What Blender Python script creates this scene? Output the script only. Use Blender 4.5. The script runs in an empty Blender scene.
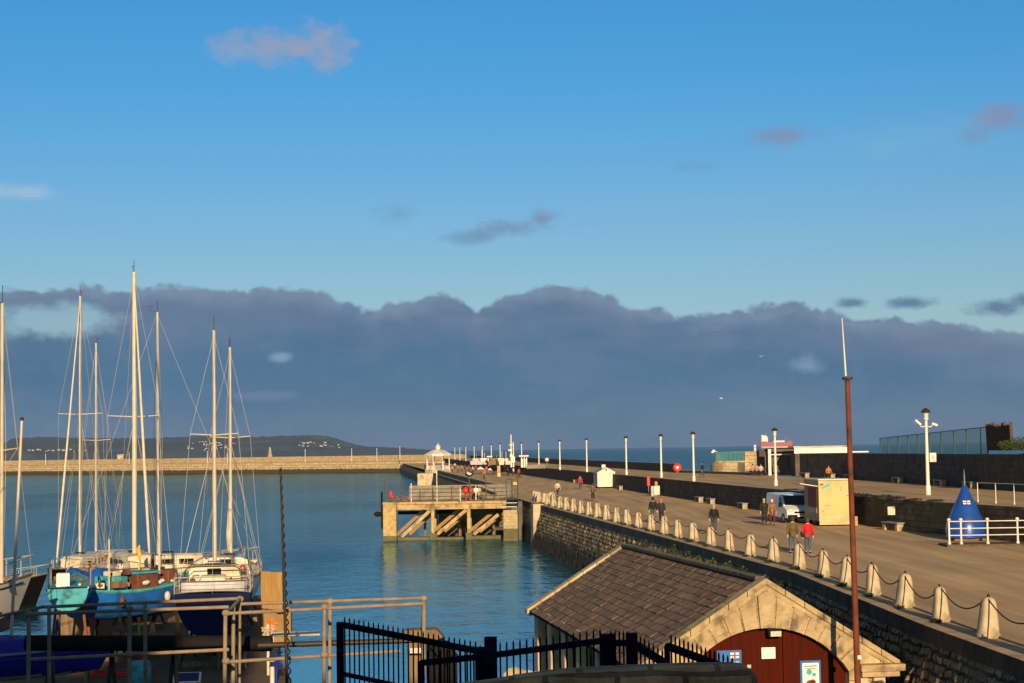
import bpy, bmesh, math, random
from mathutils import Vector, Matrix
random.seed(7)
R = math.radians
scene = bpy.context.scene
COL = scene.collection
# ------------------------------------------------------------------ camera
F = 1700.0; CAMZ = 5.3
pit = math.atan(108.2 / F); rol = 0.0155
CAM = Vector((0, 0, CAMZ))
fwd = Vector((0, math.cos(pit), math.sin(pit)))
r0 = Vector((1, 0, 0)); u0 = Vector((0, -math.sin(pit), math.cos(pit)))
rgt = r0 * math.cos(rol) - u0 * math.sin(rol)
upv = u0 * math.cos(rol) + r0 * math.sin(rol)
cd = bpy.data.cameras.new('camera'); cam = bpy.data.objects.new('camera', cd); COL.objects.link(cam)
M = Matrix((rgt, upv, -fwd)).transposed().to_4x4(); M.translation = CAM
cam.matrix_world = M
cd.sensor_width = 36; cd.lens = F / 1024 * 36; cd.clip_end = 120000; cd.clip_start = 0.5
scene.camera = cam
def ray(px, py): return fwd + rgt * ((px - 512) / F) - upv * ((py - 341.5) / F)
def P(px, py, d):
    r = ray(px, py); return CAM + r * (d / r.y)
def G(px, py, z=0.0):
    r = ray(px, py); return CAM + r * ((z - CAMZ) / r.z)
def ZAT(px, py, d): return P(px, py, d).z
def XAT(px, d, py=500): return P(px, py, d).x
WATER = -3.8; YARD = -2.3; UP = 1.85

# ------------------------------------------------------------------ mesh builder
class MB:
    def __init__(s): s.v = []; s.f = []; s.m = []; s.uv = []
    def face(s, pts, m=0, uv=None):
        b = len(s.v); s.v += [Vector(p) for p in pts]; s.f.append(list(range(b, b + len(pts)))); s.m.append(m); s.uv.append(uv)
    def grid(s, rows, m=0, cu=False, cv=False, uv=None, mfun=None):
        b = len(s.v); nr = len(rows); nc = len(rows[0])
        for r in rows: s.v += [Vector(p) for p in r]
        for i in range(nr if cv else nr - 1):
            for j in range(nc if cu else nc - 1):
                i2 = (i + 1) % nr; j2 = (j + 1) % nc
                ids = [b + i * nc + j, b + i * nc + j2, b + i2 * nc + j2, b + i2 * nc + j]
                s.f.append(ids); s.m.append(mfun(i, j) if mfun else m)
                s.uv.append([uv[i][j], uv[i][j2], uv[i2][j2], uv[i2][j]] if uv else None)
    def box(s, c, d, rz=0.0, m=0, mat=None, taper=1.0):
        c = Vector(c); x, y, z = d[0] / 2, d[1] / 2, d[2] / 2
        T = mat if mat is not None else Matrix.Rotation(rz, 3, 'Z')
        b = len(s.v)
        for k in (-1, 1):
            t = taper if k > 0 else 1
            for i, j in ((-1, -1), (1, -1), (1, 1), (-1, 1)):
                s.v.append(c + T @ Vector((i * x * t, j * y * t, k * z)))
        for q in ((3, 2, 1, 0), (4, 5, 6, 7), (0, 1, 5, 4), (1, 2, 6, 5), (2, 3, 7, 6), (3, 0, 4, 7)):
            s.f.append([b + k for k in q]); s.m.append(m); s.uv.append(None)
        return s
    def bar(s, p0, p1, w, h=None, m=0, up=(0, 0, 1)):
        p0 = Vector(p0); p1 = Vector(p1); h = h or w
        x = (p1 - p0); L = x.length; x = x.normalized(); u = Vector(up)
        y = u.cross(x)
        if y.length < 1e-4: y = Vector((0, 1, 0)).cross(x)
        y.normalize(); z = x.cross(y)
        T = Matrix((x, y, z)).transposed()
        s.box((p0 + p1) / 2, (L, w, h), m=m, mat=T); return s
    def cyl(s, p0, p1, ra, rb=None, n=10, m=0, caps=True):
        rb = ra if rb is None else rb
        p0 = Vector(p0); p1 = Vector(p1); x = (p1 - p0).normalized()
        y = x.orthogonal().normalized(); z = x.cross(y)
        rows = [[p + (y * math.cos(a) + z * math.sin(a)) * r for a in [2 * math.pi * k / n for k in range(n)]] for p, r in ((p0, ra), (p1, rb))]
        b = len(s.v); s.grid(rows, m, cu=True)
        if caps:
            s.f.append([b + k for k in reversed(range(n))]); s.m.append(m); s.uv.append(None)
            s.f.append([b + n + k for k in range(n)]); s.m.append(m); s.uv.append(None)
        return s
    def tube(s, pts, r, n=6, m=0):
        pts = [Vector(p) for p in pts]; rows = []
        for i, p in enumerate(pts):
            t = (pts[min(i + 1, len(pts) - 1)] - pts[max(i - 1, 0)]).normalized()
            ref = Vector((0, 0, 1)) if abs(t.z) < .95 else Vector((1, 0, 0))
            y = ref.cross(t).normalized(); z = t.cross(y)
            rr = r[i] if isinstance(r, (list, tuple)) else r
            rows.append([p + (y * math.cos(a) + z * math.sin(a)) * rr for a in [2 * math.pi * k / n for k in range(n)]])
        b = len(s.v); s.grid(rows, m, cu=True)
        s.f.append([b + k for k in reversed(range(n))]); s.m.append(m); s.uv.append(None)
        e = b + (len(pts) - 1) * n
        s.f.append([e + k for k in range(n)]); s.m.append(m); s.uv.append(None)
        return s
    def lathe(s, prof, c=(0, 0, 0), n=20, m=0, mfun=None):
        c = Vector(c)
        rows = [[c + Vector((r * math.cos(a), r * math.sin(a), z)) for a in [2 * math.pi * k / n for k in range(n)]] for r, z in prof]
        s.grid(rows, m, cu=True, mfun=mfun); return s
    def ball(s, c, r, sc=(1, 1, 1), n=10, m=0, jit=0):
        c = Vector(c); k = max(4, n // 2); rows = []
        for i in range(k + 1):
            a = -math.pi / 2 + math.pi * i / k
            rows.append([c + Vector((sc[0] * r * math.cos(a) * math.cos(t), sc[1] * r * math.cos(a) * math.sin(t), sc[2] * r * math.sin(a))) * (1 + random.uniform(-jit, jit)) for t in [2 * math.pi * q / n for q in range(n)]])
        s.grid(rows, m, cu=True); return s
    def extrude(s, poly, vec, m=0):
        poly = [Vector(p) for p in poly]; vec = Vector(vec); n = len(poly)
        s.face(list(reversed(poly)), m); s.face([p + vec for p in poly], m)
        for i in range(n):
            a, b = poly[i], poly[(i + 1) % n]; s.face([a, b, b + vec, a + vec], m)
        return s
    def build(s, name, mats, parent=None, loc=None, rz=0.0, smooth=True, bevel=0.0, ang=35):
        me = bpy.data.meshes.new(name); me.from_pydata([tuple(p) for p in s.v], [], s.f)
        if not isinstance(mats, (list, tuple)): mats = [mats]
        for q in mats: me.materials.append(q)
        me.polygons.foreach_set('material_index', s.m)
        if any(u is not None for u in s.uv):
            L = me.uv_layers.new(name='UVMap'); k = 0
            for fi, fc in enumerate(s.f):
                for q in range(len(fc)):
                    if s.uv[fi] is not None: L.data[k].uv = s.uv[fi][q]
                    k += 1
        bm = bmesh.new(); bm.from_mesh(me); bmesh.ops.remove_doubles(bm, verts=bm.verts, dist=1e-5)
        bmesh.ops.recalc_face_normals(bm, faces=bm.faces); bm.to_mesh(me); bm.free()
        if smooth:
            me.polygons.foreach_set('use_smooth', [True] * len(me.polygons)); me.set_sharp_from_angle(angle=R(ang))
        o = bpy.data.objects.new(name, me); COL.objects.link(o)
        if parent: o.parent = parent
        if loc is not None: o.location = loc
        o.rotation_euler.z = rz
        if bevel:
            bv = o.modifiers.new('bevel', 'BEVEL'); bv.width = bevel; bv.segments = 2; bv.limit_method = 'ANGLE'
        return o
def tag(o, label, cat, group=None):
    o['label'] = label; o['category'] = cat
    if group: o['group'] = group
    return o
def empty(name, label, cat, loc=(0, 0, 0), rz=0.0, group=None):
    o = bpy.data.objects.new(name, None); COL.objects.link(o); o.location = loc; o.rotation_euler.z = rz
    o.empty_display_size = .3
    return tag(o, label, cat, group)
def struct(o): o['kind'] = 'structure'; return o
def copy_tree(o, parent=None, **kw):
    c = o.copy(); COL.objects.link(c)
    if parent: c.parent = parent
    for ch in o.children: copy_tree(ch, c)
    return c
ORD = ['first','second','third','fourth','fifth','sixth','seventh','eighth','ninth','tenth','eleventh','twelfth','thirteenth','fourteenth','fifteenth','sixteenth','seventeenth','eighteenth','nineteenth','twentieth']
TENS = {20:'twenty',30:'thirty',40:'forty'}
def ordw(i):
    i += 1
    if i <= 20: return ORD[i - 1]
    t = i // 10 * 10
    return {30:'thirtieth',40:'fortieth'}[t] if i == t else TENS[t] + '-' + ORD[i - t - 1]

# ------------------------------------------------------------------ materials
def new_mat(name):
    m = bpy.data.materials.new(name); m.use_nodes = True
    return m, m.node_tree.nodes, m.node_tree.links, m.node_tree.nodes['Principled BSDF']
def rgba(c): return (c[0], c[1], c[2], 1)
def pmat(name, c1, c2=None, scale=2.0, rough=.75, bump=0.0, bscale=None, metal=0.0, spec=.35, coat=0.0, stain=None, st_scale=.6, lo=.35, hi=.65, world=False, sx=(1, 1, 1)):
    m, N, L, B = new_mat(name)
    B.inputs['Roughness'].default_value = rough; B.inputs['Metallic'].default_value = metal
    B.inputs['Specular IOR Level'].default_value = spec; B.inputs['Coat Weight'].default_value = coat
    c2 = c2 or tuple(x * .78 for x in c1)
    if world: g = N.new('ShaderNodeNewGeometry').outputs['Position']
    else: g = N.new('ShaderNodeTexCoord').outputs['Object']
    mp = N.new('ShaderNodeMapping'); mp.inputs['Scale'].default_value = sx; L.new(g, mp.inputs['Vector']); g = mp.outputs[0]
    n = N.new('ShaderNodeTexNoise'); n.inputs['Scale'].default_value = scale; n.inputs['Detail'].default_value = 7; n.inputs['Roughness'].default_value = .62
    L.new(g, n.inputs['Vector'])
    rp = N.new('ShaderNodeMapRange'); rp.inputs[1].default_value = lo; rp.inputs[2].default_value = hi; L.new(n.outputs['Fac'], rp.inputs[0])
    mx = N.new('ShaderNodeMix'); mx.data_type = 'RGBA'; mx.inputs['A'].default_value = rgba(c1); mx.inputs['B'].default_value = rgba(c2)
    L.new(rp.outputs[0], mx.inputs['Factor']); out = mx.outputs['Result']
    if stain:
        n2 = N.new('ShaderNodeTexNoise'); n2.inputs['Scale'].default_value = st_scale; n2.inputs['Detail'].default_value = 6; L.new(g, n2.inputs['Vector'])
        r2 = N.new('ShaderNodeMapRange'); r2.inputs[1].default_value = .52; r2.inputs[2].default_value = .68; L.new(n2.outputs['Fac'], r2.inputs[0])
        m2 = N.new('ShaderNodeMix'); m2.data_type = 'RGBA'; L.new(r2.outputs[0], m2.inputs['Factor']); L.new(out, m2.inputs['A']); m2.inputs['B'].default_value = rgba(stain); out = m2.outputs['Result']
    L.new(out, B.inputs['Base Color'])
    if bump:
        nb = N.new('ShaderNodeTexNoise'); nb.inputs['Scale'].default_value = bscale or scale * 6; nb.inputs['Detail'].default_value = 5; L.new(g, nb.inputs['Vector'])
        b = N.new('ShaderNodeBump'); b.inputs['Strength'].default_value = bump; b.inputs['Distance'].default_value = .05; L.new(nb.outputs['Fac'], b.inputs['Height']); L.new(b.outputs[0], B.inputs['Normal'])
    return m
def block_mat(name, c1, c2, mortar, w=.9, h=.4, joint=.02, rough=.85, bump=.6, wet=None, noise=.35, moss=None, offset=.5):
    """coursed stone driven by UVs in metres; wet = (z0, z1, colour): weed and wet below the tide line"""
    m, N, L, B = new_mat(name); B.inputs['Roughness'].default_value = rough; B.inputs['Specular IOR Level'].default_value = .3
    uv = N.new('ShaderNodeUVMap').outputs[0]; pos = N.new('ShaderNodeNewGeometry').outputs['Position']
    nd = N.new('ShaderNodeTexNoise'); nd.inputs['Scale'].default_value = 1.3; nd.inputs['Detail'].default_value = 3; L.new(pos, nd.inputs['Vector'])
    va = N.new('ShaderNodeVectorMath'); va.operation = 'SCALE'; va.inputs['Scale'].default_value = joint * 4; L.new(nd.outputs['Color'], va.inputs[0])
    vb = N.new('ShaderNodeVectorMath'); vb.operation = 'ADD'; L.new(uv, vb.inputs[0]); L.new(va.outputs[0], vb.inputs[1])
    br = N.new('ShaderNodeTexBrick'); br.inputs['Scale'].default_value = 1; br.inputs['Brick Width'].default_value = w; br.inputs['Row Height'].default_value = h
    br.inputs['Mortar Size'].default_value = joint; br.inputs['Mortar Smooth'].default_value = .3; br.inputs['Bias'].default_value = 0; br.offset = offset
    br.inputs['Color1'].default_value = rgba(c1); br.inputs['Color2'].default_value = rgba(c2); br.inputs['Mortar'].default_value = rgba(mortar)
    L.new(vb.outputs[0], br.inputs['Vector'])
    n = N.new('ShaderNodeTexNoise'); n.inputs['Scale'].default_value = 1.1; n.inputs['Detail'].default_value = 8; n.inputs['Roughness'].default_value = .68; L.new(pos, n.inputs['Vector'])
    mr = N.new('ShaderNodeMapRange'); mr.inputs[1].default_value = .3; mr.inputs[2].default_value = .7; mr.inputs[3].default_value = 1 - noise * 1.4; mr.inputs[4].default_value = 1 + noise * .7; L.new(n.outputs['Fac'], mr.inputs[0])
    mu = N.new('ShaderNodeMix'); mu.data_type = 'RGBA'; mu.blend_type = 'MULTIPLY'; mu.inputs['Factor'].default_value = 1
    L.new(br.outputs['Color'], mu.inputs['A']); L.new(mr.outputs[0], mu.inputs['B']); out = mu.outputs['Result']
    if moss:
        n2 = N.new('ShaderNodeTexNoise'); n2.inputs['Scale'].default_value = .45; n2.inputs['Detail'].default_value = 7; L.new(pos, n2.inputs['Vector'])
        r2 = N.new('ShaderNodeMapRange'); r2.inputs[1].default_value = .5; r2.inputs[2].default_value = .66; L.new(n2.outputs['Fac'], r2.inputs[0])
        m2 = N.new('ShaderNodeMix'); m2.data_type = 'RGBA'; L.new(r2.outputs[0], m2.inputs['Factor']); L.new(out, m2.inputs['A']); m2.inputs['B'].default_value = rgba(moss); out = m2.outputs['Result']
    if wet:
        sx = N.new('ShaderNodeSeparateXYZ'); L.new(pos, sx.inputs[0])
        ad = N.new('ShaderNodeMath'); ad.operation = 'MULTIPLY_ADD'; ad.inputs[1].default_value = 1.6; L.new(n.outputs['Fac'], ad.inputs[0]); 
        sb = N.new('ShaderNodeMath'); sb.operation = 'SUBTRACT'; sb.inputs[1].default_value = .8; L.new(sx.outputs['Z'], ad.inputs[2]); L.new(ad.outputs[0], sb.inputs[0])
        r3 = N.new('ShaderNodeMapRange'); r3.inputs[1].default_value = wet[0]; r3.inputs[2].default_value = wet[1]; r3.inputs[3].default_value = 1; r3.inputs[4].default_value = 0; L.new(sb.outputs[0], r3.inputs[0])
        m3 = N.new('ShaderNodeMix'); m3.data_type = 'RGBA'; L.new(r3.outputs[0], m3.inputs['Factor']); L.new(out, m3.inputs['A']); m3.inputs['B'].default_value = rgba(wet[2]); out = m3.outputs['Result']
    L.new(out, B.inputs['Base Color'])
    nb = N.new('ShaderNodeTexNoise'); nb.inputs['Scale'].default_value = 9; nb.inputs['Detail'].default_value = 6; L.new(pos, nb.inputs['Vector'])
    mm = N.new('ShaderNodeMath'); mm.operation = 'MULTIPLY_ADD'; mm.inputs[1].default_value = -.8; L.new(br.outputs['Fac'], mm.inputs[0]); L.new(nb.outputs['Fac'], mm.inputs[2])
    b = N.new('ShaderNodeBump'); b.inputs['Strength'].default_value = bump; b.inputs['Distance'].default_value = .06; L.new(mm.outputs[0], b.inputs['Height']); L.new(b.outputs[0], B.inputs['Normal'])
    return m

MT = {}
MT['stone_pale'] = pmat('pale granite', (.46, .375, .25), (.32, .25, .16), 3, .85, .3, 14, stain=(.20, .165, .10), st_scale=1.6)
MT['stone_tan'] = pmat('tan granite', (.50, .41, .28), (.36, .29, .19), 1.5, .85, .3, 8, stain=(.25, .2, .12))
MT['stone_dark'] = pmat('dark stone', (.13, .11, .09), (.07, .06, .05), 1.2, .9, .5, 6)
MT['bandwood'] = pmat('yellow timber', (.34, .20, .06), (.24, .13, .035), 2, .7, .3, 8, sx=(6, 6, .5))
MT['timber2'] = pmat('dull timber', (.30, .19, .08), (.2, .12, .05), 2, .8, .3, 8, sx=(5, 5, .6))
MT['timber'] = pmat('weathered timber', (.22, .15, .08), (.13, .09, .05), 2, .8, .3, 8, sx=(5, 5, .6))
MT['deckwood'] = pmat('grey boards', (.24, .21, .17), (.15, .13, .10), 1.2, .85, .3, 6)
MT['galv'] = pmat('galvanised rail', (.27, .21, .15), (.17, .13, .09), 4, .7, .1, 20, spec=.15)
MT['navy'] = pmat('navy paint', (.005, .007, .028), (.003, .004, .014), 5, .9, .1, spec=.05)
MT['black'] = pmat('black rubber', (.008, .008, .009), (.014, .013, .013), 4, .8, spec=.1)
MT['blackiron'] = pmat('black iron', (.02, .018, .016), (.035, .022, .014), 6, .6)
MT['rustpole'] = pmat('rusty red steel', (.16, .036, .012), (.10, .025, .010), 3, .8, .2, 20, stain=(.05, .018, .009), st_scale=2)
MT['chain'] = pmat('rusty chain', (.06, .035, .022), (.03, .02, .015), 8, .7)
MT['white'] = pmat('white paint', (.62, .58, .50), (.52, .48, .40), 2, .45, stain=(.42, .36, .27), st_scale=1.3)
MT['whitepole'] = pmat('white painted steel', (.64, .60, .53), (.54, .50, .43), 3, .4)
MT['vanwhite'] = pmat('van paint', (.62, .64, .68), (.56, .58, .62), 1, .25, coat=.5)
MT['glassdark'] = pmat('dark glass', (.01, .012, .015), (.016, .018, .02), 1, .08, spec=.6)
MT['tyre'] = pmat('tyre', (.015, .015, .015), (.02, .02, .02), 3, .85)
MT['grey'] = pmat('grey metal', (.25, .25, .25), (.19, .19, .19), 3, .5, metal=.4)
MT['steel'] = pmat('stay wire', (.34, .30, .25), (.28, .25, .2), 3, .6)
MT['mast'] = pmat('mast alloy', (.52, .45, .34), (.42, .36, .27), 2, .45)
MT['cream'] = pmat('cream paint', (.53, .395, .155), (.48, .355, .14), 1, .5, stain=(.42, .30, .115), st_scale=.9)
MT['creamlow'] = pmat('cream lower panel', (.60, .42, .22), (.50, .33, .16), 2, .6, stain=(.3, .2, .1))
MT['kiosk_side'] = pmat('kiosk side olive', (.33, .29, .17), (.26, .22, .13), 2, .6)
MT['red'] = pmat('red paint', (.60, .03, .02), (.48, .025, .018), 3, .5)
MT['darkred'] = pmat('dark red interior', (.20, .015, .015), (.12, .01, .01), 3, .6)
MT['reddoor'] = pmat('oxblood door', (.062, .009, .003), (.045, .006, .002), 1.2, .85, .15, 10, spec=.06, sx=(8, 8, .4))
MT['blue'] = pmat('blue paint', (.01, .10, .42), (.008, .07, .30), 2, .5, stain=(.012, .05, .2), st_scale=1.4)
MT['bluehull'] = pmat('bright blue hull', (.015, .14, .50), (.01, .09, .36), 1.5, .5, .1, 6, stain=(.02, .06, .2), st_scale=1)
MT['bluetarp'] = pmat('blue tarpaulin', (.01, .14, .55), (.008, .08, .36), 2.5, .45, .4, 5)
MT['royal'] = pmat('royal blue tarp', (.006, .02, .30), (.004, .014, .2), 2, .5, .3, 4)
MT['buoyblue'] = pmat('buoy blue', (.012, .07, .34), (.01, .05, .25), 1.5, .3, coat=.4)
MT['turq'] = pmat('flaking turquoise', (.06, .36, .42), (.045, .28, .34), 3, .6, .2, 12, stain=(.015, .12, .2), st_scale=3.2)
MT['navyhull'] = pmat('navy hull', (.006, .012, .06), (.004, .009, .04), 1.5, .7, spec=.12)
MT['antifoul'] = pmat('dark antifouling', (.012, .018, .035), (.02, .02, .022), 3, .8)
MT['blackhull'] = pmat('black hull', (.004, .004, .004), (.006, .005, .005), 2, .8, spec=.05)
MT['gelcoat'] = pmat('white gelcoat', (.62, .54, .41), (.52, .45, .33), 1.5, .4, stain=(.38, .31, .21), st_scale=1.6)
MT['greyhull'] = pmat('grey white hull', (.62, .58, .52), (.52, .48, .43), 1, .4, stain=(.42, .38, .33))
MT['creamhull'] = pmat('cream hull', (.72, .58, .36), (.58, .45, .27), 1, .45, stain=(.4, .3, .16))
MT['boatdeck'] = pmat('boat deck', (.66, .58, .46), (.50, .43, .34), 2, .6, stain=(.32, .26, .2), st_scale=2)
MT['brown'] = pmat('rust brown panel', (.16, .055, .03), (.10, .035, .02), 2, .7, .2, 10)
MT['wood'] = pmat('varnished wood', (.25, .12, .05), (.17, .08, .035), 2, .5)
MT['sailcloth'] = pmat('furled sail', (.60, .52, .40), (.48, .40, .30), 3, .8, .3, 10)
MT['yellowcloth'] = pmat('yellow cloth', (.65, .42, .05), (.5, .3, .04), 3, .8)
MT['skin'] = pmat('skin', (.55, .33, .23), (.48, .28, .19), 4, .6)
MT['greenrail'] = pmat('green railing', (.10, .30, .22), (.08, .24, .18), 3, .5)
MT['greenpost'] = pmat('dark green post', (.015, .085, .07), (.012, .065, .052), 3, .5)
MT['leaf'] = pmat('weed leaf', (.030, .042, .014), (.018, .026, .010), 6, .7)
MT['leafy'] = pmat('yellow green leaf', (.14, .17, .025), (.08, .11, .02), 5, .7)
MT['paper'] = pmat('white paper', (.80, .76, .68), (.74, .7, .62), 3, .8)
MT['signblue'] = pmat('sign blue', (.03, .13, .42), (.025, .11, .36), 3, .4)
MT['cyan'] = pmat('cyan print', (.05, .38, .48), (.04, .3, .4), 3, .6)
MT['orange'] = pmat('orange', (.75, .22, .03), (.6, .16, .02), 3, .6)
MT['wicker'] = pmat('brown wicker', (.11, .05, .03), (.06, .03, .02), 3, .8, .4, 14, sx=(5, 5, .5))
MT['shiphull'] = pmat('ship red', (.27, .02, .018), (.23, .016, .015), .02, .5)
MT['gullwhite'] = pmat('gull feather', (.7, .66, .6), (.55, .5, .45), 6, .7)
MT['panel'] = pmat('solar cell', (.012, .03, .12), (.01, .02, .09), 4, .25)
MT['lampglass'] = pmat('lamp glass', (.55, .52, .45), (.45, .42, .36), 3, .15)

# translucent green mesh panel
def mesh_panel_mat(name, col, alpha, su, sv):
    m, N, L, B = new_mat(name); B.inputs['Base Color'].default_value = rgba(col); B.inputs['Roughness'].default_value = .5
    uv = N.new('ShaderNodeUVMap').outputs[0]; sp = N.new('ShaderNodeSeparateXYZ'); L.new(uv, sp.inputs[0]); fac = None
    for o, s in (('X', su), ('Y', sv)):
        a = N.new('ShaderNodeMath'); a.operation = 'DIVIDE'; a.inputs[1].default_value = s; L.new(sp.outputs[o], a.inputs[0])
        b = N.new('ShaderNodeMath'); b.operation = 'FRACT'; L.new(a.outputs[0], b.inputs[0])
        c = N.new('ShaderNodeMath'); c.operation = 'LESS_THAN'; c.inputs[1].default_value = alpha; L.new(b.outputs[0], c.inputs[0])
        if fac is None: fac = c
        else:
            d = N.new('ShaderNodeMath'); d.operation = 'MAXIMUM'; L.new(fac.outputs[0], d.inputs[0]); L.new(c.outputs[0], d.inputs[1]); fac = d
    L.new(fac.outputs[0], B.inputs['Alpha'])
    return m
MT['greenmesh'] = mesh_panel_mat('green weld mesh', (.10, .36, .33), .30, .05, .05)
MT['darkmesh'] = mesh_panel_mat('dark weld mesh', (.03, .045, .03), .22, .06, .12)

# paving of the promenade
def ground_mat(name, c1, c2, c3, bump=.25):
    m, N, L, B = new_mat(name); B.inputs['Roughness'].default_value = .9; B.inputs['Specular IOR Level'].default_value = .2
    pos = N.new('ShaderNodeNewGeometry').outputs['Position']
    def nz(s, d, rr=.6):
        n = N.new('ShaderNodeTexNoise'); n.inputs['Scale'].default_value = s; n.inputs['Detail'].default_value = d; n.inputs['Roughness'].default_value = rr; L.new(pos, n.inputs['Vector']); return n
    a = nz(.09, 6); b = nz(1.6, 8, .7); c = nz(28, 3)
    def mr(n, lo, hi):
        q = N.new('ShaderNodeMapRange'); q.inputs[1].default_value = lo; q.inputs[2].default_value = hi; L.new(n.outputs['Fac'], q.inputs[0]); return q.outputs[0]
    m1 = N.new('ShaderNodeMix'); m1.data_type = 'RGBA'; m1.inputs['A'].default_value = rgba(c1); m1.inputs['B'].default_value = rgba(c2); L.new(mr(a, .38, .62), m1.inputs['Factor'])
    m2 = N.new('ShaderNodeMix'); m2.data_type = 'RGBA'; L.new(m1.outputs['Result'], m2.inputs['A']); m2.inputs['B'].default_value = rgba(c3); L.new(mr(b, .55, .8), m2.inputs['Factor'])
    mp = N.new('ShaderNodeMapping'); mp.inputs['Rotation'].default_value = (0, 0, R(-5)); L.new(pos, mp.inputs['Vector'])
    br = N.new('ShaderNodeTexBrick'); br.offset = .37; br.inputs['Scale'].default_value = 1; br.inputs['Brick Width'].default_value = 4.4; br.inputs['Row Height'].default_value = 7.5; br.inputs['Mortar Size'].default_value = .035; br.inputs['Mortar Smooth'].default_value = .4
    br.inputs['Color1'].default_value = (1, 1, 1, 1); br.inputs['Color2'].default_value = (.86, .87, .88, 1); br.inputs['Mortar'].default_value = (.62, .62, .62, 1); L.new(mp.outputs[0], br.inputs['Vector'])
    sm = N.new('ShaderNodeMapping'); sm.inputs['Rotation'].default_value = (0, 0, R(-6)); sm.inputs['Scale'].default_value = (.9, .045, 1); L.new(pos, sm.inputs['Vector']); sn = N.new('ShaderNodeTexNoise'); sn.inputs['Scale'].default_value = 1; sn.inputs['Detail'].default_value = 5; L.new(sm.outputs[0], sn.inputs['Vector'])
    sr = N.new('ShaderNodeMapRange'); sr.inputs[1].default_value = .35; sr.inputs[2].default_value = .68; sr.inputs[3].default_value = 1.10; sr.inputs[4].default_value = .74; L.new(sn.outputs['Fac'], sr.inputs[0])
    mA = N.new('ShaderNodeMix'); mA.data_type = 'RGBA'; mA.blend_type = 'MULTIPLY'; mA.inputs['Factor'].default_value = .8; L.new(m2.outputs['Result'], mA.inputs['A']); L.new(br.outputs['Color'], mA.inputs['B'])
    mB = N.new('ShaderNodeMix'); mB.data_type = 'RGBA'; mB.blend_type = 'MULTIPLY'; mB.inputs['Factor'].default_value = 1; L.new(mA.outputs['Result'], mB.inputs['A']); L.new(sr.outputs[0], mB.inputs['B'])
    L.new(mB.outputs['Result'], B.inputs['Base Color'])
    ad = N.new('ShaderNodeMath'); ad.operation = 'ADD'; L.new(b.outputs['Fac'], ad.inputs[0]); L.new(c.outputs['Fac'], ad.inputs[1])
    bp = N.new('ShaderNodeBump'); bp.inputs['Strength'].default_value = bump; bp.inputs['Distance'].default_value = .02; L.new(ad.outputs[0], bp.inputs['Height']); L.new(bp.outputs[0], B.inputs['Normal'])
    return m
MT['promenade'] = ground_mat('promenade gravel', (.53, .362, .192), (.46, .312, .168), (.38, .258, .14))
MT['upper'] = ground_mat('upper walk gravel', (.50, .342, .182), (.43, .29, .157), (.35, .237, .13))
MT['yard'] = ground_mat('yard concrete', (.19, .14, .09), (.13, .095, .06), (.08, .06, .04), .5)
MT['wall_near'] = block_mat('harbour wall stone', (.44, .32, .18), (.24, .18, .105), (.05, .038, .024), .55, .27, .05, wet=(-2.7, -1.6, (.022, .020, .012)), noise=.65, bump=1.0, moss=(.17, .135, .07))
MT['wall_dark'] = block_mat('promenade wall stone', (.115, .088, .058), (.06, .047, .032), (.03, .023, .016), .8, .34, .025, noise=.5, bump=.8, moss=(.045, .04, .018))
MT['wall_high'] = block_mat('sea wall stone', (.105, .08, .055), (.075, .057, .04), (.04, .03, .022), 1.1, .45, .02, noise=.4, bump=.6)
MT['breakwater'] = block_mat('far pier granite', (.46, .345, .20), (.35, .255, .14), (.20, .145, .08), 3.5, 1.1, .12, noise=.3, bump=.4, wet=(-2.3, -1.9, (.05, .035, .02)))
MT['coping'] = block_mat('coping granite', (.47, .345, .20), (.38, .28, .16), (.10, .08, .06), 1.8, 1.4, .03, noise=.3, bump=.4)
MT['wall_far'] = block_mat('far harbour wall stone', (.26, .18, .10), (.17, .12, .065), (.06, .045, .03), 1.4, .5, .05, wet=(-2.4, -1.8, (.03, .025, .015)), noise=.5)
MT['coping_shade'] = block_mat('coping shaded face', (.10, .075, .048), (.07, .052, .034), (.03, .022, .015), 1.8, 1.4, .03, noise=.5, bump=.5)  # darkened copy of the coping granite; shade painted into its side faces
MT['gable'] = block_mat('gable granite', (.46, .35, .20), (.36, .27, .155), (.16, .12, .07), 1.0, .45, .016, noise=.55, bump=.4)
MT['slate'] = block_mat('roof slates', (.21, .125, .085), (.085, .058, .045), (.022, .016, .012), .70, .5, .03, rough=.75, noise=.6, bump=.9, moss=(.13, .095, .055))
MT['bastion'] = block_mat('bastion stone', (.48, .37, .22), (.38, .29, .17), (.2, .15, .09), 1.1, .45, .02, noise=.3)
MT['rubble'] = block_mat('parapet stone', (.58, .36, .17), (.44, .27, .13), (.20, .13, .065), .7, .35, .03, noise=.5, bump=.9)

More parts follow.
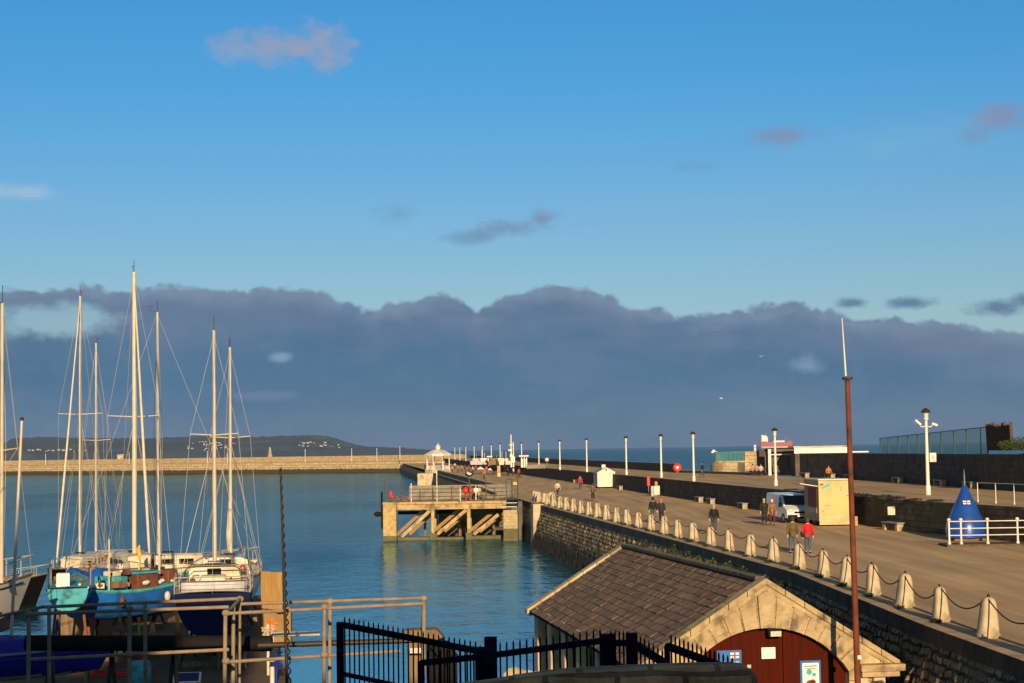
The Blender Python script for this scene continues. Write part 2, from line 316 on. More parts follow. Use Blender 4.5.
# ------------------------------------------------------------------ world, sun
SUN_AZ = 5.5; SUN_EL = 14.5   # the sun stands behind the camera, this many degrees to its right
w = bpy.data.worlds.new('World'); scene.world = w; w.use_nodes = True
N = w.node_tree.nodes; L = w.node_tree.links; N.clear()
WST = 0.065
def math_(op, a, b=None, c=None, clamp=False):
    n = N.new('ShaderNodeMath'); n.operation = op; n.use_clamp = clamp
    for i, q in enumerate((a, b, c)):
        if q is None: continue
        if isinstance(q, (int, float)): n.inputs[i].default_value = q
        else: L.new(q, n.inputs[i])
    return n.outputs[0]
def smooth(x, lo, hi, a=0.0, b=1.0):
    n = N.new('ShaderNodeMapRange'); n.interpolation_type = 'SMOOTHSTEP'; L.new(x, n.inputs[0])
    for i, q in enumerate((lo, hi, a, b)): n.inputs[i + 1].default_value = q
    return n.outputs[0]
def mixc(f, a, b):
    n = N.new('ShaderNodeMix'); n.data_type = 'RGBA'
    for k, q in (('Factor', f), ('A', a), ('B', b)):
        if isinstance(q, tuple): n.inputs[k].default_value = rgba(q)
        elif isinstance(q, (int, float)): n.inputs[k].default_value = q
        else: L.new(q, n.inputs[k])
    return n.outputs['Result']
sky = N.new('ShaderNodeTexSky'); sky.sky_type = 'NISHITA'; sky.sun_disc = False
sky.sun_elevation = R(SUN_EL); sky.sun_rotation = R(180 - SUN_AZ); sky.air_density = 1.0; sky.dust_density = .6; sky.ozone_density = 2.0; sky.altitude = 0
tc = N.new('ShaderNodeTexCoord'); sp = N.new('ShaderNodeSeparateXYZ'); L.new(tc.outputs['Generated'], sp.inputs[0])
az = math_('ARCTAN2', sp.outputs['X'], sp.outputs['Y']); el = math_('ARCSINE', sp.outputs['Z'])
U = math_('MULTIPLY', az, F); V = math_('MULTIPLY', el, F)
cb = N.new('ShaderNodeCombineXYZ'); L.new(U, cb.inputs[0]); L.new(V, cb.inputs[1])
def noise(scale, detail=6, rough=.55, sy=1.0, off=0.0, vec=None):
    mp = N.new('ShaderNodeMapping'); mp.inputs['Scale'].default_value = (scale, scale * sy, 1); mp.inputs['Location'].default_value = (off, off * .7, off)
    L.new(vec or cb.outputs[0], mp.inputs['Vector'])
    n = N.new('ShaderNodeTexNoise'); n.inputs['Scale'].default_value = 1; n.inputs['Detail'].default_value = detail; n.inputs['Roughness'].default_value = rough; L.new(mp.outputs[0], n.inputs['Vector']); return n.outputs['Fac']
n_big = noise(.012, 6, .55, 1.3); n_mid = noise(.035, 6, .6, 1.4, 7.3); n_soft = noise(.006, 4, .5, 2.6, 3.1)
# clear-sky colour: the Nishita sky, graded a little by height
grade = mixc(smooth(V, 100, 440), (.66, .83, 1.02), (.29, .88, 1.27))
grade = mixc(smooth(V, 520, 900), grade, (1.25, 1.0, .78))   # warm tint added to the unseen overhead sky so shadow fill is less blue
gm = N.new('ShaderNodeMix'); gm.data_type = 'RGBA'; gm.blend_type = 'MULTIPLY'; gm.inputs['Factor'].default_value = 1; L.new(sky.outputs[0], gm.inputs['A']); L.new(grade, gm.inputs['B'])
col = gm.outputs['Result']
K = 1 / WST
def C(r, g, b):
    f = lambda x: ((x / 255 + .055) / 1.055) ** 2.4 if x > 10 else x / 255 / 12.92
    return (f(r), f(g), f(b))
EXPO = 0.5
def SC(r, g, b):
    k = K / (2 ** EXPO); c = C(r, g, b); return (c[0] * k, c[1] * k, c[2] * k)
# one cloud puff = a soft ellipse broken up by noise
def puff(u, v, ru, rv, k, soft=.5, nz=None):
    a = math_('DIVIDE', math_('SUBTRACT', U, u), ru); b = math_('DIVIDE', math_('SUBTRACT', V, v), rv)
    d = math_('SQRT', math_('ADD', math_('MULTIPLY', a, a), math_('MULTIPLY', b, b)))
    x = math_('ADD', math_('SUBTRACT', 1.0, d), math_('MULTIPLY', math_('SUBTRACT', nz or n_mid, .5), k * 1.15))
    return smooth(x, -.25, soft * 1.25)
def HZ(px): return 449.7 - .0155 * (px - 512)
def cl(px, py): return (px - 512, HZ(px) - py)
PUFFS = [((278, 54), 62, 19, 2.4, .8, (146, 160, 188), .68), ((325, 50), 30, 24, 2.8, .8, (148, 160, 186), .6), ((240, 62), 40, 10, 1.4, .8, (136, 165, 200), .45),
         ((25, 203), 48, 9, 1.5, .9, (170, 196, 216), .5), ((520, 229), 46, 12, 2.2, .8, (118, 148, 184), .75), ((470, 238), 26, 8, 2, .8, (112, 152, 188), .6),
         ((545, 217), 22, 9, 2, .8, (122, 146, 182), .7), ((395, 214), 24, 10, 2.0, .9, (112, 158, 194), .55), ((785, 140), 46, 11, 1.8, .8, (122, 148, 186), .8),
         ((1000, 132), 30, 17, 1.6, .7, (126, 146, 184), .85), ((970, 148), 18, 9, 2, .8, (112, 146, 186), .55), ((705, 168), 36, 7, 2, .9, (108, 158, 200), .5),
         ((900, 150), 130, 26, 1.2, 1.2, (128, 178, 210), .35), ((850, 306), 18, 6, 1.6, .6, (98, 132, 164), .85), ((905, 307), 28, 7, 1.6, .6, (96, 130, 162), .9),
         ((985, 314), 30, 9, 1.8, .6, (98, 128, 158), .9), ((1020, 306), 26, 8, 1.6, .6, (100, 128, 158), .8)]
for (pp, ru, rv, k, so, c, op) in PUFFS:
    u, v = cl(*pp); col = mixc(math_('MULTIPLY', puff(u, v, ru, rv, k, so), min(1, op * 1.25)), col, SC(*c))
# the long cloud bank above the horizon
fc = N.new('ShaderNodeFloatCurve'); cm = fc.mapping.curves[0]
prof = [(-900, 110), (-700, 140), (-512, 155.6), (-500, 160.4), (-472, 164.0), (-442, 162.6), (-417, 167.2), (-394, 163.8), (-372, 165.5), (-347, 168.1), (-322, 165.7), (-297, 166.3), (-272, 162.9), (-250, 165.6), (-222, 167.1), (-194, 162.7), (-174, 155.4), (-160, 151.2), (-150, 144.0), (-140, 140.9), (-126, 148.7), (-110, 152.4), (-82, 157.0), (-60, 157.6), (-42, 149.4), (-36, 141.3), (-26, 147.1), (-12, 151.9), (8, 158.6), (26, 166.3), (40, 168.1), (54, 166.9), (73, 162.6), (94, 156.2), (110, 149.0), (128, 142.7), (140, 144.5), (156, 138.3), (178, 132.9), (203, 135.6), (228, 137.2), (253, 140.8), (273, 144.5), (288, 141.2), (310, 135.9), (328, 131.6), (350, 124.3), (373, 125.9), (393, 120.6), (418, 119.2), (448, 116.8), (473, 110.4), (498, 108.0), (512, 106.8), (620, 104), (760, 90), (900, 70)]
while len(cm.points) < len(prof): cm.points.new(.5, .5)
for p_, (u, h) in zip(cm.points, prof): p_.location = ((u + 900) / 1800, h / 250); p_.handle_type = 'AUTO_CLAMPED'
fc.mapping.update()
L.new(math_('DIVIDE', math_('ADD', U, 900.0), 1800.0, clamp=True), fc.inputs['Value'])
h = math_('MULTIPLY', fc.outputs[0], 250.0)
n_bil = noise(.013, 3, .55, .9, 11.0); n_bi2 = noise(.034, 3, .5, 1.0, 5.0)
bil = math_('ABSOLUTE', math_('SUBTRACT', math_('MULTIPLY', n_bil, 2.0), 1.0)); bi2 = math_('ABSOLUTE', math_('SUBTRACT', math_('MULTIPLY', n_bi2, 2.0), 1.0))
h = math_('ADD', math_('SUBTRACT', h, 5.0), math_('MULTIPLY', bil, 8.0)); h = math_('ADD', h, math_('MULTIPLY', bi2, 14.0)); h = math_('ADD', h, math_('MULTIPLY', math_('SUBTRACT', n_mid, .5), 17.0))
below = math_('SUBTRACT', h, V)
bank = smooth(below, -2.5, 4.0)
hole = puff(62 - 512, HZ(62) - 325, 66, 17, 1.5, .5); bank = math_('MULTIPLY', bank, math_('SUBTRACT', 1.0, math_('MULTIPLY', hole, .75)))
n_str = noise(.0045, 5, .55, 4.5, 21.0); n_lump = noise(.010, 5, .55, 1.5, 31.0)
bc = mixc(smooth(below, 2, 24), SC(122, 143, 169), SC(100, 121, 151))
bc = mixc(smooth(below, 16, 62), bc, SC(74, 114, 146))
bc = mixc(smooth(V, 75, 6), bc, SC(94, 116, 144))
bc = mixc(math_('MULTIPLY', math_('MULTIPLY', smooth(n_lump, .46, .66), smooth(below, 95, 25)), .7), bc, SC(110, 127, 155))
bc = mixc(math_('MULTIPLY', smooth(n_lump, .50, .32), .50), bc, SC(72, 108, 144))
bc = mixc(math_('MULTIPLY', smooth(n_str, .50, .68), .55), bc, SC(99, 121, 150))
bc = mixc(math_('MULTIPLY', smooth(n_str, .48, .34), .45), bc, SC(72, 109, 142))
bc = mixc(math_('MULTIPLY', smooth(bi2, .05, .40), .14), bc, SC(112, 132, 160))
for (pp, ru, rv, k, c, op) in (((280, 358), 13, 6, 1.2, (128, 160, 186), .9), ((805, 367), 16, 12, 1.8, (124, 154, 180), .8), ((265, 396), 38, 5, 1.6, (112, 130, 162), .6), ((720, 340), 14, 6, 1.5, (96, 128, 162), .4), ((120, 330), 40, 8, 1.5, (108, 124, 160), .4)):
    u, v = cl(*pp); bc = mixc(math_('MULTIPLY', puff(u, v, ru, rv, k, .7), op), bc, SC(*c))
col = mixc(bank, col, bc)
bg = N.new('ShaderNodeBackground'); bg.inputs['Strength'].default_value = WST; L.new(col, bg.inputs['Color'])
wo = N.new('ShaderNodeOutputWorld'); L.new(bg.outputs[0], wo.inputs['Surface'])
sd = bpy.data.lights.new('sun', 'SUN'); so = bpy.data.objects.new('sun', sd); COL.objects.link(so)
sd.energy = 5.0; sd.angle = R(.55); sd.color = (1.0, .73, .42)
ts = Vector((math.sin(R(SUN_AZ)) * math.cos(R(SUN_EL)), -math.cos(R(SUN_AZ)) * math.cos(R(SUN_EL)), math.sin(R(SUN_EL))))
so.rotation_euler = ts.to_track_quat('Z', 'Y').to_euler(); so.location = (0, -50, 60)
vs = scene.view_settings; vs.view_transform = 'Standard'; vs.look = 'None'; vs.exposure = EXPO; vs.gamma = 1; vs.use_curve_mapping = False

# ------------------------------------------------------------------ water
def water_mat():
    m, N, L, B = new_mat('harbour water'); N.remove(B); out = N['Material Output']
    pos = N.new('ShaderNodeNewGeometry').outputs['Position']; nn = []
    for s, sx, d in ((.55, (1, .5, 1), 5), (2.6, (1, .7, 1), 3), (.035, (1, .30, 1), 4)):
        mp = N.new('ShaderNodeMapping'); mp.inputs['Scale'].default_value = sx; L.new(pos, mp.inputs['Vector'])
        n = N.new('ShaderNodeTexNoise'); n.inputs['Scale'].default_value = s; n.inputs['Detail'].default_value = d; L.new(mp.outputs[0], n.inputs['Vector']); nn.append(n)
    a = N.new('ShaderNodeMath'); a.operation = 'MULTIPLY_ADD'; a.inputs[1].default_value = .25; L.new(nn[1].outputs['Fac'], a.inputs[0]); L.new(nn[0].outputs['Fac'], a.inputs[2])
    st = N.new('ShaderNodeMapRange'); st.inputs[1].default_value = .35; st.inputs[2].default_value = .65; st.inputs[3].default_value = .16; st.inputs[4].default_value = .85; L.new(nn[2].outputs['Fac'], st.inputs[0])
    b = N.new('ShaderNodeBump'); b.inputs['Distance'].default_value = .27; L.new(st.outputs[0], b.inputs['Strength']); L.new(a.outputs[0], b.inputs['Height'])
    mc = N.new('ShaderNodeMix'); mc.data_type = 'RGBA'; mc.inputs['A'].default_value = (.006, .046, .076, 1); mc.inputs['B'].default_value = (.010, .066, .102, 1); L.new(st.outputs[0], mc.inputs['Factor'])
    df = N.new('ShaderNodeBsdfDiffuse'); L.new(mc.outputs['Result'], df.inputs['Color']); L.new(b.outputs[0], df.inputs['Normal'])
    gl = N.new('ShaderNodeBsdfGlossy'); gl.inputs['Roughness'].default_value = .07; gl.inputs['Color'].default_value = (.60, .90, 1, 1); L.new(b.outputs[0], gl.inputs['Normal'])
    fr = N.new('ShaderNodeFresnel'); fr.inputs['IOR'].default_value = 1.33; L.new(b.outputs[0], fr.inputs['Normal'])
    mn = N.new('ShaderNodeMath'); mn.operation = 'MINIMUM'; mn.inputs[1].default_value = .54; L.new(fr.outputs[0], mn.inputs[0])   # wave faces hide one another at grazing angles
    mx = N.new('ShaderNodeMixShader'); L.new(mn.outputs[0], mx.inputs[0]); L.new(df.outputs[0], mx.inputs[1]); L.new(gl.outputs[0], mx.inputs[2]); L.new(mx.outputs[0], out.inputs['Surface'])
    return m
MT['water'] = water_mat()
q = MB(); q.face([(-40000, -200, WATER), (40000, -200, WATER), (40000, 60000, WATER), (-40000, 60000, WATER)])
struct(q.build('sea_water', MT['water'], smooth=False))

# ------------------------------------------------------------------ pier geometry
EDGE = [Vector((12.6, 4)), Vector((12.35, 40.7)), Vector((11.95, 49.6)), Vector((11.65, 71.7)), Vector((8.1, 107.9)), Vector((2.2, 165)), Vector((-24, 460)), Vector((-50, 752))]
WALL = [Vector((40, 4)), Vector((33, 60)), Vector((26.9, 89)), Vector((23.6, 105)), Vector((20.1, 140.8)), Vector((13.7, 219)), Vector((-6.8, 460)), Vector((-31, 752))]
OUT = [Vector((60, 4)), Vector((42, 60)), Vector((36.6, 100)), Vector((35.2, 116.6)), Vector((34.2, 148.5)), Vector((33.2, 169.5)), Vector((31.1, 184.4)), Vector((29.4, 197)), Vector((22.3, 231)), Vector((4, 460)), Vector((-20, 760))]
def seg_len(pl):
    s = [0]
    for a, b in zip(pl, pl[1:]): s.append(s[-1] + (b - a).length)
    return s
def along(pl, t, off=0.0):
    s = seg_len(pl)
    for i in range(len(pl) - 1):
        if t <= s[i + 1] or i == len(pl) - 2:
            a, b = pl[i], pl[i + 1]; d = (b - a).normalized(); p = a + d * (t - s[i]); n = Vector((d.y, -d.x)); return p + n * off, d
def at_y(pl, y, off=0.0):
    for a, b in zip(pl, pl[1:]):
        if y <= b.y or b is pl[-1]:
            d = (b - a).normalized(); p = a + (b - a) * ((y - a.y) / (b.y - a.y)); return p + Vector((d.y, -d.x)) * off, d
def strip(l1, z1, l2, z2, name, mat, step=None):
    q = MB(); q.face([(p.x, p.y, z1) for p in l1] + [(p.x, p.y, z2) for p in reversed(l2)]); return q
def resample(pl, n0, n1, step):
    out = []; s = seg_len(pl); t = n0
    while t <= n1: out.append(along(pl, t)[0]); t += step
    return out
def offset(pl, o):
    out = []
    for i, p in enumerate(pl):
        d = (pl[min(i + 1, len(pl) - 1)] - pl[max(i - 1, 0)]).normalized(); out.append(p + Vector((d.y, -d.x)) * o)
    return out
# ground sheets
q = MB(); ys = [4, 20, 40.7, 60, 71.7, 89, 105, 120, 140.8, 165, 190, 219, 300, 460, 600, 752]
for a, b in zip(ys, ys[1:]):
    e1, e2, w1, w2 = at_y(EDGE, a, .9)[0], at_y(EDGE, b, .9)[0], at_y(WALL, a)[0], at_y(WALL, b)[0]
    q.face([(e1.x, e1.y, 0), (w1.x, w1.y, 0), (w2.x, w2.y, 0), (e2.x, e2.y, 0)])
struct(q.build('promenade', MT['promenade'], smooth=False))
q = MB(); ys = [4, 30, 60, 89, 100, 105, 116.6, 130, 140.8, 148.5, 160, 169.5, 184.4, 197, 219, 231, 300, 460, 600, 752]
for a, b in zip(ys, ys[1:]):
    e1, e2, w1, w2 = at_y(WALL, a, .5)[0], at_y(WALL, b, .5)[0], at_y(OUT, a, .2)[0], at_y(OUT, b, .2)[0]
    q.face([(e1.x, e1.y, UP), (w1.x, w1.y, UP), (w2.x, w2.y, UP), (e2.x, e2.y, UP)])
struct(q.build('upper_walk', MT['upper'], smooth=False))

def rough_wall(pl, t0, t1, ztop, zbot, batter, du, dv, amp, mat, name, parent=None):
    n = int((t1 - t0) / du); rows = []; uvs = []; k = int((ztop - zbot) / dv)
    for j in range(k + 1):
        z = ztop - (ztop - zbot) * j / k; r = []; u = []
        for i in range(n + 1):
            t = t0 + (t1 - t0) * i / n; p, d = along(pl, t); o = -batter * (ztop - z) + (random.uniform(-amp, amp) if 0 < j else 0)
            nn = Vector((d.y, -d.x)); r.append((p.x + nn.x * o, p.y + nn.y * o, z + (random.uniform(-.5, .5) * dv * .4 if 0 < j < k else 0))); u.append((t, z))
        rows.append(r); uvs.append(u)
    q = MB(); q.grid(rows, 0, uv=uvs); return q.build(name, mat, parent, smooth=False)
qw = empty('quay_wall', 'battered rough stone harbour wall under the row of bollards', 'wall', (12, 40, 0))
S = seg_len(EDGE)
def wrel(o): o.parent = qw; o.matrix_parent_inverse = Matrix.Translation(-Vector(qw.location)); return o
wrel(rough_wall(EDGE, 0, S[5] - 4, -.45, -4.6, .36, .30, .26, .10, MT['wall_near'], 'stone_face'))
# coping: a real course of stones with a lip
q = MB()
def course(pl, t0, t1, o0, o1, z0, z1, step, q):
    t = t0
    while t < t1:
        b = min(t + step, t1); pts = []
        for tt in (t, b):
            for o in (o0, o1): pts.append(along(pl, tt, o)[0])
        a0, a1, b0, b1 = pts
        q.face([(a0.x, a0.y, z1), (a1.x, a1.y, z1), (b1.x, b1.y, z1), (b0.x, b0.y, z1)], 0, [(t, 0), (t, 1), (b, 1), (b, 0)])
        q.face([(a0.x, a0.y, z0), (a0.x, a0.y, z1), (b0.x, b0.y, z1), (b0.x, b0.y, z0)], 0, [(t, 0), (t, .45), (b, .45), (b, 0)])
        t = b
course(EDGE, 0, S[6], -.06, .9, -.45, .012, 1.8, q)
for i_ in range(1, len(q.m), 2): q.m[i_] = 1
wrel(q.build('coping', [MT['coping'], MT['coping_shade']], smooth=False))
q = MB(); course(EDGE, 0, S[5], .92, 1.08, -.02, .07, 3, q); wrel(q.build('kerb', MT['coping'], smooth=False))
# far part of the harbour wall, plain
rows = []; uvs = []
for z in (-.45, -4.6):
    r = []; u = []
    for t in [S[5] - 4 + k * 12 for k in range(50)]:
        if t > S[7]: break
        p, d = along(EDGE, t, -.05 - .2 * (-.45 - z)); r.append((p.x, p.y, z)); u.append((t, z))
    rows.append(r); uvs.append(u)
q = MB(); q.grid(rows, 0, uv=uvs); wrel(q.build('far_face', MT['wall_far'], smooth=False))
# corner pier of dressed stone where the wall meets the steps
p, d = at_y(EDGE, 163, -.25); q = MB(); q.box((p.x, p.y, -1.9), (1.1, 2.2, 4.0), rz=math.atan2(d.y, d.x) - math.pi / 2, taper=.92); wrel(q.build('corner_pilaster', MT['stone_tan'], bevel=.05))

# retaining wall between the two levels
def plain_wall(pl, y0, y1, off, ztop, zbot, th, mat, step=6, topmat=None, cap=None):
    ysx = []; y = y0
    while y < y1: ysx.append(y); y += step
    ysx.append(y1); q = MB(); u = 0; prev = None
    for y in ysx:
        a = at_y(pl, y, off)[0]; b = at_y(pl, y, off + th)[0]
        zt = ztop(y) if callable(ztop) else ztop
        if prev:
            pa, pb, pz, pu = prev; uu = pu + (a - pa).length
            q.face([(pa.x, pa.y, zbot), (a.x, a.y, zbot), (a.x, a.y, zt), (pa.x, pa.y, pz)], 0, [(pu, zbot), (uu, zbot), (uu, zt), (pu, pz)])
            q.face([(pb.x, pb.y, zbot), (b.x, b.y, zbot), (b.x, b.y, zt), (pb.x, pb.y, pz)], 0, [(pu, zbot), (uu, zbot), (uu, zt), (pu, pz)])
            q.face([(pa.x, pa.y, pz), (a.x, a.y, zt), (b.x, b.y, zt), (pb.x, pb.y, pz)], 1, [(pu, 0), (uu, 0), (uu, th), (pu, th)])
            u = uu
        else:
            q.face([(a.x, a.y, zbot), (b.x, b.y, zbot), (b.x, b.y, zt), (a.x, a.y, zt)], 0, [(0, zbot), (th, zbot), (th, zt), (0, zt)])
        prev = (a, b, zt, u)
    a, b, zt, u = prev
    q.face([(a.x, a.y, zbot), (b.x, b.y, zbot), (b.x, b.y, zt), (a.x, a.y, zt)], 0, [(0, zbot), (th, zbot), (th, zt), (0, zt)])
    return q
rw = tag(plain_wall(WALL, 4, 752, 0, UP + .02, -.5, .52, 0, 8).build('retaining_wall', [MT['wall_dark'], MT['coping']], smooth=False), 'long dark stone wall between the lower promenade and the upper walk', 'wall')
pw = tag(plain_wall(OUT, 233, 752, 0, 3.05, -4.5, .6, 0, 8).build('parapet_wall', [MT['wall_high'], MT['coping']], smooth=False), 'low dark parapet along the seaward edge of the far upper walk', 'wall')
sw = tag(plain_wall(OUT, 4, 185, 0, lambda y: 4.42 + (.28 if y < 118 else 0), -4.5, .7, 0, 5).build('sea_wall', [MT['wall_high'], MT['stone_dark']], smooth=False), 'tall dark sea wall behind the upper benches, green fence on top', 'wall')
lw = tag(plain_wall(OUT, 198, 233, .1, 2.15, -4.5, .6, 0, 5).build('kerb_wall', [MT['wall_high'], MT['coping']], smooth=False), 'knee-high kerb wall at the seaward gap beside the red lifebuoy', 'wall')

ew = tag(plain_wall(EDGE, 205, 392, .35, .85, -.1, .9, 0, 8).build('edge_wall', [MT['wall_far'], MT['stone_tan']], smooth=False), 'low pale topped stone wall along the pier edge towards the bandstand', 'wall')

# far breakwater arm
ARM = [Vector((-27, 736.5)), Vector((-160, 826)), Vector((-276, 918)), Vector((-460, 1040))]
q = MB(); prof_ = [(0, -4.5), (-.2, -1.5), (.6, 1.1), (1.0, 1.1), (9, 1.15), (9.2, 3.6), (9.8, 3.65), (10.6, 3.65), (11, -4.5)]
def arm_pt(t, o, z):
    p, d = along(ARM, t); n = Vector((d.y, -d.x)); return (p.x + n.x * o, p.y + n.y * o, z)
T = seg_len(ARM)[-1]; rows = []; uvs = []
for k in range(61):
    t = T * k / 60; rows.append([arm_pt(t, o, z) for o, z in prof_]); uu = 0; ur = []
    for i, (o, z) in enumerate(prof_):
        if i: uu += math.hypot(o - prof_[i - 1][0], z - prof_[i - 1][1])
        ur.append((t, z if i < 3 or i > 4 else uu))
    uvs.append(ur)
# near face towards the harbour is on the left of the direction of travel -> flip
ARM_OFF = 1
q.grid(rows, 0, uv=uvs); tag(q.build('breakwater', MT['breakwater'], smooth=False), 'long sunlit granite breakwater arm closing the harbour, headland behind', 'breakwater')

# headland
q = MB(); pr = [(-60, 452), (-20, 449), (0, 445), (12, 438), (40, 436.4), (90, 437.5), (140, 438), (180, 436.5), (220, 434.6), (250, 436.5), (290, 435.2), (315, 434.8), (330, 436), (345, 441), (362, 445.5), (400, 447.3), (430, 449.5), (445, 451)]
def lerp_prof(x):
    for (a, ya), (b, yb) in zip(pr, pr[1:]):
        if a <= x <= b: t = (x - a) / (b - a); return ya + (yb - ya) * t
    return pr[-1][1]
rows = []
HD = 7000
for j in range(9):
    s = j / 8; r = []
    for k in range(200):
        x = -60 + 505 * k / 199; y = lerp_prof(x); p = P(x, y, HD + 700)
        hgt = max(0, p.z - WATER) * (s ** .75); yy = HD + 700 * s - 200 * math.sin(k * .11) * (1 - s)
        X = p.x * (yy / (HD + 700))
        r.append((X, yy, WATER - 2 + hgt + (random.uniform(-2.5, 2.5) if 0 < j else 0)))
    rows.append(r)
r2 = [(x, y + 900, WATER - 5) for x, y, z in rows[-1]]; rows.append(r2)
q.grid(rows); MT['hill'] = pmat('haze tinted headland', (.018, .036, .068), (.034, .050, .074), .006, .95, world=True, stain=(.055, .080, .075), st_scale=.006)  # blue of the distant haze is mixed into the hill's base colour
struct(q.build('headland_hill', MT['hill'], ang=180))
# houses on the headland
hm = MB(); hm.box((0, 0, 2.5), (1, .8, 5)); 
house = MB(); house.box((0, 0, 3), (11, 8, 6)); hs0 = house.build('house', pmat('house render', (.40, .37, .32), (.3, .27, .24), .05), smooth=False)
roofq = MB(); roofq.extrude([(-5.5, -4.4, 6), (-5.5, 4.4, 6), (-5.5, 0, 9)], (11, 0, 0)); rf0 = roofq.build('roof', pmat('slate roof', (.09, .08, .08)), hs0, smooth=False)
spots = [(28 + i * 4.3 + random.uniform(-1.5, 1.5), 449.9 + random.uniform(-.8, .8)) for i in range(30)] + [(random.uniform(185, 255), random.uniform(441, 450)) for _ in range(42)] + [(random.uniform(255, 330), random.uniform(440.5, 446)) for _ in range(34)] + [(random.uniform(330, 352), random.uniform(444, 447)) for _ in range(3)]
def hill_y(px, py):
    top = lerp_prof(px); z = P(px, py, HD + 350).z - WATER; H = P(px, top, HD + 700).z - WATER
    s = min(1, max(.03, (z / max(1, H))) ** (1 / .75)); return HD + 700 * s
for i, (x, y) in enumerate(spots):
    o = hs0 if i == 0 else copy_tree(hs0)
    d = hill_y(x, y); p = P(x, y, d - 12); o.location = p - Vector((0, 0, 4)); o.rotation_euler.z = random.uniform(-.5, .5); sc = random.uniform(.4, .85); o.scale = (sc * random.uniform(.7, 1.5), sc, sc)
    tag(o, 'tiny pale house scattered on the dark headland across the bay', 'house', 'houses on the headland')

# ship
s = empty('cargo_ship', 'red hulled cargo ship with white superstructure on the horizon', 'ship', (0, 0, 0)); D = 9000
p0 = P(760.5, 446.6, D); s.location = (p0.x, D, WATER); Ls = XAT(793.5, D) - p0.x; k_ = D / F
q = MB(); q.extrude([(0, -12, 0), (Ls * .99, -12, 0), (Ls, -12, 6.5 * k_), (Ls * .86, -12, 6.1 * k_), (Ls * .84, -12, 5.2 * k_), (Ls * .22, -12, 5.2 * k_), (Ls * .2, -12, 6.0 * k_), (-Ls * .01, -12, 6.2 * k_)], (0, 24, 0)); q.build('hull', MT['shiphull'], s, smooth=False)
q = MB(); q.box((Ls * .13, 0, 8 * k_), (Ls * .2, 20, 4.6 * k_)); q.box((Ls * .14, 0, 11 * k_), (Ls * .12, 18, 1.8 * k_)); q.box((Ls * .06, 0, 11 * k_), (Ls * .05, 8, 3 * k_)); q.build('superstructure', MT['white'], s, smooth=False)
q = MB(); q.cyl((Ls * .16, 0, 11 * k_), (Ls * .16, 0, 15 * k_), 1.6); q.build('radar_mast', MT['grey'], s)
q = MB(); q.box((Ls * .58, 0, 5.9 * k_), (Ls * .36, 16, 1.6 * k_)); q.build('deck_cargo', MT['greyhull'], s, smooth=False)
for xx in (.80, .9): q = MB(); q.cyl((Ls * xx, 0, 5.2 * k_), (Ls * xx, 0, 10 * k_), 1.2); q.build('derrick', MT['grey'], s)
q = MB(); q.extrude([(0, -2, 0), (9, -2, 0), (10, -2, 1.6), (0, -2, 1.6)], (0, 4, 0)); q.box((4, 0, 3), (4, 3, 2.4)); p0 = P(711, 450.6, 2600)
tag(q.build('motor_boat', MT['white'], loc=(p0.x, 2600, WATER)), 'tiny white boat out on the open sea', 'boat')

# ------------------------------------------------------------------ bollards and chains
def make_bollard():
    o = MB(); rows = []
    prof = [(.275, 0), (.275, .10), (.245, .14), (.180, .84), (.165, .95), (.125, 1.04), (.06, 1.09)]
    for r_, z in prof:
        pts = []
        for k in range(16):
            a = 2 * math.pi * k / 16; c, s_ = math.cos(a), math.sin(a); e = .55
            pts.append((math.copysign(abs(c) ** e, c) * r_ * 1.05, math.copysign(abs(s_) ** e, s_) * r_ * 1.15, z))
        rows.append(pts)
    b = len(o.v); o.grid(rows, cu=True); o.face(list(reversed(rows[-1])))
    root = o.build('stone_bollard', MT['stone_pale'], ang=45)
    q = MB(); pts = [(0.0, .07 * math.cos(a), 1.10 + .055 * math.sin(a)) for a in [math.pi * 2 * k / 10 for k in range(11)]]; q.tube(pts, .02, 5); q.cyl((0, 0, 1.0), (0, 0, 1.08), .03); q.build('ring', MT['chain'], root)
    q = MB(); q.tube([(0, 0, 1.08), (-.14, 0, 1.0), (-.20, 0, .8), (-.24, 0, .3), (-.26, 0, .06)], .014, 5); q.build('iron_strap', MT['greenpost'], root)
    return root
bol0 = make_bollard(); SP = 4.48; bpos = []
t0 = 38.1; i = 0
while True:
    t = t0 + i * SP
    p, d = along(EDGE, t, .72)
    if p.y > 164: break
    o = bol0 if i == 0 else copy_tree(bol0)
    o.location = (p.x, p.y, .012); o.rotation_euler = (random.uniform(-.045, .045), random.uniform(-.045, .045), math.atan2(d.y, d.x) - math.pi / 2 + random.uniform(-.15, .15)); sc_ = random.uniform(.93, 1.05); o.scale = (sc_ * random.uniform(.94, 1.1), sc_ * random.uniform(.94, 1.1), sc_)
    tag(o, '%s tapered pale stone bollard from the near right end of the chained row' % ordw(i), 'bollard', 'stone bollards along the pier edge')
    bpos.append(Vector((p.x, p.y, 1.1 * sc_))); i += 1
for k, (a, b) in enumerate(zip(bpos, bpos[1:])):
    sag = random.uniform(.30, .58); pts = [a.lerp(b, t / 14) - Vector((0, 0, sag * 4 * (t / 14) * (1 - t / 14))) for t in range(15)]
    q = MB(); c0 = a.copy(); q.tube([p_ - c0 for p_ in pts], .022, 5)
    tag(q.build('chain', MT['chain'], loc=c0), 'drooping rusty chain between the %s and %s stone bollards from the right' % (ordw(k), ordw(k + 1)), 'chain', 'chains slung between the bollards')
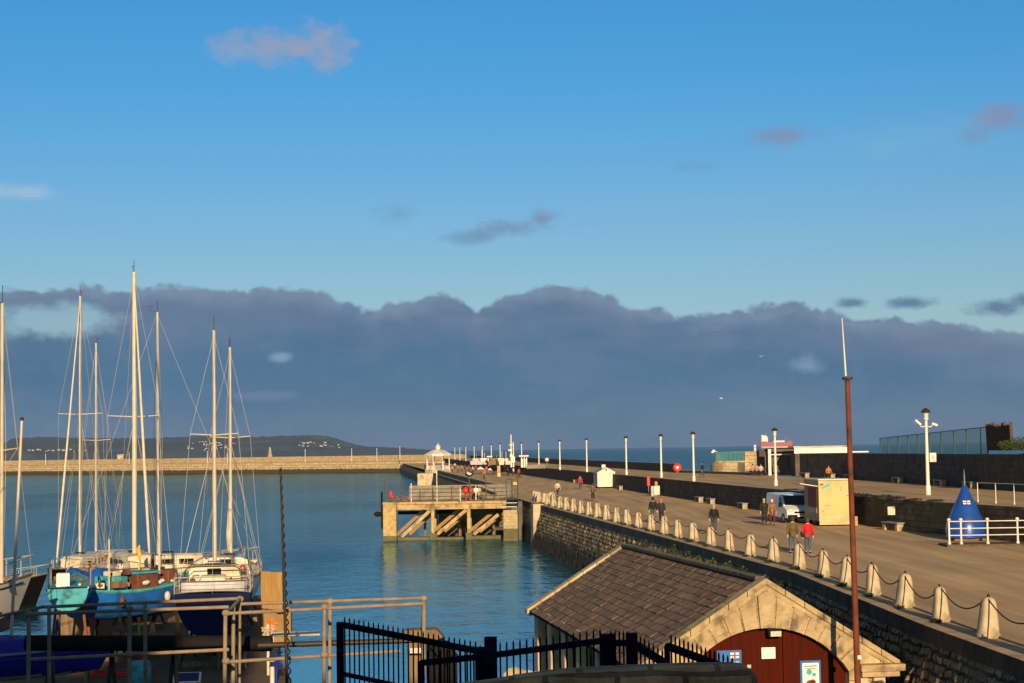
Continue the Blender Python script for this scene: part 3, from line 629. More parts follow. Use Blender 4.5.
# cluster of bollards by the jetty gate
for k in range(9):
    a = k / 8; px = 519 + a * 36; y = 176 - a * 9; p = at_y(EDGE, y, .8 + random.uniform(0, .25) + (1.0 if k in (5, 6, 7) else 0))[0]
    o = copy_tree(bol0); o.location = (p.x, p.y, .012); o.rotation_euler.z = random.uniform(-.3, .3); o.scale = (.95,) * 3
    tag(o, '%s pale stone bollard of the cluster crowded beside the jetty gate' % ordw(k), 'bollard', 'stone bollards by the jetty gate')
# weed tufts on the coping, one at many bollard feet
def tuft_mesh(n, r, h, mats, name):
    q = MB()
    for _ in range(n):
        a = random.uniform(0, 6.28); rr = r * math.sqrt(random.random()); x, y = rr * math.cos(a), rr * math.sin(a); z = random.uniform(0, h) * (1 - .5 * rr / r)
        l = random.uniform(.06, .16); n1 = Vector((random.gauss(0, 1), random.gauss(0, 1), random.gauss(.4, .6))).normalized(); n2 = n1.orthogonal().normalized()
        c = Vector((x, y, z)); q.face([c - n2 * l * .35, c + n1 * l * .5 - n2 * l * .1, c + n1 * l, c + n2 * l * .35], random.randrange(len(mats)))
    return q
tf = tuft_mesh(160, .30, .32, [0, 1], '').build('weed_tuft', [MT['leaf'], MT['leaf']], smooth=False)
tags_t = []
used = False
for k in range(2, min(18, len(bpos))):
    p = bpos[k]; o = tf if not used else copy_tree(tf); used = True
    d = along(EDGE, t0 + k * SP)[1]; o.location = (p.x - d.y * .28 - d.x * .2, p.y + d.x * .0 - .5, .012); s_ = random.uniform(.45, .75); o.scale = (s_, s_, s_ * .9); o.rotation_euler.z = random.uniform(0, 6)
    tag(o, 'dark weed tuft at the foot of the %s stone bollard from the right' % ordw(k), 'weed', 'weed tufts at the bollard feet')
# bushes growing out of the harbour wall above the roof
bush = tuft_mesh(420, .55, .9, [0, 1], '').build('wall_fern', [MT['leaf'], MT['leafy']], smooth=False)
for k, (t, z, s_) in enumerate([(76, -.9, .9), (79, -.8, .8), (82.5, -1.0, 1.0), (86, -.9, .75), (89, -1.1, 1.1), (93, -.8, .9), (97, -1.1, .8), (102, -.9, .8), (72, -.9, .7), (69, -.8, .6)]):
    o = bush if k == 0 else copy_tree(bush); p, d = along(EDGE, t, -.18); o.location = (p.x, p.y, z); o.scale = (s_ * .7, s_ * 1.2, s_ * .8); o.rotation_euler.z = random.uniform(0, 6)
    tag(o, 'green fern on the harbour wall above the slate roof, %s from the right' % ordw(k if k < 8 else k), 'fern', 'ferns growing from the harbour wall')

# ------------------------------------------------------------------ lamp posts on the upper walk
def make_lamp(name='lamp_post'):
    root = empty(name, 'x', 'lamp post')
    q = MB(); q.lathe([(.16, 0), (.16, .5), (.115, .6), (.085, 4.2), (.075, 4.25), (0, 4.25)], n=12); q.build('pole', MT['whitepole'], root)
    q = MB(); q.lathe([(0, 4.22), (.09, 4.25), (.17, 4.36), (.17, 4.40), (.0, 4.4)], n=12); q.build('collar', MT['whitepole'], root)
    q = MB(); q.lathe([(.12, 4.40), (.18, 4.72), (.16, 4.76), (0, 4.78)], n=12); q.build('lantern', MT['lampglass'], root)
    q = MB(); q.lathe([(.29, 4.72), (.30, 4.76), (.22, 4.88), (.06, 4.98), (0, 5.02)], n=14); q.build('cap', MT['blackiron'], root)
    return root
lamp0 = make_lamp()
lp = [(776, 486.0), (694, 481.5), (661.5, 477.7), (626.6, 475), (587, 472), (560, 470.4), (539, 469), (521.8, 467.6)]
ds = []
lpos = []
for px, py in lp:
    g = G(px, py, UP); lpos.append(g)
# regular spacing along the top of the retaining wall farther out
ys_ = [145, 167.5, 190, 214, 244, 281, 318, 355, 392, 430, 470, 512, 556, 602, 650]
for k, y in enumerate(ys_):
    if k < 5: p = (lpos[k].x, lpos[k].y)
    else:
        pxs = [560, 539, 521.8, 500.3, 491.5, 482.6, 474.4, 466, 460, 455][k - 5]; p = (XAT(pxs, y, 465), y)
    o = lamp0 if k == 0 else copy_tree(lamp0); o.location = (p[0], p[1], UP); o.scale = (1, 1, 1)
    tag(o, '%s white lamp post with dark cap along the upper walk, counting from the white van' % ordw(k), 'lamp post', 'white lamp posts on the upper walk')
# camera lamp post at right
g = G(928.3, 495, UP); cl_ = copy_tree(lamp0); cl_.name = 'lamp_post_with_arms'; cl_.location = g; cl_.scale = (1.1, 1.1, 1.165)
tag(cl_, 'white lamp post with two curved side arms and a small square sign', 'lamp post')
for sgn in (-1, 1):
    q = MB(); q.tube([(0, 0, 3.95), (sgn * .25, 0, 3.90), (sgn * .42, 0, 4.0), (sgn * .50, 0, 4.12)], .03, 6); ar = q.build('arm', MT['whitepole'], cl_)
    q = MB(); q.bar((sgn * .34, -.1, 4.02 if sgn < 0 else 4.1), (sgn * .66, -.1, 4.30) if sgn < 0 else (sgn * .66, -.1, 3.98), .10, .12); q.build('lamp_head', MT['whitepole'], ar)
q = MB(); q.box((.34, -.04, 2.15), (.40, .05, .52)); sg = q.build('sign_plate', MT['white'], cl_)
q = MB(); q.box((.34, -.07, 2.17), (.16, .02, .16)); sg2 = q.build('sign_mark', MT['grey'], sg)
# lamp posts on the breakwater arm
for k, px in enumerate([129, 208, 228, 306, 352, 377, 400, 45]):
    if px < 400:
        # intersect with the arm line
        best = min((abs(XAT(px, arm_pt(t, 5, 0)[1], 460) - arm_pt(t, 5, 0)[0]), t) for t in [T * i / 400 for i in range(401)]); pt = arm_pt(best[1], 5, 1.14)
    else: pt = (XAT(px, 745, 460), 745, UP)
    o = copy_tree(lamp0); o.location = pt; o.scale = (1.1, 1.1, 1.25)
    tag(o, 'slim lamp post on the breakwater arm, %s' % ['behind the leftmost thick mast', 'just left of the middle masts', 'just right of the middle masts', 'right of the white obelisk', 'above the open water', 'left of the bandstand', 'nearest the bandstand', 'behind the left boat rigging'][k], 'lamp post', 'lamp posts on the breakwater')
# obelisk
best = min((abs(XAT(269, arm_pt(t, 10.2, 0)[1], 457) - arm_pt(t, 10.2, 0)[0]), t) for t in [T * i / 400 for i in range(401)]); pt = arm_pt(best[1], 10.2, 3.64)
q = MB(); q.lathe([(1.1, 0), (1.1, .8), (.8, .85), (.45, 4.0), (.2, 4.6), (0, 4.8)], n=4); tag(q.build('obelisk', MT['stone_pale'], loc=pt, smooth=False), 'small white obelisk standing on the far breakwater', 'obelisk')
best = min((abs(XAT(120, arm_pt(t, 10.2, 0)[1], 457) - arm_pt(t, 10.2, 0)[0]), t) for t in [T * i / 400 for i in range(401)]); pt = arm_pt(best[1], 10.2, 3.64)
q = MB(); q.box((0, 0, .8), (3, 2, 1.6)); q.extrude([(-1.7, -1.2, 1.6), (-1.7, 1.2, 1.6), (-1.7, 0, 2.4)], (3.4, 0, 0)); tag(q.build('lookout_hut', MT['stone_tan'], loc=pt, smooth=False), 'small tan stone hut on top of the breakwater behind the masts', 'hut')

# ------------------------------------------------------------------ benches
def make_bench(L=2.4):
    root = empty('stone_bench', 'x', 'bench')
    q = MB(); q.box((0, 0, .47), (.50, L, .09)); q.build('seat', MT['deckgrey'], root, bevel=.012)
    for sgn in (-1, 1): q = MB(); q.box((0, sgn * (L / 2 - .28), .211), (.42, .34, .422)); q.build('support', MT['stone_pale'], root, bevel=.015)
    return root
MT['deckgrey'] = pmat('bench seat', (.24, .26, .27), (.17, .18, .19), 3, .6)
bench0 = make_bench(); first = True
def put_bench(x, y, z, rz, label, grp):
    global first
    o = bench0 if first else copy_tree(bench0); first = False
    o.location = (x, y, z); o.rotation_euler.z = rz; tag(o, label, 'bench', grp)
for px, py, lab in [(637, 489.5, 'beside the white hut'), (697, 502, 'left of the man walking away in black'), (727, 503.5, 'above the man walking away in black'), (754, 508.5, 'left of the white van'), (911, 530, 'under the lamp post with arms'), (567, 483, 'left of the white hut')]:
    y = G(px, py, 0).y; p, d = at_y(WALL, y, -.42); put_bench(p.x, p.y, 0, math.atan2(d.y, d.x) - math.pi / 2, 'stone bench against the lower wall, ' + lab, 'benches along the lower wall')
for px, py, lab in [(808, 477.5, 'right of the white shelter'), (837, 478.6, 'behind the yellow kiosk'), (861, 479.5, 'just right of the rusty pole'), (901, 483, 'left of the lamp post with arms'), (951, 486, 'behind the tip of the blue buoy'), (994, 488, 'behind the white railing at far right')]:
    y = G(px, py, UP).y; p, d = at_y(OUT, y, -.45); put_bench(p.x, p.y, UP, math.atan2(d.y, d.x) - math.pi / 2, 'stone bench against the tall sea wall, ' + lab, 'benches along the sea wall')

# ------------------------------------------------------------------ kiosk
kx = XAT(819.3, 111.5, 525); kz = 0
ks = empty('food_kiosk', 'yellow food kiosk trailer with an open hatch beside the white van', 'kiosk', (kx, 111.5, 0), rz=R(4))
W_, L_, H_ = 2.12, 3.9, 3.0
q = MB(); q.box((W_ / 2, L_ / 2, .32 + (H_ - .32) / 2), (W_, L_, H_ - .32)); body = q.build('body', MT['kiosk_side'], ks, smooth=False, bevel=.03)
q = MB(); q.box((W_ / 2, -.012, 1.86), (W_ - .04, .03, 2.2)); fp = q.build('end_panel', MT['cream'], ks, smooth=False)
q = MB(); q.box((W_ / 2, -.012, .42), (W_ - .04, .034, .66)); q.build('lower_panel', MT['creamlow'], ks, smooth=False)
q = MB(); q.box((W_ / 2, L_ / 2 - .05, H_ + .03), (W_ + .1, L_ + .2, .07)); q.build('roof', MT['white'], ks, smooth=False)
q = MB(); q.box((-.01, 1.6, 1.85), (.04, 2.3, 1.25)); hatch = q.build('serving_hatch', MT['darkred'], ks, smooth=False)
q = MB(); q.box((-.012, 1.6, 1.02), (.06, 2.3, .34)); q.build('counter', MT['grey'], hatch, smooth=False)
q = MB(); q.bar((0, .2, 2.62), (-1.15, .2, 2.78), .02, .02); q.bar((0, 1.6, 2.6), (-1.2, 1.6, 2.80), 3.0, .05, up=(0, 0, 1)); q.build('awning', MT['white'], ks, smooth=False)
q = MB(); q.box((.50, -.035, 2.60), (.58, .02, .16), mat=Matrix.Rotation(R(-28), 3, 'Y')); q.build('blue_stripe', MT['cyan'], fp, smooth=False)
q = MB(); q.box((.22, -.035, 2.72), (.22, .02, .14)); q.build('red_mark', MT['red'], fp, smooth=False)
for (x, z, ww, hh) in ((.45, 2.3, .5, .04), (.5, 1.35, .5, .05), (1.5, 2.45, .14, .30), (1.9, 1.98, .14, .1), (.26, .98, .2, .14), (1.28, 2.52, .08, .06)):
    q = MB(); q.box((x, -.035, z), (ww, .02, hh)); q.build('fitting', MT['grey'], fp, smooth=False)
for yy in (1.0, 3.0):
    for xx in (.15, W_ - .15): q = MB(); q.cyl((xx - .09, yy, .3), (xx + .09, yy, .3), .3, n=16); q.build('wheel', MT['tyre'], ks)
q = MB(); q.box((W_ + .25, .3, .30), (.42, .5, .6)); q.build('gas_locker', MT['creamlow'], ks, smooth=False, bevel=.02)

# ------------------------------------------------------------------ van (local: x forward, y left)
def make_van():
    root = empty('panel_van', 'white panel van parked behind the yellow kiosk', 'van')
    sec = []
    # side profile (x, z) lower edge .35
    L2 = 2.45
    prof = [(-2.40, .38), (2.30, .34), (2.42, .55), (2.38, .86), (2.10, 1.02), (1.62, 1.16), (.98, 1.86), (.75, 1.95), (-2.30, 1.99), (-2.42, 1.86)]
    q = MB(); rows = []
    for y, ins, in ((-.95, 0), (-.98, 0), (0, 0), (.98, 0), (.95, 0)):
        pass
    def sect(y):
        out = []
        for x, z in prof:
            t = max(0, (z - 1.0) / 1.0); out.append((x * (1 - .0 * t), y * (1 - .10 * t), z))
        return out
    q.grid([sect(-.96), sect(-.5), sect(0), sect(.5), sect(.96)], cv=False, cu=True)
    q.face(sect(-.96)); q.face(list(reversed(sect(.96))))
    body = q.build('body', MT['vanwhite'], root, bevel=.05, ang=30)
    q = MB(); q.face([(1.60, -.84, 1.20), (1.60, .84, 1.20), (1.02, .79, 1.83), (1.02, -.79, 1.83)]); 
    for k in range(len(q.v)): q.v[k] += Vector((.03, 0, .03))
    q.build('windscreen', MT['glassdark'], root, smooth=False)
    for s_ in (-1, 1):
        q = MB(); q.face([(1.42, s_ * .945, 1.16), (.55, s_ * .945, 1.16), (.55, s_ * .885, 1.78), (.98, s_ * .885, 1.78)]); 
        for k in range(len(q.v)): q.v[k].y += s_ * .02
        q.build('side_window', MT['glassdark'], root, smooth=False)
        q = MB(); q.box((1.25, s_ * 1.08, 1.22), (.12, .2, .28)); q.build('mirror', MT['black'], root, bevel=.03)
        q = MB(); q.box((2.30, s_ * .70, .88), (.22, .34, .22)); q.build('headlight', MT['lampglass'], root, bevel=.04)
        for xx in (-1.45, 1.55):
            q = MB(); q.cyl((xx, s_ * .78, .33), (xx, s_ * .985, .33), .33, n=20); wl = q.build('wheel', MT['tyre'], root)
            q = MB(); q.cyl((xx, s_ * .98, .33), (xx, s_ * 1.0, .33), .19, n=16); q.build('rim', MT['grey'], wl)
    q = MB(); q.box((2.40, 0, .45), (.14, 1.84, .26)); q.build('bumper', MT['black'], root, bevel=.04)
    q = MB(); q.box((2.405, 0, .74), (.06, .9, .12)); q.build('grille', MT['black'], root)
    q = MB(); q.box((2.475, 0, .50), (.02, .5, .11)); q.build('number_plate', MT['paper'], root)
    return root
van = make_van(); vx = XAT(790, 118.5, 515); van.location = (vx, 118.7, 0); van.rotation_euler.z = math.atan2(-.99, .16)

# ------------------------------------------------------------------ white gabled hut on the lower promenade
hp = G(606.5, 488.3, 0); hx = G(597.5, 488, 0).x
h_ = empty('gabled_hut', 'white gabled wooden hut standing against the lower wall', 'hut', (hp.x, hp.y, 0), rz=R(5))
q = MB(); q.box((0, 1.9, 1.16), (2.36, 3.8, 1.92)); q.extrude([(-1.18, 0, 2.12), (1.18, 0, 2.12), (0, 0, 2.75)], (0, 3.8, 0)); q.build('wall', MT['white'], h_, smooth=False)
for s_ in (-1, 1):
    q = MB(); q.bar((s_ * .64, -.12, 2.44 + .07), (s_ * .64, 3.92, 2.44 + .07), 1.50, .05, up=(s_ * -.28 * 1.67, 0, 1)); 
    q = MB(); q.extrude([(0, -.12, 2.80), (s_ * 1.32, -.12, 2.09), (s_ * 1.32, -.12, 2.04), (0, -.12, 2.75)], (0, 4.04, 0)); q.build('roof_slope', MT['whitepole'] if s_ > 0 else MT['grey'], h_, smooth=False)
q = MB(); q.cyl((0, -.02, 2.45), (0, .03, 2.45), .12, n=12); q.build('gable_vent', MT['black'], h_)
q = MB(); q.box((-1.15, 1.4, 1.3), (.09, 1.8, 1.3)); q.build('side_shutter', MT['grey'], h_, smooth=False)
for xx in (-.8, .8):
    for yy in (.3, 3.4): q = MB(); q.box((xx, yy, .1), (.25, .25, .2)); q.build('foot', MT['black'], h_)
q = MB(); q.box((-.2, 1.2, 2.86), (.5, .5, .55)); q.build('roof_cowl', MT['white'], h_)

# ------------------------------------------------------------------ blue buoy and white railing at right
bd = 93.5; bx = XAT(966, bd, 530)
b_ = empty('marker_buoy', 'tall blue conical marker buoy standing behind the white railing', 'buoy', (bx, bd, 0))
q = MB(); q.lathe([(0, .10), (.98, .10), (1.08, .16), (1.09, .62), (1.02, .95), (.12, 2.95), (.07, 2.98), (0, 2.98)], n=40); q.build('cone', MT['buoyblue'], b_)
q = MB(); q.lathe([(.05, 2.95), (.035, 3.5), (.01, 3.85)], n=8); q.build('spike', MT['grey'], b_)
q = MB(); q.box((-.08, -.60, 2.05), (.40, .02, .20), mat=Matrix.Rotation(R(-25), 3, 'X')); em = q.build('emblem', MT['paper'], b_, smooth=False)
q = MB(); q.box((-.08, -.615, 2.05), (.40, .02, .05), mat=Matrix.Rotation(R(-25), 3, 'X')); q.box((-.08, -.617, 2.05), (.06, .02, .20), mat=Matrix.Rotation(R(-25), 3, 'X')); q.build('red_cross', MT['red'], em, smooth=False)
q = MB(); q.box((0, 0, .05), (1.7, 1.7, .10)); q.build('base', MT['timber'], b_)
def rail(pts, hgt, rails, postr, railr, mat, name, label, cat, loc, ball=True, skip=()):
    root = empty(name, label, cat, loc)
    for p in pts:
        p = Vector(p); q = MB(); q.lathe([(postr * 1.6, 0), (postr * 1.6, .08), (postr, .12), (postr * .9, hgt - .04)] + ([(postr * 1.7, hgt), (postr * 1.9, hgt + .05), (postr * 1.3, hgt + .12), (0, hgt + .14)] if ball else [(postr * .9, hgt), (0, hgt)]), c=p, n=10); q.build('post', mat, root)
    for z in rails:
        q = MB()
        for a, b in zip(pts, pts[1:]): q.cyl(Vector(a) + Vector((0, 0, z)), Vector(b) + Vector((0, 0, z)), railr, n=8)
        q.build('rail', mat, root)
    return root
rd = 87.5; rp = [(XAT(px, rd, 545), 0) for px in (949.5, 961.4, 988, 1018, 1048, 1078)]; x0 = rp[0][0]
plat = MB(); plat.box((x0 + 4.5, rd + .6, .0), (9.4, 1.9, .24)); tag(plat.build('railing_plinth', MT['wall_dark'], bevel=.02), 'low dark kerbed plinth carrying the white railing at far right', 'plinth')
rail([(x - x0, (0 if i != 0 else .0), 0) for i, (x, _) in enumerate(rp)], 1.2, (1.16, .80, .45), .055, .028, MT['whitepole'], 'white_railing', 'white railing with ball topped posts in front of the blue buoy', 'railing', (x0, rd, .12))
# railing on the upper walk's edge at right
pts = [G(px, py, UP + .01) for px, py in ((978, 502.5), (996, 503.5), (1014.5, 504.6), (1034, 506))]
rail([p - pts[0] for p in pts], 1.15, (1.13,), .03, .018, MT['greyhull'], 'upper_railing', 'thin pale railing on the upper walk edge above the blue buoy', 'railing', pts[0], ball=False)
# blue information board at the very right edge
p = G(1023, 488, UP); q = MB(); q.box((0, 0, .75), (.6, .06, 1.1)); ib = q.build('notice_board', MT['signblue'], loc=p); tag(ib, 'blue notice board at the right edge before the sea wall', 'notice board')
q = MB(); q.box((0, -.035, .75), (.4, .02, .8)); q.build('sheet', MT['paper'], ib)
# cream sign on the lower wall
p = G(894.5, 529, 0); q = MB(); q.box((0, 0, 1.05), (.46, .08, .52)); pwl = at_y(WALL, p.y - .5, -.12)[0]; sb = q.build('wall_sign', MT['white'], loc=(pwl.x, pwl.y, .10), rz=R(-20), bevel=.03); tag(sb, 'small pale rounded sign board fixed to the dark lower wall', 'sign')
q = MB(); q.cyl((0, .04, 1.05), (0, .3, 1.05), .035); q.build('bracket', MT['grey'], sb)

# ------------------------------------------------------------------ things along the lower wall
p = G(669, 495.8, 0); p = at_y(WALL, p.y, -.75)[0]; o = empty('litter_bin', 'white litter bin with a yellow lid beside the lower wall', 'litter bin', (p.x, p.y, 0))
q = MB(); q.box((0, 0, .62), (.62, .6, 1.0)); q.build('body', MT['white'], o, bevel=.03)
q = MB(); q.box((-.05, .1, 1.36), (.3, .3, .45)); q.build('lid', MT['orange'], o, bevel=.05)
q = MB(); q.box((-.28, .3, .55), (.7, .7, 1.1)); q.build('surround', MT['grey'], o, bevel=.02)
p = G(658.8, 494, 0); p = at_y(WALL, p.y + 1, -.12)[0]; o = empty('lifebuoy_case', 'narrow red lifebuoy case fixed to the lower wall', 'lifebuoy case', (p.x - .1, p.y, .95))
q = MB(); q.box((0, -.1, .5), (.36, .2, 1.1)); q.build('case', MT['red'], o, bevel=.06)
q = MB(); q.cyl((0, -.1, -.94), (0, -.1, 0), .04); q.build('post', MT['grey'], o)
p = P(677.3, 470, 226); o = empty('lifebuoy_stand', 'round red lifebuoy on a stand at the end of the parapet', 'lifebuoy', (p.x, p.y, UP)); o.scale = (1.0, 1.0, 1.0)
q = MB(); rows = []
for i in range(24):
    a = 2 * math.pi * i / 24; rows.append([((.40 + .16 * math.cos(b)) * math.cos(a), .16 * math.sin(b), .75 + (.40 + .16 * math.cos(b)) * math.sin(a)) for b in [2 * math.pi * j / 8 for j in range(8)]])
q.grid(rows, cu=True, cv=True); q.build('ring', MT['red'], o)
q = MB(); q.cyl((0, .02, .75), (0, .08, .75), .52, n=24); q.build('backing', MT['red'], o)
q = MB(); q.box((.02, -.12, .80), (.34, .04, .26)); q.box((.02, -.12, .62), (.18, .04, .14)); q.build('white_mark', MT['paper'], o)
q = MB(); q.cyl((0, .1, 0), (0, .1, .9), .05); q.build('post', MT['grey'], o)
for k, (px, py, lab) in enumerate([(519.5, 468.6, 'right of the tall white masts'), (565.5, 471.6, 'left of the lamp beside the hut')]):
    p = G(px, py + 4, 0); p = G(px, py + 2, UP)
p = G(547, 466.5, UP); q = MB(); q.cyl((0, 0, 0), (0, 0, 1.0), .06, m=1); q.ball((0, 0, 1.35), .42, n=14); tag(q.build('white_dome', [MT['white'], MT['grey']], loc=p), 'white ball on a short post by the far parapet', 'dome')
p = G(499, 472, 0); q = MB(); q.box((0, 0, .8), (.7, .7, 1.6)); tag(q.build('parking_machine', MT['cream'], loc=(p.x, p.y - 4, 0), bevel=.05), 'cream coloured box standing on the far promenade', 'box')
# yellow lit cube on a post near the jetty gate
p = G(499, 477.5, 0); o = empty('life_ring_box', 'small cream box on a dark post on the promenade behind the jetty gate', 'post box', (p.x, p.y, 0))
q = MB(); q.box((0, 0, .55), (.6, .6, .8)); q.build('box', MT['cream'], o, bevel=.05)
q = MB(); q.cyl((0, 0, .9), (0, 0, 3.0), .06); q.build('post', MT['navy'], o)

# ------------------------------------------------------------------ seaward shelter, white fascia building, green bastion, wall fence
sx0 = XAT(767, 197.5, 475); shl = empty('seaside_shelter', 'flat roofed shelter with pale pillars and dark recess on the upper walk', 'shelter', (sx0, 197.5, UP), rz=R(-8))
sw_ = 84 * 198 / F
q = MB(); q.box((1.6, 1.2, 3.28), (4.3, 3.4, .16)); q.build('roof', MT['grey'], shl, smooth=False)
q = MB(); q.box((1.6, 1.9, 1.55), (3.6, 1.6, 3.1)); q.build('back_wall', MT['stone_dark'], shl, smooth=False)
for xx, ww in ((.35, .35), (3.62, .42)): q = MB(); q.box((xx, .2, 1.6), (ww, .4, 3.2)); q.build('pillar', MT['greyhull'], shl, smooth=False, bevel=.02)
q = MB(); q.box((1.95, .22, 2.95), (2.9, .3, .4)); q.build('lintel', MT['stone_dark'], shl, smooth=False)
q = MB(); q.box((1.95, .24, 2.42), (2.9, .26, .12)); q.build('beam', MT['greyhull'], shl, smooth=False)
q = MB(); q.box((2.0, .5, .75), (2.6, .3, .8)); q.build('bench_front', MT['stone_dark'], shl, smooth=False)
d2 = 190; x0 = XAT(797, d2, 470); wb = empty('fascia_building', 'low building with bright white fascia above the sea wall', 'building', (x0, d2, UP), rz=R(-2))
q = MB(); q.box((2.6, 2.6, 1.35), (5.4, 4.0, 2.7)); q.build('wall', MT['wall_high'], wb, smooth=False)
q = MB(); q.box((.75, .5, 2.9), (1.9, .3, .75)); q.build('grey_fascia', MT['greyhull'], wb, smooth=False)
q = MB(); q.box((3.7, .4, 2.85), (4.0, .35, .62)); q.build('white_fascia', MT['whitepole'], wb, smooth=False)
q = MB(); q.box((2.8, 2.7, 3.28), (6.2, 4.9, .14)); q.build('roof', MT['stone_tan'], wb, smooth=False)
q = MB(); q.box((6.9, .9, 2.62), (2.4, .4, .14)); q.build('ledge', MT['whitepole'], wb, smooth=False)
# bastion
bd_ = 222; bc_ = empty('stone_bastion', 'curved tan stone bastion with green railing on top by the sea', 'bastion', (XAT(741, bd_, 470), bd_ + 3, UP))
R0 = 3.6
def arcwall(a0, a1, r_in, r_out, z0, z1, n=14):
    q = MB(); pr_ = [(r_out, z0), (r_out, z1), (r_in, z1), (r_in, z0)]; rows = []; uv = []
    for k in range(n + 1):
        a = R(a0 + (a1 - a0) * k / n); rows.append([(r * math.cos(a), r * math.sin(a), z) for r, z in pr_]); u = R0 * a; uv.append([(u, z0), (u, z1), (u, z1 + .5), (u, z0)])
    q.grid(rows, uv=uv); q.face(rows[0]); q.face(list(reversed(rows[-1]))); return q
arcwall(180, 262, 3.0, R0, 0, 1.35).build('left_wall', MT['bastion'], bc_, smooth=False)
arcwall(277, 335, 3.0, R0, 0, 1.35).build('right_wall', MT['bastion'], bc_, smooth=False)
arcwall(180, 335, 2.7, 3.3, 1.352, 1.55, 24).build('ledge', MT['bastion'], bc_, smooth=False)
arcwall(262, 277, 2.95, 3.2, 0, 1.35, 4).build('recess', MT['stone_dark'], bc_, smooth=False)
arcwall(280, 335, 2.75, 3.1, 1.552, 2.75, 10).build('upper_wall', MT['bastion'], bc_, smooth=False)
rr = empty('green_railing', 'pale green upright bar railing on top of the stone bastion', 'railing', (bc_.location.x, bc_.location.y, UP + 1.55))
for k in range(30):
    a = R(182 + 95 * k / 29); q = MB(); q.cyl((3.05 * math.cos(a), 3.05 * math.sin(a), 0), (3.05 * math.cos(a), 3.05 * math.sin(a), 1.15), .035, n=6); q.build('bar', MT['greenrail'], rr)
q = MB(); q.tube([(3.05 * math.cos(R(182 + 95 * k / 12)), 3.05 * math.sin(R(182 + 95 * k / 12)), 1.15) for k in range(13)], .05, 6); q.build('top_rail', MT['greenrail'], rr)
q = MB(); q.box((0, 0, 1.45), (1.5, 2.2, 2.9)); tag(q.build('timber_screen', MT['wicker'], loc=(XAT(764.5, 206, 470), 206, UP), smooth=False), 'dark brown timber screen between the bastion and the shelter', 'screen')
p = G(755, 474, UP); q = MB(); q.cyl((0, 0, 0), (0, 0, 1.0), .2); q.lathe([(.2, 0), (.3, .3), (.0, .5)], c=(0, 0, 0)); q2 = MB(); q2.cyl((0, 0, 0), (0, 0, .5), .16); q2.ball((0, 0, .68), .2); tag(q2.build('white_finial', MT['white'], loc=(XAT(755, 224, 452), 224, UP + 2.75)), 'small white capped vent on top of the bastion', 'vent')

# green fence on the sea wall
fe = empty('wall_fence', 'green mesh fence panels on top of the tall sea wall', 'fence', (30, 110, 4.6))
fpx = [878, 886, 896, 905.5, 915.5, 927, 938.8, 951.5, 964.5, 978.5, 985]
def walltop(px, off=.35):
    y = 60.0
    for _ in range(90):
        p = at_y(OUT, y, off)[0]
        if 512 + p.x * F / y * 1.0 > px: y += 1.5
        else: break
    for _ in range(40):
        p = at_y(OUT, y, off)[0]
        y += -.05 if 512 + p.x * F / y < px else .05
    return at_y(OUT, y, off)[0]
prev = None; cnt = 0
for k, px in enumerate(fpx):
    p = walltop(px); ztb = 4.43 if p.y > 118 else 4.71
    top_py = 438 + (426.5 - 438) * (px - 878) / 107; zt = ZAT(px, top_py, p.y)
    q = MB(); q.box((p.x - 30, p.y - 110, (zt + ztb) / 2 - 4.6), (.11, .11, zt - ztb)); q.build('post', MT['greenpost'], fe, smooth=False)
    if prev:
        pp, pz, pb = prev; Lx = (p - pp).length
        q = MB(); q.face([(pp.x - 30, pp.y - 110, pb - 4.6), (p.x - 30, p.y - 110, ztb - 4.6), (p.x - 30, p.y - 110, zt - 4.65), (pp.x - 30, pp.y - 110, pz - 4.65)], 0, [(0, 0), (Lx, 0), (Lx, zt - ztb), (0, pz - pb)])
        q.build('mesh_panel', MT['greenmesh'], fe, smooth=False)
        q = MB(); q.cyl((pp.x - 30, pp.y - 110, pz - 4.63), (p.x - 30, p.y - 110, zt - 4.63), .035, n=6); q.build('top_rail', MT['greenpost'], fe)
    prev = (p, zt, ztb)
pa, pb = walltop(985), walltop(1009); q = MB()
for k in range(16):
    a = pa.lerp(pb, k / 15); z0 = 4.7; z1 = ZAT(997, 424, a.y) + random.uniform(-.15, .15); q.box((a.x, a.y, (z0 + z1) / 2), (.16 + random.uniform(0, .05), .08, z1 - z0), mat=Matrix.Rotation(random.uniform(-.06, .06), 3, 'Y'))
for z in (5.0, 5.6, 6.1): q.bar((pa.x, pa.y - .08, z), (pb.x, pb.y - .08, z), .05, .08)
tag(q.build('wicker_screen', MT['wicker'], smooth=False), 'ragged brown wicker screen at the right end of the green fence', 'screen')
bs = tuft_mesh(2600, 1.3, 1.3, [0, 1], '').build('wall_bush', [MT['leaf'], MT['leafy']], smooth=False); p = walltop(1019); bs.location = (p.x + .3, p.y + .8, 4.7); bs.scale = (1.3, 1.7, .85)
tag(bs, 'green bush on the sea wall at the right edge beside the wicker screen', 'bush')
# weeds along the edge of the upper walk
for k, y in enumerate([101, 104, 107, 109.5, 112, 114, 116.5, 119, 123, 127, 132, 97]):
    o = copy_tree(tf); p = at_y(WALL, y, .5)[0]; o.location = (p.x, p.y, UP); o.scale = (random.uniform(1.2, 2.2), 2.8, random.uniform(.4, .8)); o.rotation_euler.z = random.uniform(-.3, .3)
    tag(o, 'low grassy weeds on the lip of the upper walk near the armed lamp post', 'weed', 'weeds along the upper walk edge')

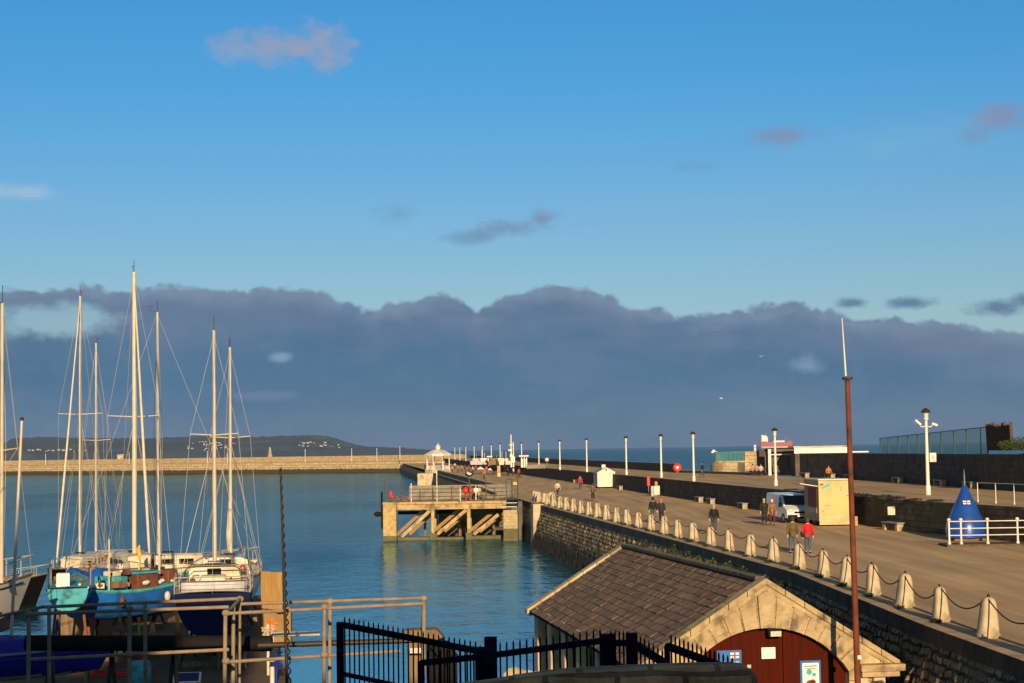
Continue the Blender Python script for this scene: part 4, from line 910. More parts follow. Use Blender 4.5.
# ------------------------------------------------------------------ jetty
JD = 174.8; jx = XAT(383, JD, 520); JS = JD / F
def JX(px): return (px - 383) * JS
jt = empty('jetty', 'sunlit concrete jetty on posts with diagonal braces beside the pier steps', 'jetty', (jx, JD, 0))
MT['jetty'] = pmat('jetty concrete', (.45, .315, .14), (.28, .19, .085), 1.4, .85, .5, 8, stain=(.13, .095, .045), st_scale=1.1)
MT['jettywet'] = pmat('jetty weed base', (.12, .11, .05), (.08, .07, .03), 2, .8, .3, 8)
q = MB(); q.box((6.3, 4.6, -.02), (12.7, 9.3, .26)); q.build('deck', MT['jetty'], jt, smooth=False, bevel=.03)
q = MB(); q.box((7.0, .3, -.43), (11.2, .5, .52)); q.box((7.0, 4.5, -.43), (11.2, .5, .52)); q.box((7.0, 8.5, -.43), (11.2, .5, .52)); q.build('edge_beam', MT['jetty'], jt, smooth=False, bevel=.02)
q = MB(); q.box((.68, .66, -2.2), (1.36, 1.3, 4.2)); q.build('corner_pillar', MT['jetty'], jt, smooth=False, bevel=.04)
for yy in (.35, 4.5, 8.5):
    for px in (432.5, 468.3):
        q = MB(); q.box((JX(px), yy, -2.4), (.34, .42, 3.6)); q.build('post', MT['jetty'], jt, smooth=False, bevel=.02)
        q = MB(); q.box((JX(px), yy - .02, -3.55), (.62, .60, .9)); q.build('post_foot', MT['jettywet'], jt, smooth=False, bevel=.04)
for (a, b) in (((401, -3.45), (430, -.78)), ((437, -3.2), (466, -.78)), ((473, -3.3), (498, -1.3))):
    for yy, sx_ in ((.3, 0), (3.0, -.75), (5.8, .5)):
        q = MB(); q.bar((JX(a[0]) + sx_, yy, a[1]), (JX(b[0]) + sx_, yy, b[1]), .34, .36, up=(0, 1, 0)); q.build('brace', MT['jetty'] if yy < 1 else MT['timber2'], jt, smooth=False, bevel=.02)
for xx in (3.9, 7.6, 11.2):
    for yy in (7.4,): q = MB(); q.cyl((xx, yy, -4.4), (xx, yy, -.5), .14, n=8); q.build('pile', MT['timber'], jt)
q = MB(); q.box((.68, .655, -3.85), (1.42, 1.36, 1.1)); q.build('tide_band', MT['jettywet'], jt, smooth=False, bevel=.05)
q = MB(); q.box((9.6, 9.0, -2.6), (8.6, .4, 3.4)); q.build('back_wall', MT['stone_dark'], jt, smooth=False)
q = MB(); q.box((4.0, 8.0, -1.25), (6, .35, .35)); q.box((3.2, 5.5, -1.2), (4, .3, .3)); q.build('cross_beam', MT['black'], jt, smooth=False)
q = MB(); q.box((3.1, 1.0, -3.7), (3.4, 1.0, .45)); q.box((6.6, 1.0, -3.75), (3.2, 1.0, .4)); q.box((10.6, 1.2, -3.7), (3.2, 1.0, .5)); q.build('footing', MT['jettywet'], jt, smooth=False, bevel=.1)
q = MB(); q.ball((-.55, .6, -1.1), .34, (1.3, 1, .8)); q.cyl((-.14, .6, -2.6), (-.14, .6, 1.2), .11); q.build('fender_post', MT['black'], jt)
q = MB(); q.box((7.6, 9.05, .85), (10.9, .12, 1.50)); bw = q.build('board_wall', MT['deckwood'], loc=(jx, JD, 0), smooth=False); tag(bw, 'grey horizontal board wall along the back of the jetty', 'board wall')
q = MB()
for z in (.42, .80, 1.18): q.box((7.6, 8.98, z), (10.9, .02, .03))
q.build('board_gap', MT['black'], bw, smooth=False)
jf = empty('jetty_fence', 'dark thin post and wire fence around the jetty deck', 'fence', (jx, JD, .11))
for px, top in ((383.5, 2.3), (399.5, 2.1), (419, 1.3), (431.5, 1.5), (450.5, 1.5), (469, 1.6), (481, 1.5), (485, 2.1), (493.5, 1.4), (505, 2.0)):
    q = MB(); q.box((JX(px) + .1, .25, top / 2), (.10, .10, top)); q.build('post', MT['blackiron'], jf, smooth=False)
for z in (.5, .95, 1.35): q = MB(); q.cyl((.1, .25, z), (JX(505), .25, z), .016, n=5); q.build('rail', MT['blackiron'], jf)
for px, top in ((411, 1.9), (436.7, 3.1), (460, 1.4)):
    q = MB(); q.cyl((JX(px), .7, .0), (JX(px), .7, top), .055); q.build('pale_post', MT['greyhull'], jf)
gt = empty('mesh_gate', 'tall dark mesh gate with a small yellow notice at the jetty end', 'gate', (jx + JX(506), JD + .6, .11), rz=R(12))
for x in (.0, .62, 1.22): q = MB(); q.box((x, 0, 1.1), (.08, .08, 2.2)); q.build('post', MT['blackiron'], gt, smooth=False)
q = MB(); q.box((.61, 0, 2.17), (1.14, .06, .06)); q.box((.61, 0, .1), (1.14, .06, .06)); q.build('frame', MT['blackiron'], gt, smooth=False)
q = MB(); q.face([(.04, 0, .1), (1.18, 0, .1), (1.18, 0, 2.14), (.04, 0, 2.14)], 0, [(0, 0), (1.2, 0), (1.2, 2), (0, 2)]); q.build('mesh_panel', MT['darkmesh'], gt, smooth=False)
q = MB(); q.box((.92, -.06, 1.72), (.40, .03, .28)); q.build('yellow_notice', MT['yellowcloth'], gt, smooth=False)
# oval sign
p = P(469.5, 502, 177.5); os_ = empty('oval_sign', 'black oval sign with white drawing on a dark post at the jetty', 'sign', (p.x, p.y, .11))
q = MB(); q.cyl((0, 0, 0), (0, 0, 2.3), .06); q.build('post', MT['greenpost'], os_)
q = MB(); q.cyl((0, -.03, 2.75), (0, .03, 2.75), .5, n=24); 
for k in range(len(q.v)): q.v[k].z = 2.75 + (q.v[k].z - 2.75) * .62; q.v[k].x *= .85
bd2 = q.build('board', MT['black'], os_); q = MB(); q.box((0, -.045, 2.80), (.5, .02, .06)); q.box((.05, -.045, 2.68), (.35, .02, .05)); q.box((-.1, -.045, 2.92), (.3, .02, .05)); q.build('white_lettering', MT['paper'], bd2, smooth=False)
for k, (px, py, r_, mt, lab) in enumerate([(466, 500, .36, 'red', 'big red round buoy lying left of the oval sign post'), (471, 500, .34, 'red', 'red round buoy lying right of the oval sign post'), (476, 499.5, .30, 'paper', 'white round buoy lying on the jetty deck beside red buoys'), (479, 499.5, .26, 'creamlow', 'small tan buoy lying right of the white buoy')]):
    p = P(px, py, 179); q = MB(); q.ball((0, 0, 1.0), r_ * 1.05, n=14); q.cyl((0, 0, 0), (0, 0, 1.0), .05); q.cyl((0, 0, 1.05 + r_ * 1.2), (0, 0, 1.05 + r_ * 1.5), .06); tag(q.build('mooring_buoy', MT[mt], loc=(p.x, 179, .11)), lab, 'buoy', 'buoys on the jetty')
a, b = P(474, 486.5, 180), P(494, 494, 178.5); q = MB(); q.bar(a - a, b - a, 1.0, .14); q.bar((0, 0, .55), b - a + Vector((0, 0, .55)), .05, .05); q.bar((0, 0, -1.3), (0, 0, 0), .1); q.bar(b - a - Vector((0, 0, .7)), b - a, .1); tag(q.build('gangway', MT['blackiron'], loc=a, smooth=False), 'dark sloping gangway raised on the right of the jetty deck', 'gangway')
q = MB(); q.ball((0, 0, .5), .30, (.7, .7, 1.4)); q.ball((.18, 0, .2), .18); tag(q.build('red_float', MT['red'], loc=(jx + .75, JD + 1.2, .4)), 'red float hung at the left corner of the jetty', 'float')
nt = tuft_mesh(200, .8, .8, [0, 1], '').build('net_heap', [MT['greenpost'], MT['orange']], loc=(jx + 1.9, JD + 1.5, .11), smooth=False); tag(nt, 'heap of green and orange netting on the left jetty corner', 'net')
# steps
stp = empty('pier_steps', 'narrow stone steps going down to the water beside the jetty', 'steps', (jx + JX(503), JD - .5, 0))
MT['steps'] = pmat('step stone', (.40, .33, .19), (.27, .22, .12), 2, .85, .3, 10)
q = MB(); q2 = MB(); n = 11
for k in range(n):
    z1 = -.85 - k * .30; (q if k < 6 else q2).box((.72, -.17 - .30 * k, (z1 - 4.6) / 2), (1.45, .295, z1 + 4.6))
q.build('dry_steps', MT['steps'], stp, smooth=False, bevel=.02); q2.build('weedy_steps', MT['jettywet'], stp, smooth=False, bevel=.02)
q = MB(); q.box((1.72, .2, -1.95), (.42, 3.2, 4.0)); q.build('side_wall', MT['stone_dark'], stp, smooth=False)
for z in (.15, -.25): q = MB(); q.cyl((0, -.5, z - .25), (1.4, -.5, z - .25), .04); q.build('handrail', MT['greyhull'], stp)

# ------------------------------------------------------------------ bandstand
bs_ = empty('bandstand', 'white octagonal bandstand with a domed roof and finial on the pier', 'bandstand', (XAT(438.3, 413, 470), 413, 0))
zt = lambda py: ZAT(438, py, 413)
oct_ = lambda r, z, a0=22.5: [(r * math.cos(R(a0 + 45 * k)), r * math.sin(R(a0 + 45 * k)), z) for k in range(8)]
q = MB(); q.grid([oct_(3.4, 0), oct_(3.4, .75), oct_(0.01, .75)], cu=True); q.build('plinth', MT['stone_pale'], bs_, smooth=False)
ez = zt(455)
for (x, y, _) in oct_(2.9, 0):
    q = MB(); q.lathe([(.16, .75), (.16, 1.1), (.10, 1.2), (.09, ez - .4), (.2, ez - .1), (.2, ez)], c=(x, y, 0), n=8); q.build('column', MT['whitepole'], bs_)
q = MB(); q.grid([oct_(3.5, ez - .02), oct_(3.5, ez + .22), oct_(2.4, ez + .75), oct_(1.5, ez + 1.2), oct_(.62, zt(448.5) - .2)], cu=True); q.build('roof', MT['greyhull'], bs_, smooth=False)
q = MB(); q.grid([oct_(3.3, ez - .25), oct_(3.3, ez - .02), oct_(2.9, ez - .03)], cu=True); q.build('frieze', MT['whitepole'], bs_, smooth=False)
q = MB(); q.grid([oct_(.55, zt(448.7) - .2), oct_(.6, zt(447)), oct_(.75, zt(446.9)), oct_(.3, zt(445)), oct_(.06, zt(444)), oct_(.03, zt(442.3))], cu=True); q.build('cupola', MT['whitepole'], bs_, smooth=False)
o8 = oct_(2.95, .0); 
for k in range(8):
    if k in (5,): continue
    a, b = Vector(o8[k]), Vector(o8[(k + 1) % 8]); q = MB()
    for z in (.85, 1.65): q.bar(a + Vector((0, 0, z)), b + Vector((0, 0, z)), .07)
    for t in range(1, 9): c = a.lerp(b, t / 9); q.bar(c + Vector((0, 0, .85)), c + Vector((0, 0, 1.65)), .06)
    q.build('balustrade', MT['whitepole'], bs_, smooth=False)
q = MB(); q.box((0, 0, -2.3), (5.5, 9, 4.58)); tag(q.build('bandstand_pier', MT['stone_tan'], loc=(XAT(429.5, 409, 480), 411, 0), bevel=.1), 'tan stone block projecting into the harbour below the bandstand', 'stone block')

# ------------------------------------------------------------------ far clutter on the pier
def post_thing(px, pyb, pyt, z, r, name, label, cat, extra=None):
    g = G(px, pyb, z); h = ZAT(px, pyt, g.y) - z; q = MB(); q.lathe([(r * 1.4, 0), (r, h * .1), (r * .7, h), (0, h)], n=10)
    if extra: extra(q, h)
    return tag(q.build(name, MT['whitepole'], loc=g), label, cat)
g = G(511.4, 467, UP)
def ex1(q, h): q.box((0, 0, h * .68), (.9, .3, .12)); q.box((-.2, 0, h * .52), (.7, .5, .3)); q.box((.0, 0, h * .35), (.5, .4, .6))
post_thing(511.4, 467.2, 434.5, UP, .16, 'signal_mast', 'tallest white mast with cross arm on the far pier', 'mast', ex1)
def ex2(q, h): q.box((0, 0, h * .3), (.6, .4, 1.2))
post_thing(513.6, 467, 442, UP, .13, 'signal_mast', 'shorter white mast close right of the tallest white mast', 'mast', ex2)
def tshel(px, pyb, pyt, wpx, label):
    g = G(px, pyb, UP); k = g.y / F; h = ZAT(px, pyt, g.y) - UP; w_ = wpx * k; s_ = empty('pier_shelter', label, 'shelter', g)
    q = MB(); q.box((0, .6, h - .12), (w_, 2.2, .24)); q.build('roof', MT['whitepole'], s_, smooth=False)
    for xx in (-.25, .05, .28): q = MB(); q.box((xx * w_, .3, (h - .24) / 2), (.18, .18, h - .24)); q.build('post', MT['whitepole'], s_, smooth=False)
    q = MB(); q.box((0, 1.4, (h - .24) * .4), (w_ * .7, .1, (h - .24) * .8)); q.build('back_screen', MT['greyhull'], s_, smooth=False)
tshel(524, 467.5, 455.3, 9.5, 'white T shaped shelter right of the tall white masts')
tshel(489.6, 466, 456, 5.5, 'white T shaped shelter left of the tall white masts')
q = MB(); q.box((0, 0, .35), (3.4, .4, .7)); tag(q.build('planter_box', MT['deckwood'], loc=G(536, 468.5, UP)), 'low pale box along the far upper walk', 'planter')
def gazebo(px, pyb, wpx, hpx, mt, label):
    g = G(px, pyb, 0); k = g.y / F; w_ = wpx * k; h = hpx * k; r_ = empty('market_tent', label, 'tent', g)
    q = MB(); a = w_ / 2; rows = [[(x * a, y * a, z) for x, y in ((-1, -1), (1, -1), (1, 1), (-1, 1))] for z in (h * .55, h * .68)]; rows.append([(x * .05, y * .05, h) for x, y in ((-1, -1), (1, -1), (1, 1), (-1, 1))]); q.grid(rows, cu=True); q.build('canopy', MT[mt], r_, smooth=False)
    for x, y in ((-1, -1), (1, -1), (1, 1), (-1, 1)): q = MB(); q.cyl((x * a * .95, y * a * .95, 0), (x * a * .95, y * a * .95, h * .56), .05, n=6); q.build('leg', MT['grey'], r_)
gazebo(480.5, 472.5, 6, 6, 'white', 'white tent among the distant walkers on the pier')
gazebo(490, 472.5, 3.6, 4.5, 'white', 'small white tent right of the red tent on the far pier')
gazebo(486.5, 472, 3, 6, 'red', 'small red tent between two white tents on the far pier')
# a few small parked boats behind the far parapet (pale tangle)
for k in range(9):
    px = 477 + k * 4.1 + random.uniform(-1, 1); g = G(px, 465.6 + random.uniform(-.6, .6), UP); q = MB()
    q.extrude([(-1.3, -.8, .3), (1.3, -.8, .3), (1.9, -.8, 1.1), (-1.4, -.8, 1.1)], (0, 1.6, 0)); q.box((-.2, 0, 1.4), (1.3, 1.1, .6)); q.cyl((0, 0, 1.1), (0, 0, random.uniform(2.2, 3.6)), .05)
    o = q.build('dinghy', MT[['grey', 'boatdeck', 'greyhull', 'brown', 'timber'][k % 5]], loc=g, rz=random.uniform(-.6, .6), smooth=False); tag(o, 'small pale dinghy parked on the far upper walk left of the masts', 'dinghy', 'dinghies parked on the far pier')

# ------------------------------------------------------------------ people
def skin_obj(name, verts, edges, radii, mat, parent, sub=1, root=0):
    me = bpy.data.meshes.new(name + '_sk'); me.from_pydata([tuple(v) for v in verts], edges, []); o = bpy.data.objects.new(name + '_sk', me); COL.objects.link(o)
    o.modifiers.new('s', 'SKIN'); o.modifiers.new('u', 'SUBSURF').levels = sub
    for i, d in enumerate(me.skin_vertices[0].data):
        r_ = radii[i]; d.radius = (r_, r_) if not isinstance(r_, tuple) else r_; d.use_root = (i == root)
    dg = bpy.context.evaluated_depsgraph_get(); dg.update()
    m2 = bpy.data.meshes.new_from_object(o.evaluated_get(dg)); bpy.data.objects.remove(o); bpy.data.meshes.remove(me)
    m2.name = name; m2.materials.clear(); m2.materials.append(mat); m2.polygons.foreach_set('use_smooth', [True] * len(m2.polygons)); m2.polygons.foreach_set('material_index', [0] * len(m2.polygons))
    ob = bpy.data.objects.new(name, m2); COL.objects.link(ob); ob.parent = parent; return ob
def cmat(name, c): return pmat(name, c, tuple(x * .7 for x in c), 7, .85, .2, 20)
CM = {}
def cloth(c):
    if c not in CM: CM[c] = cmat('cloth', c)
    return CM[c]
def person(loc, yaw, label, top, legs, hair=(.05, .03, .02), step=.22, arms=.12, h=1.0, coat=False, seated=False, extra=None, group='people on the pier', lod=0):
    r_ = empty('person', label, 'person', loc, rz=yaw, group=group); r_.scale = (h, h, h)
    if seated:
        hip = .50; kL = Vector((.42, .12, .50)); kR = Vector((.42, -.12, .50)); aL = Vector((.44, .12, .08)); aR = Vector((.46, -.12, .08)); up = -.42
    else:
        hip = .90; kL = Vector((step * .55 + .05, .09, .49)); kR = Vector((-step * .35 + .04, -.09, .48)); aL = Vector((step, .09, .08)); aR = Vector((-step, -.09, .10)); up = 0
    z = lambda v: v + up
    wl = Vector((.10 - arms if not seated else .28, .27, z(.88) if not seated else .62)); wr = Vector((.10 + arms if not seated else .28, -.27, z(.88) if not seated else .62))
    el = Vector((-.02 - arms * .3, .26, z(1.14))); er = Vector((-.02 + arms * .3, -.26, z(1.14)))
    V = [Vector((0, 0, z(.96))), Vector((0, 0, z(1.14))), Vector((.0, 0, z(1.32))), Vector((0, 0, z(1.45))), Vector((.01, 0, z(1.52))), Vector((.03, 0, z(1.60))), Vector((.03, 0, z(1.69))),
         Vector((0, .19, z(1.41))), el, wl, Vector((0, -.19, z(1.41))), er, wr,
         Vector((0, .09, hip)), kL, aL, aL + Vector((.15, .01, -.045)), Vector((0, -.09, hip)), kR, aR, aR + Vector((.15, -.01, -.045)), Vector((.115, 0, z(1.625)))]
    E = [(0, 1), (1, 2), (2, 3), (3, 4), (4, 5), (5, 6), (3, 7), (7, 8), (8, 9), (3, 10), (10, 11), (11, 12), (0, 13), (13, 14), (14, 15), (15, 16), (0, 17), (17, 18), (18, 19), (19, 20), (5, 21)]
    RR = [.13, .12, .13, .08, .055, .085, .07, .065, .045, .032, .065, .045, .032, .085, .06, .042, .035, .085, .06, .042, .035, .018]
    body = skin_obj('body', V, E, RR, MT['skin'], r_)
    q = MB()
    for w_ , s_ in ((wl, 1), (wr, -1)):
        dn = Vector((.15, 0, -1)).normalized() if not seated else Vector((1, 0, -.2)).normalized(); sd_ = Vector((1, 0, .15)) if not seated else Vector((0, 1, 0))
        pc = w_ + dn * .05; q.tube([w_ - dn * .02, pc, w_ + dn * .10], [.028, .040, .034], 8)
        for f_, L_ in ((-1.5, .062), (-.5, .075), (.5, .07), (1.5, .055)):
            b = w_ + dn * .095 + sd_ * f_ * .018; k1 = b + dn * L_ * .55; q.tube([b, k1, k1 + (dn * .8 + Vector((0, -s_ * .5, 0))) * L_ * .5], [.010, .009, .007], 5)
        tb = w_ + dn * .035 + sd_ * .035; q.tube([tb, tb + sd_ * .03 + dn * .03, tb + sd_ * .035 + dn * .06], [.012, .011, .008], 5)
    ho = q.build('hands_tmp', MT['skin']); bm = bmesh.new(); bm.from_mesh(body.data); bm.from_mesh(ho.data); bm.to_mesh(body.data); bm.free(); hm_ = ho.data; bpy.data.objects.remove(ho); bpy.data.meshes.remove(hm_)
    body.data.polygons.foreach_set('use_smooth', [True] * len(body.data.polygons))
    low = z(.80) if not coat else z(.62)
    TV = [Vector((0, 0, z(1.02))), Vector((0, 0, z(1.16))), Vector((0, 0, z(1.32))), Vector((.0, 0, z(1.46))), Vector((0, .20, z(1.41))), el, wl + (el - wl) * .12, Vector((0, -.20, z(1.41))), er, wr + (er - wr) * .12, Vector((0.0, 0, z(.90) if seated else low))]
    skin_obj('jacket', TV, [(0, 1), (1, 2), (2, 3), (3, 4), (4, 5), (5, 6), (3, 7), (7, 8), (8, 9), (0, 10)], [(.165, .19), (.155, .18), (.16, .19), .10, .085, .068, .055, .085, .068, .055, (.17, .20)], cloth(top), r_)
    skin_obj('trousers', [Vector((0, 0, hip + .06)), V[13], V[14], V[15] + Vector((0, 0, .03)), V[17], V[18], V[19] + Vector((0, 0, .03))], [(0, 1), (1, 2), (2, 3), (0, 4), (4, 5), (5, 6)], [.145, .105, .08, .062, .105, .08, .062], cloth(legs), r_)
    for a in (aL, aR): q = MB(); q.ball(a + Vector((.06, 0, -.03)), .075, (1.9, .75, .75), n=8); q.build('shoe', cloth((.03, .025, .02)), r_)
    q = MB(); q.ball((.0, 0, z(1.69)), .115, (1.05, .92, .95), n=12); q.ball((-.035, 0, z(1.63)), .10, (.9, 1, 1), n=10); q.build('hair', cloth(hair), r_)
    if extra: extra(r_, z)
    return r_
def facing(kind): return {'away': R(90), 'cam': R(-90), 'left': R(180), 'right': 0}[kind]
PW = 'people walking on the promenade'
DK = (.018, .017, .018)
def put(px, py, z=0): g = G(px, py, z); g.z = z; return g
def bag(r_, z): q = MB(); q.ball((-.02, .26, z(.98)), .17, (.6, .8, 1.1), n=10); q.tube([(-.05, .25, z(1.1)), (-.1, .05, z(1.45)), (0, -.18, z(1.45))], .015, 5); q.build('shoulder_bag', cloth(DK), r_)
def scarf(r_, z): q = MB(); q.ball((.02, 0, z(1.48)), .13, (1, 1, .55), n=10); q.build('scarf', cloth((.35, .02, .02)), r_)
person(put(714.3, 533.5), facing('away') - .1, 'grey haired man in a black jacket walking away alone behind bollards', (.012, .013, .012), (.06, .07, .08), (.30, .29, .27), group=PW)
person(put(764.5, 525), facing('cam'), 'person in a dark green jacket walking left of the beige coat', (.02, .026, .012), DK, (.35, .25, .2), group=PW)
person(put(772.5, 525), facing('cam'), 'woman in a beige coat and red scarf beside the white van', (.24, .14, .07), (.12, .02, .02), (.60, .55, .45), coat=True, h=.96, group=PW, extra=scarf)
person(put(793.3, 553.5), facing('away') + .15, 'person in a brown jacket walking away beside the red jacket', (.13, .085, .035), (.09, .11, .14), (.05, .03, .02), h=1.02, step=.15, group=PW)
person(put(808.3, 553.5), facing('away') - .15, 'person in a bright red jacket with a black shoulder bag walking away', (.62, .015, .025), (.07, .09, .13), (.06, .05, .045), h=.97, step=.15, group=PW, extra=bag)
person(put(653.4, 523.5), facing('away'), 'man in a black jacket walking beside the orange haired woman', DK, (.10, .11, .13), (.02, .015, .012), h=1.03, group=PW)
person(put(661.6, 523.2), facing('away'), 'orange haired woman in a dark jacket walking beside the man', (.03, .028, .035), DK, (.40, .17, .05), h=.96, group=PW)
person(put(593, 501), facing('away'), 'person in a brown top and dark trousers before the white hut', (.14, .09, .06), DK, group=PW)
person(put(580.3, 489), facing('cam'), 'person in a red top walking left of the white hut', (.5, .03, .05), (.05, .05, .07), group=PW)
person(put(557.6, 496.8), facing('right') + 1, 'person in a white top and dark trousers near the bollard cluster', (.62, .5, .38), (.05, .04, .035), (.1, .06, .04), group=PW)
person(put(702.6, 478, UP), facing('left') - .3, 'person in dark clothes walking on the upper walk by the sea', DK, (.05, .05, .05), group='people on the upper walk')
person(put(600.5, 486.5) - Vector((0, 1.2, 0)), facing('away'), 'person in dark clothes standing against the white hut', (.06, .035, .03), DK, group=PW)
g = G(837, 478.6, UP); pq, _d = at_y(OUT, g.y, -.55); person((pq.x, pq.y, UP), facing('cam'), 'person in an orange jacket sitting on a bench by the sea wall', (.55, .16, .02), (.03, .03, .035), (.04, .03, .02), seated=True, group='people sitting on the upper walk')
for px, c, lab in ((753, (.62, .22, .18), 'person in pink sitting by the bastion at the left of three'), (757, (.3, .3, .32), 'person in grey sitting by the bastion in the middle of three'), (761, (.5, .42, .38), 'person in beige sitting by the bastion at the right of three')):
    g = G(px, 475.5, UP); person((g.x, g.y, UP), facing('cam'), lab, c, DK, seated=True, group='people sitting on the upper walk')
    q = MB(); 
q = MB(); q.box((0, 0, .24), (3.2, .45, .48)); g = G(757, 474.5, UP); tag(q.build('low_seat', MT['stone_dark'], loc=(g.x, g.y + .45, UP)), 'long low seat by the bastion under three sitting people', 'seat')
rnd = random.Random(5)
FAR = [(425, 470, 0), (428, 470.5, 0), (431, 470, 0), (452, 473, 0), (458, 472.5, 0), (462, 472, 0), (465, 471.5, 0), (469, 472.2, 0), (473, 473.6, 0), (476, 472, 0), (484, 476.5, 0), (484, 480, 0), (494, 474, 0), (502, 474.5, 0), (508, 475.5, 0), (513.5, 476, 0), (519, 477.5, 0), (505, 467, UP), (478, 465, UP), (483, 465.5, UP), (497, 466.5, UP), (447, 468.5, 0), (455, 468.8, 0)]
PAL = [(.5, .05, .04), (.03, .03, .04), (.5, .35, .15), (.55, .5, .42), (.05, .06, .12), (.10, .06, .04), (.45, .18, .05)]
PN = ['red', 'dark', 'tan', 'white', 'navy', 'brown', 'orange']
for k, (px, py, z) in enumerate(FAR):
    i = (k * 3 + rnd.randrange(2)) % 7
    rel = 'near the bandstand' if px < 450 else ('between the bandstand and oval sign' if px < 466 else ('around the distant tents' if px < 495 else ('below the tall white masts')))
    person(put(px, py, z), rnd.uniform(0, 6.28), 'tiny distant person in %s clothes %s' % (PN[i], rel), PAL[i], DK, group='distant people on the pier')

# gulls
def gull(loc, rz, label, roll=0.3):
    q = MB(); q.ball((0, 0, 0), .09, (2.4, 1, .9), n=10); q.ball((.22, 0, .03), .055, (1.2, 1, 1), n=8); q.cyl((.28, 0, .03), (.35, 0, .01), .012, .003, n=5)
    q.grid([[(.10, .04, .03), (-.08, .04, .03)], [(.16, .34, .20), (-.02, .34, .18)], [(.02, .68, .12), (-.06, .66, .11)]]); q.grid([[(.10, -.04, .03), (-.08, -.04, .03)], [(.16, -.34, .20), (-.02, -.34, .18)], [(.02, -.68, .12), (-.06, -.66, .11)]])
    q.face([(-.16, -.03, .0), (-.16, .03, 0), (-.36, .09, .01), (-.36, -.09, .01)])
    o = q.build('gull', MT['gullwhite'], loc=loc, rz=rz); sm = o.modifiers.new('thickness', 'SOLIDIFY'); sm.thickness = .012; tag(o, label, 'gull', 'gulls in the sky')
gull(P(721, 398.5, 230), R(160), 'pale gull flying low against the cloud bank, lower left of the two'); gull(P(761, 356.5, 300), R(60), 'tiny gull flying higher against the cloud bank')

# ------------------------------------------------------------------ boathouse
ap = P(765, 578.5, 50); BH_RZ = R(8.7)
bh = empty('boathouse', 'stone boathouse with a slate roof and big oxblood doors under an arch', 'boathouse', (ap.x, ap.y, 0), rz=BH_RZ)
AZ = ap.z; HW = 3.88; TAN = 2.42 / HW; LEN = 19.3; BASE = -4.4
def slope_z(x): return AZ - abs(x) * TAN
AW = 2.48; SPR = -1.36; CR = 0.0; rise = CR - SPR; ARC = (AW * AW + rise * rise) / (2 * rise); ACZ = CR - ARC
def arch_z(x): return ACZ + math.sqrt(max(0, ARC * ARC - x * x))
q = MB(); N_ = 24; xs = [-AW + 2 * AW * k / N_ for k in range(N_ + 1)]
lo = -.32
for a, b in zip(xs, xs[1:]):
    q.face([(a, 0, arch_z(a)), (b, 0, arch_z(b)), (b, 0, slope_z(b) + lo), (a, 0, slope_z(a) + lo)], 0, [(a, arch_z(a)), (b, arch_z(b)), (b, slope_z(b)), (a, slope_z(a))])
    q.face([(a, 0, arch_z(a)), (b, 0, arch_z(b)), (b, .5, arch_z(b)), (a, .5, arch_z(a))], 0, [(a, 0), (b, 0), (b, .5), (a, .5)])
for s_ in (-1, 1):
    x0, x1 = s_ * AW, s_ * 3.56
    q.face([(x0, 0, BASE), (x1, 0, BASE), (x1, 0, slope_z(x1) + lo), (x0, 0, slope_z(x0) + lo)], 0, [(x0, BASE), (x1, BASE), (x1, slope_z(x1)), (x0, slope_z(x0))])
    q.face([(x0, 0, BASE), (x0, .5, BASE), (x0, .5, SPR), (x0, 0, SPR)], 0, [(0, BASE), (.5, BASE), (.5, SPR), (0, SPR)])
q.build('gable_wall', MT['gable'], bh, smooth=False)
# voussoirs
MT['vous'] = pmat('dressed voussoir', (.43, .325, .18), (.29, .215, .12), 2.4, .85, .7, 9, stain=(.13, .10, .06), st_scale=1.9)
q = MB(); nv = 13; a_max = math.asin(AW / ARC)
for k in range(nv):
    a0 = -a_max + 2 * a_max * k / nv + .010; a1 = -a_max + 2 * a_max * (k + 1) / nv - .010; pr_ = -.05 if k != nv // 2 else -.11
    def vp(a, r): return (r * math.sin(a), ACZ + r * math.cos(a))
    ext = 5; pts = [vp(a0 + (a1 - a0) * t / ext, ARC + .002) for t in range(ext + 1)]
    def outer(a):
        r = ARC
        while r < ARC + 1.1:
            x, z = vp(a, r)
            if z > slope_z(x) - .34: break
            r += .01
        return vp(a, r)
    pts += [outer(a0 + (a1 - a0) * t / ext) for t in range(ext, -1, -1)]
    q.extrude([(x, -.003, z) for x, z in pts], (0, pr_, 0))
q.build('arch_ring', MT['vous'], bh, smooth=False, bevel=.012)
# gable copings front and back
for yy, nm in ((-.12, 'gable_coping'), (LEN - .3, 'rear_coping')):
    q = MB(); q2 = MB()
    for s_ in (-1, 1):
        n = 7
        for k in range(n):
            t0_, t1_ = k / n, (k + 1) / n; x0, x1 = s_ * (t0_ * (HW + .15)), s_ * (t1_ * (HW + .15) - .012); g1 = .004 if k else 0
            q.extrude([(x0 + s_ * g1, yy, slope_z(x0) + .02), (x1, yy, slope_z(x1) + .02), (x1, yy, slope_z(x1) - .17), (x0 + s_ * g1, yy, slope_z(x0) - .17)], (0, .62, 0))
        q2.extrude([(0, yy + .06, AZ - .172), (s_ * HW, yy + .06, AZ - HW * TAN - .172), (s_ * HW, yy + .06, AZ - HW * TAN - .34), (0, yy + .06, AZ - .34)], (0, .4, 0))
    q.build(nm, MT['stone_tan'] if yy > 1 else MT['vous'], bh, smooth=False, bevel=.02); q2.build(nm + '_moulding', MT['vous'], bh, smooth=False, bevel=.02)
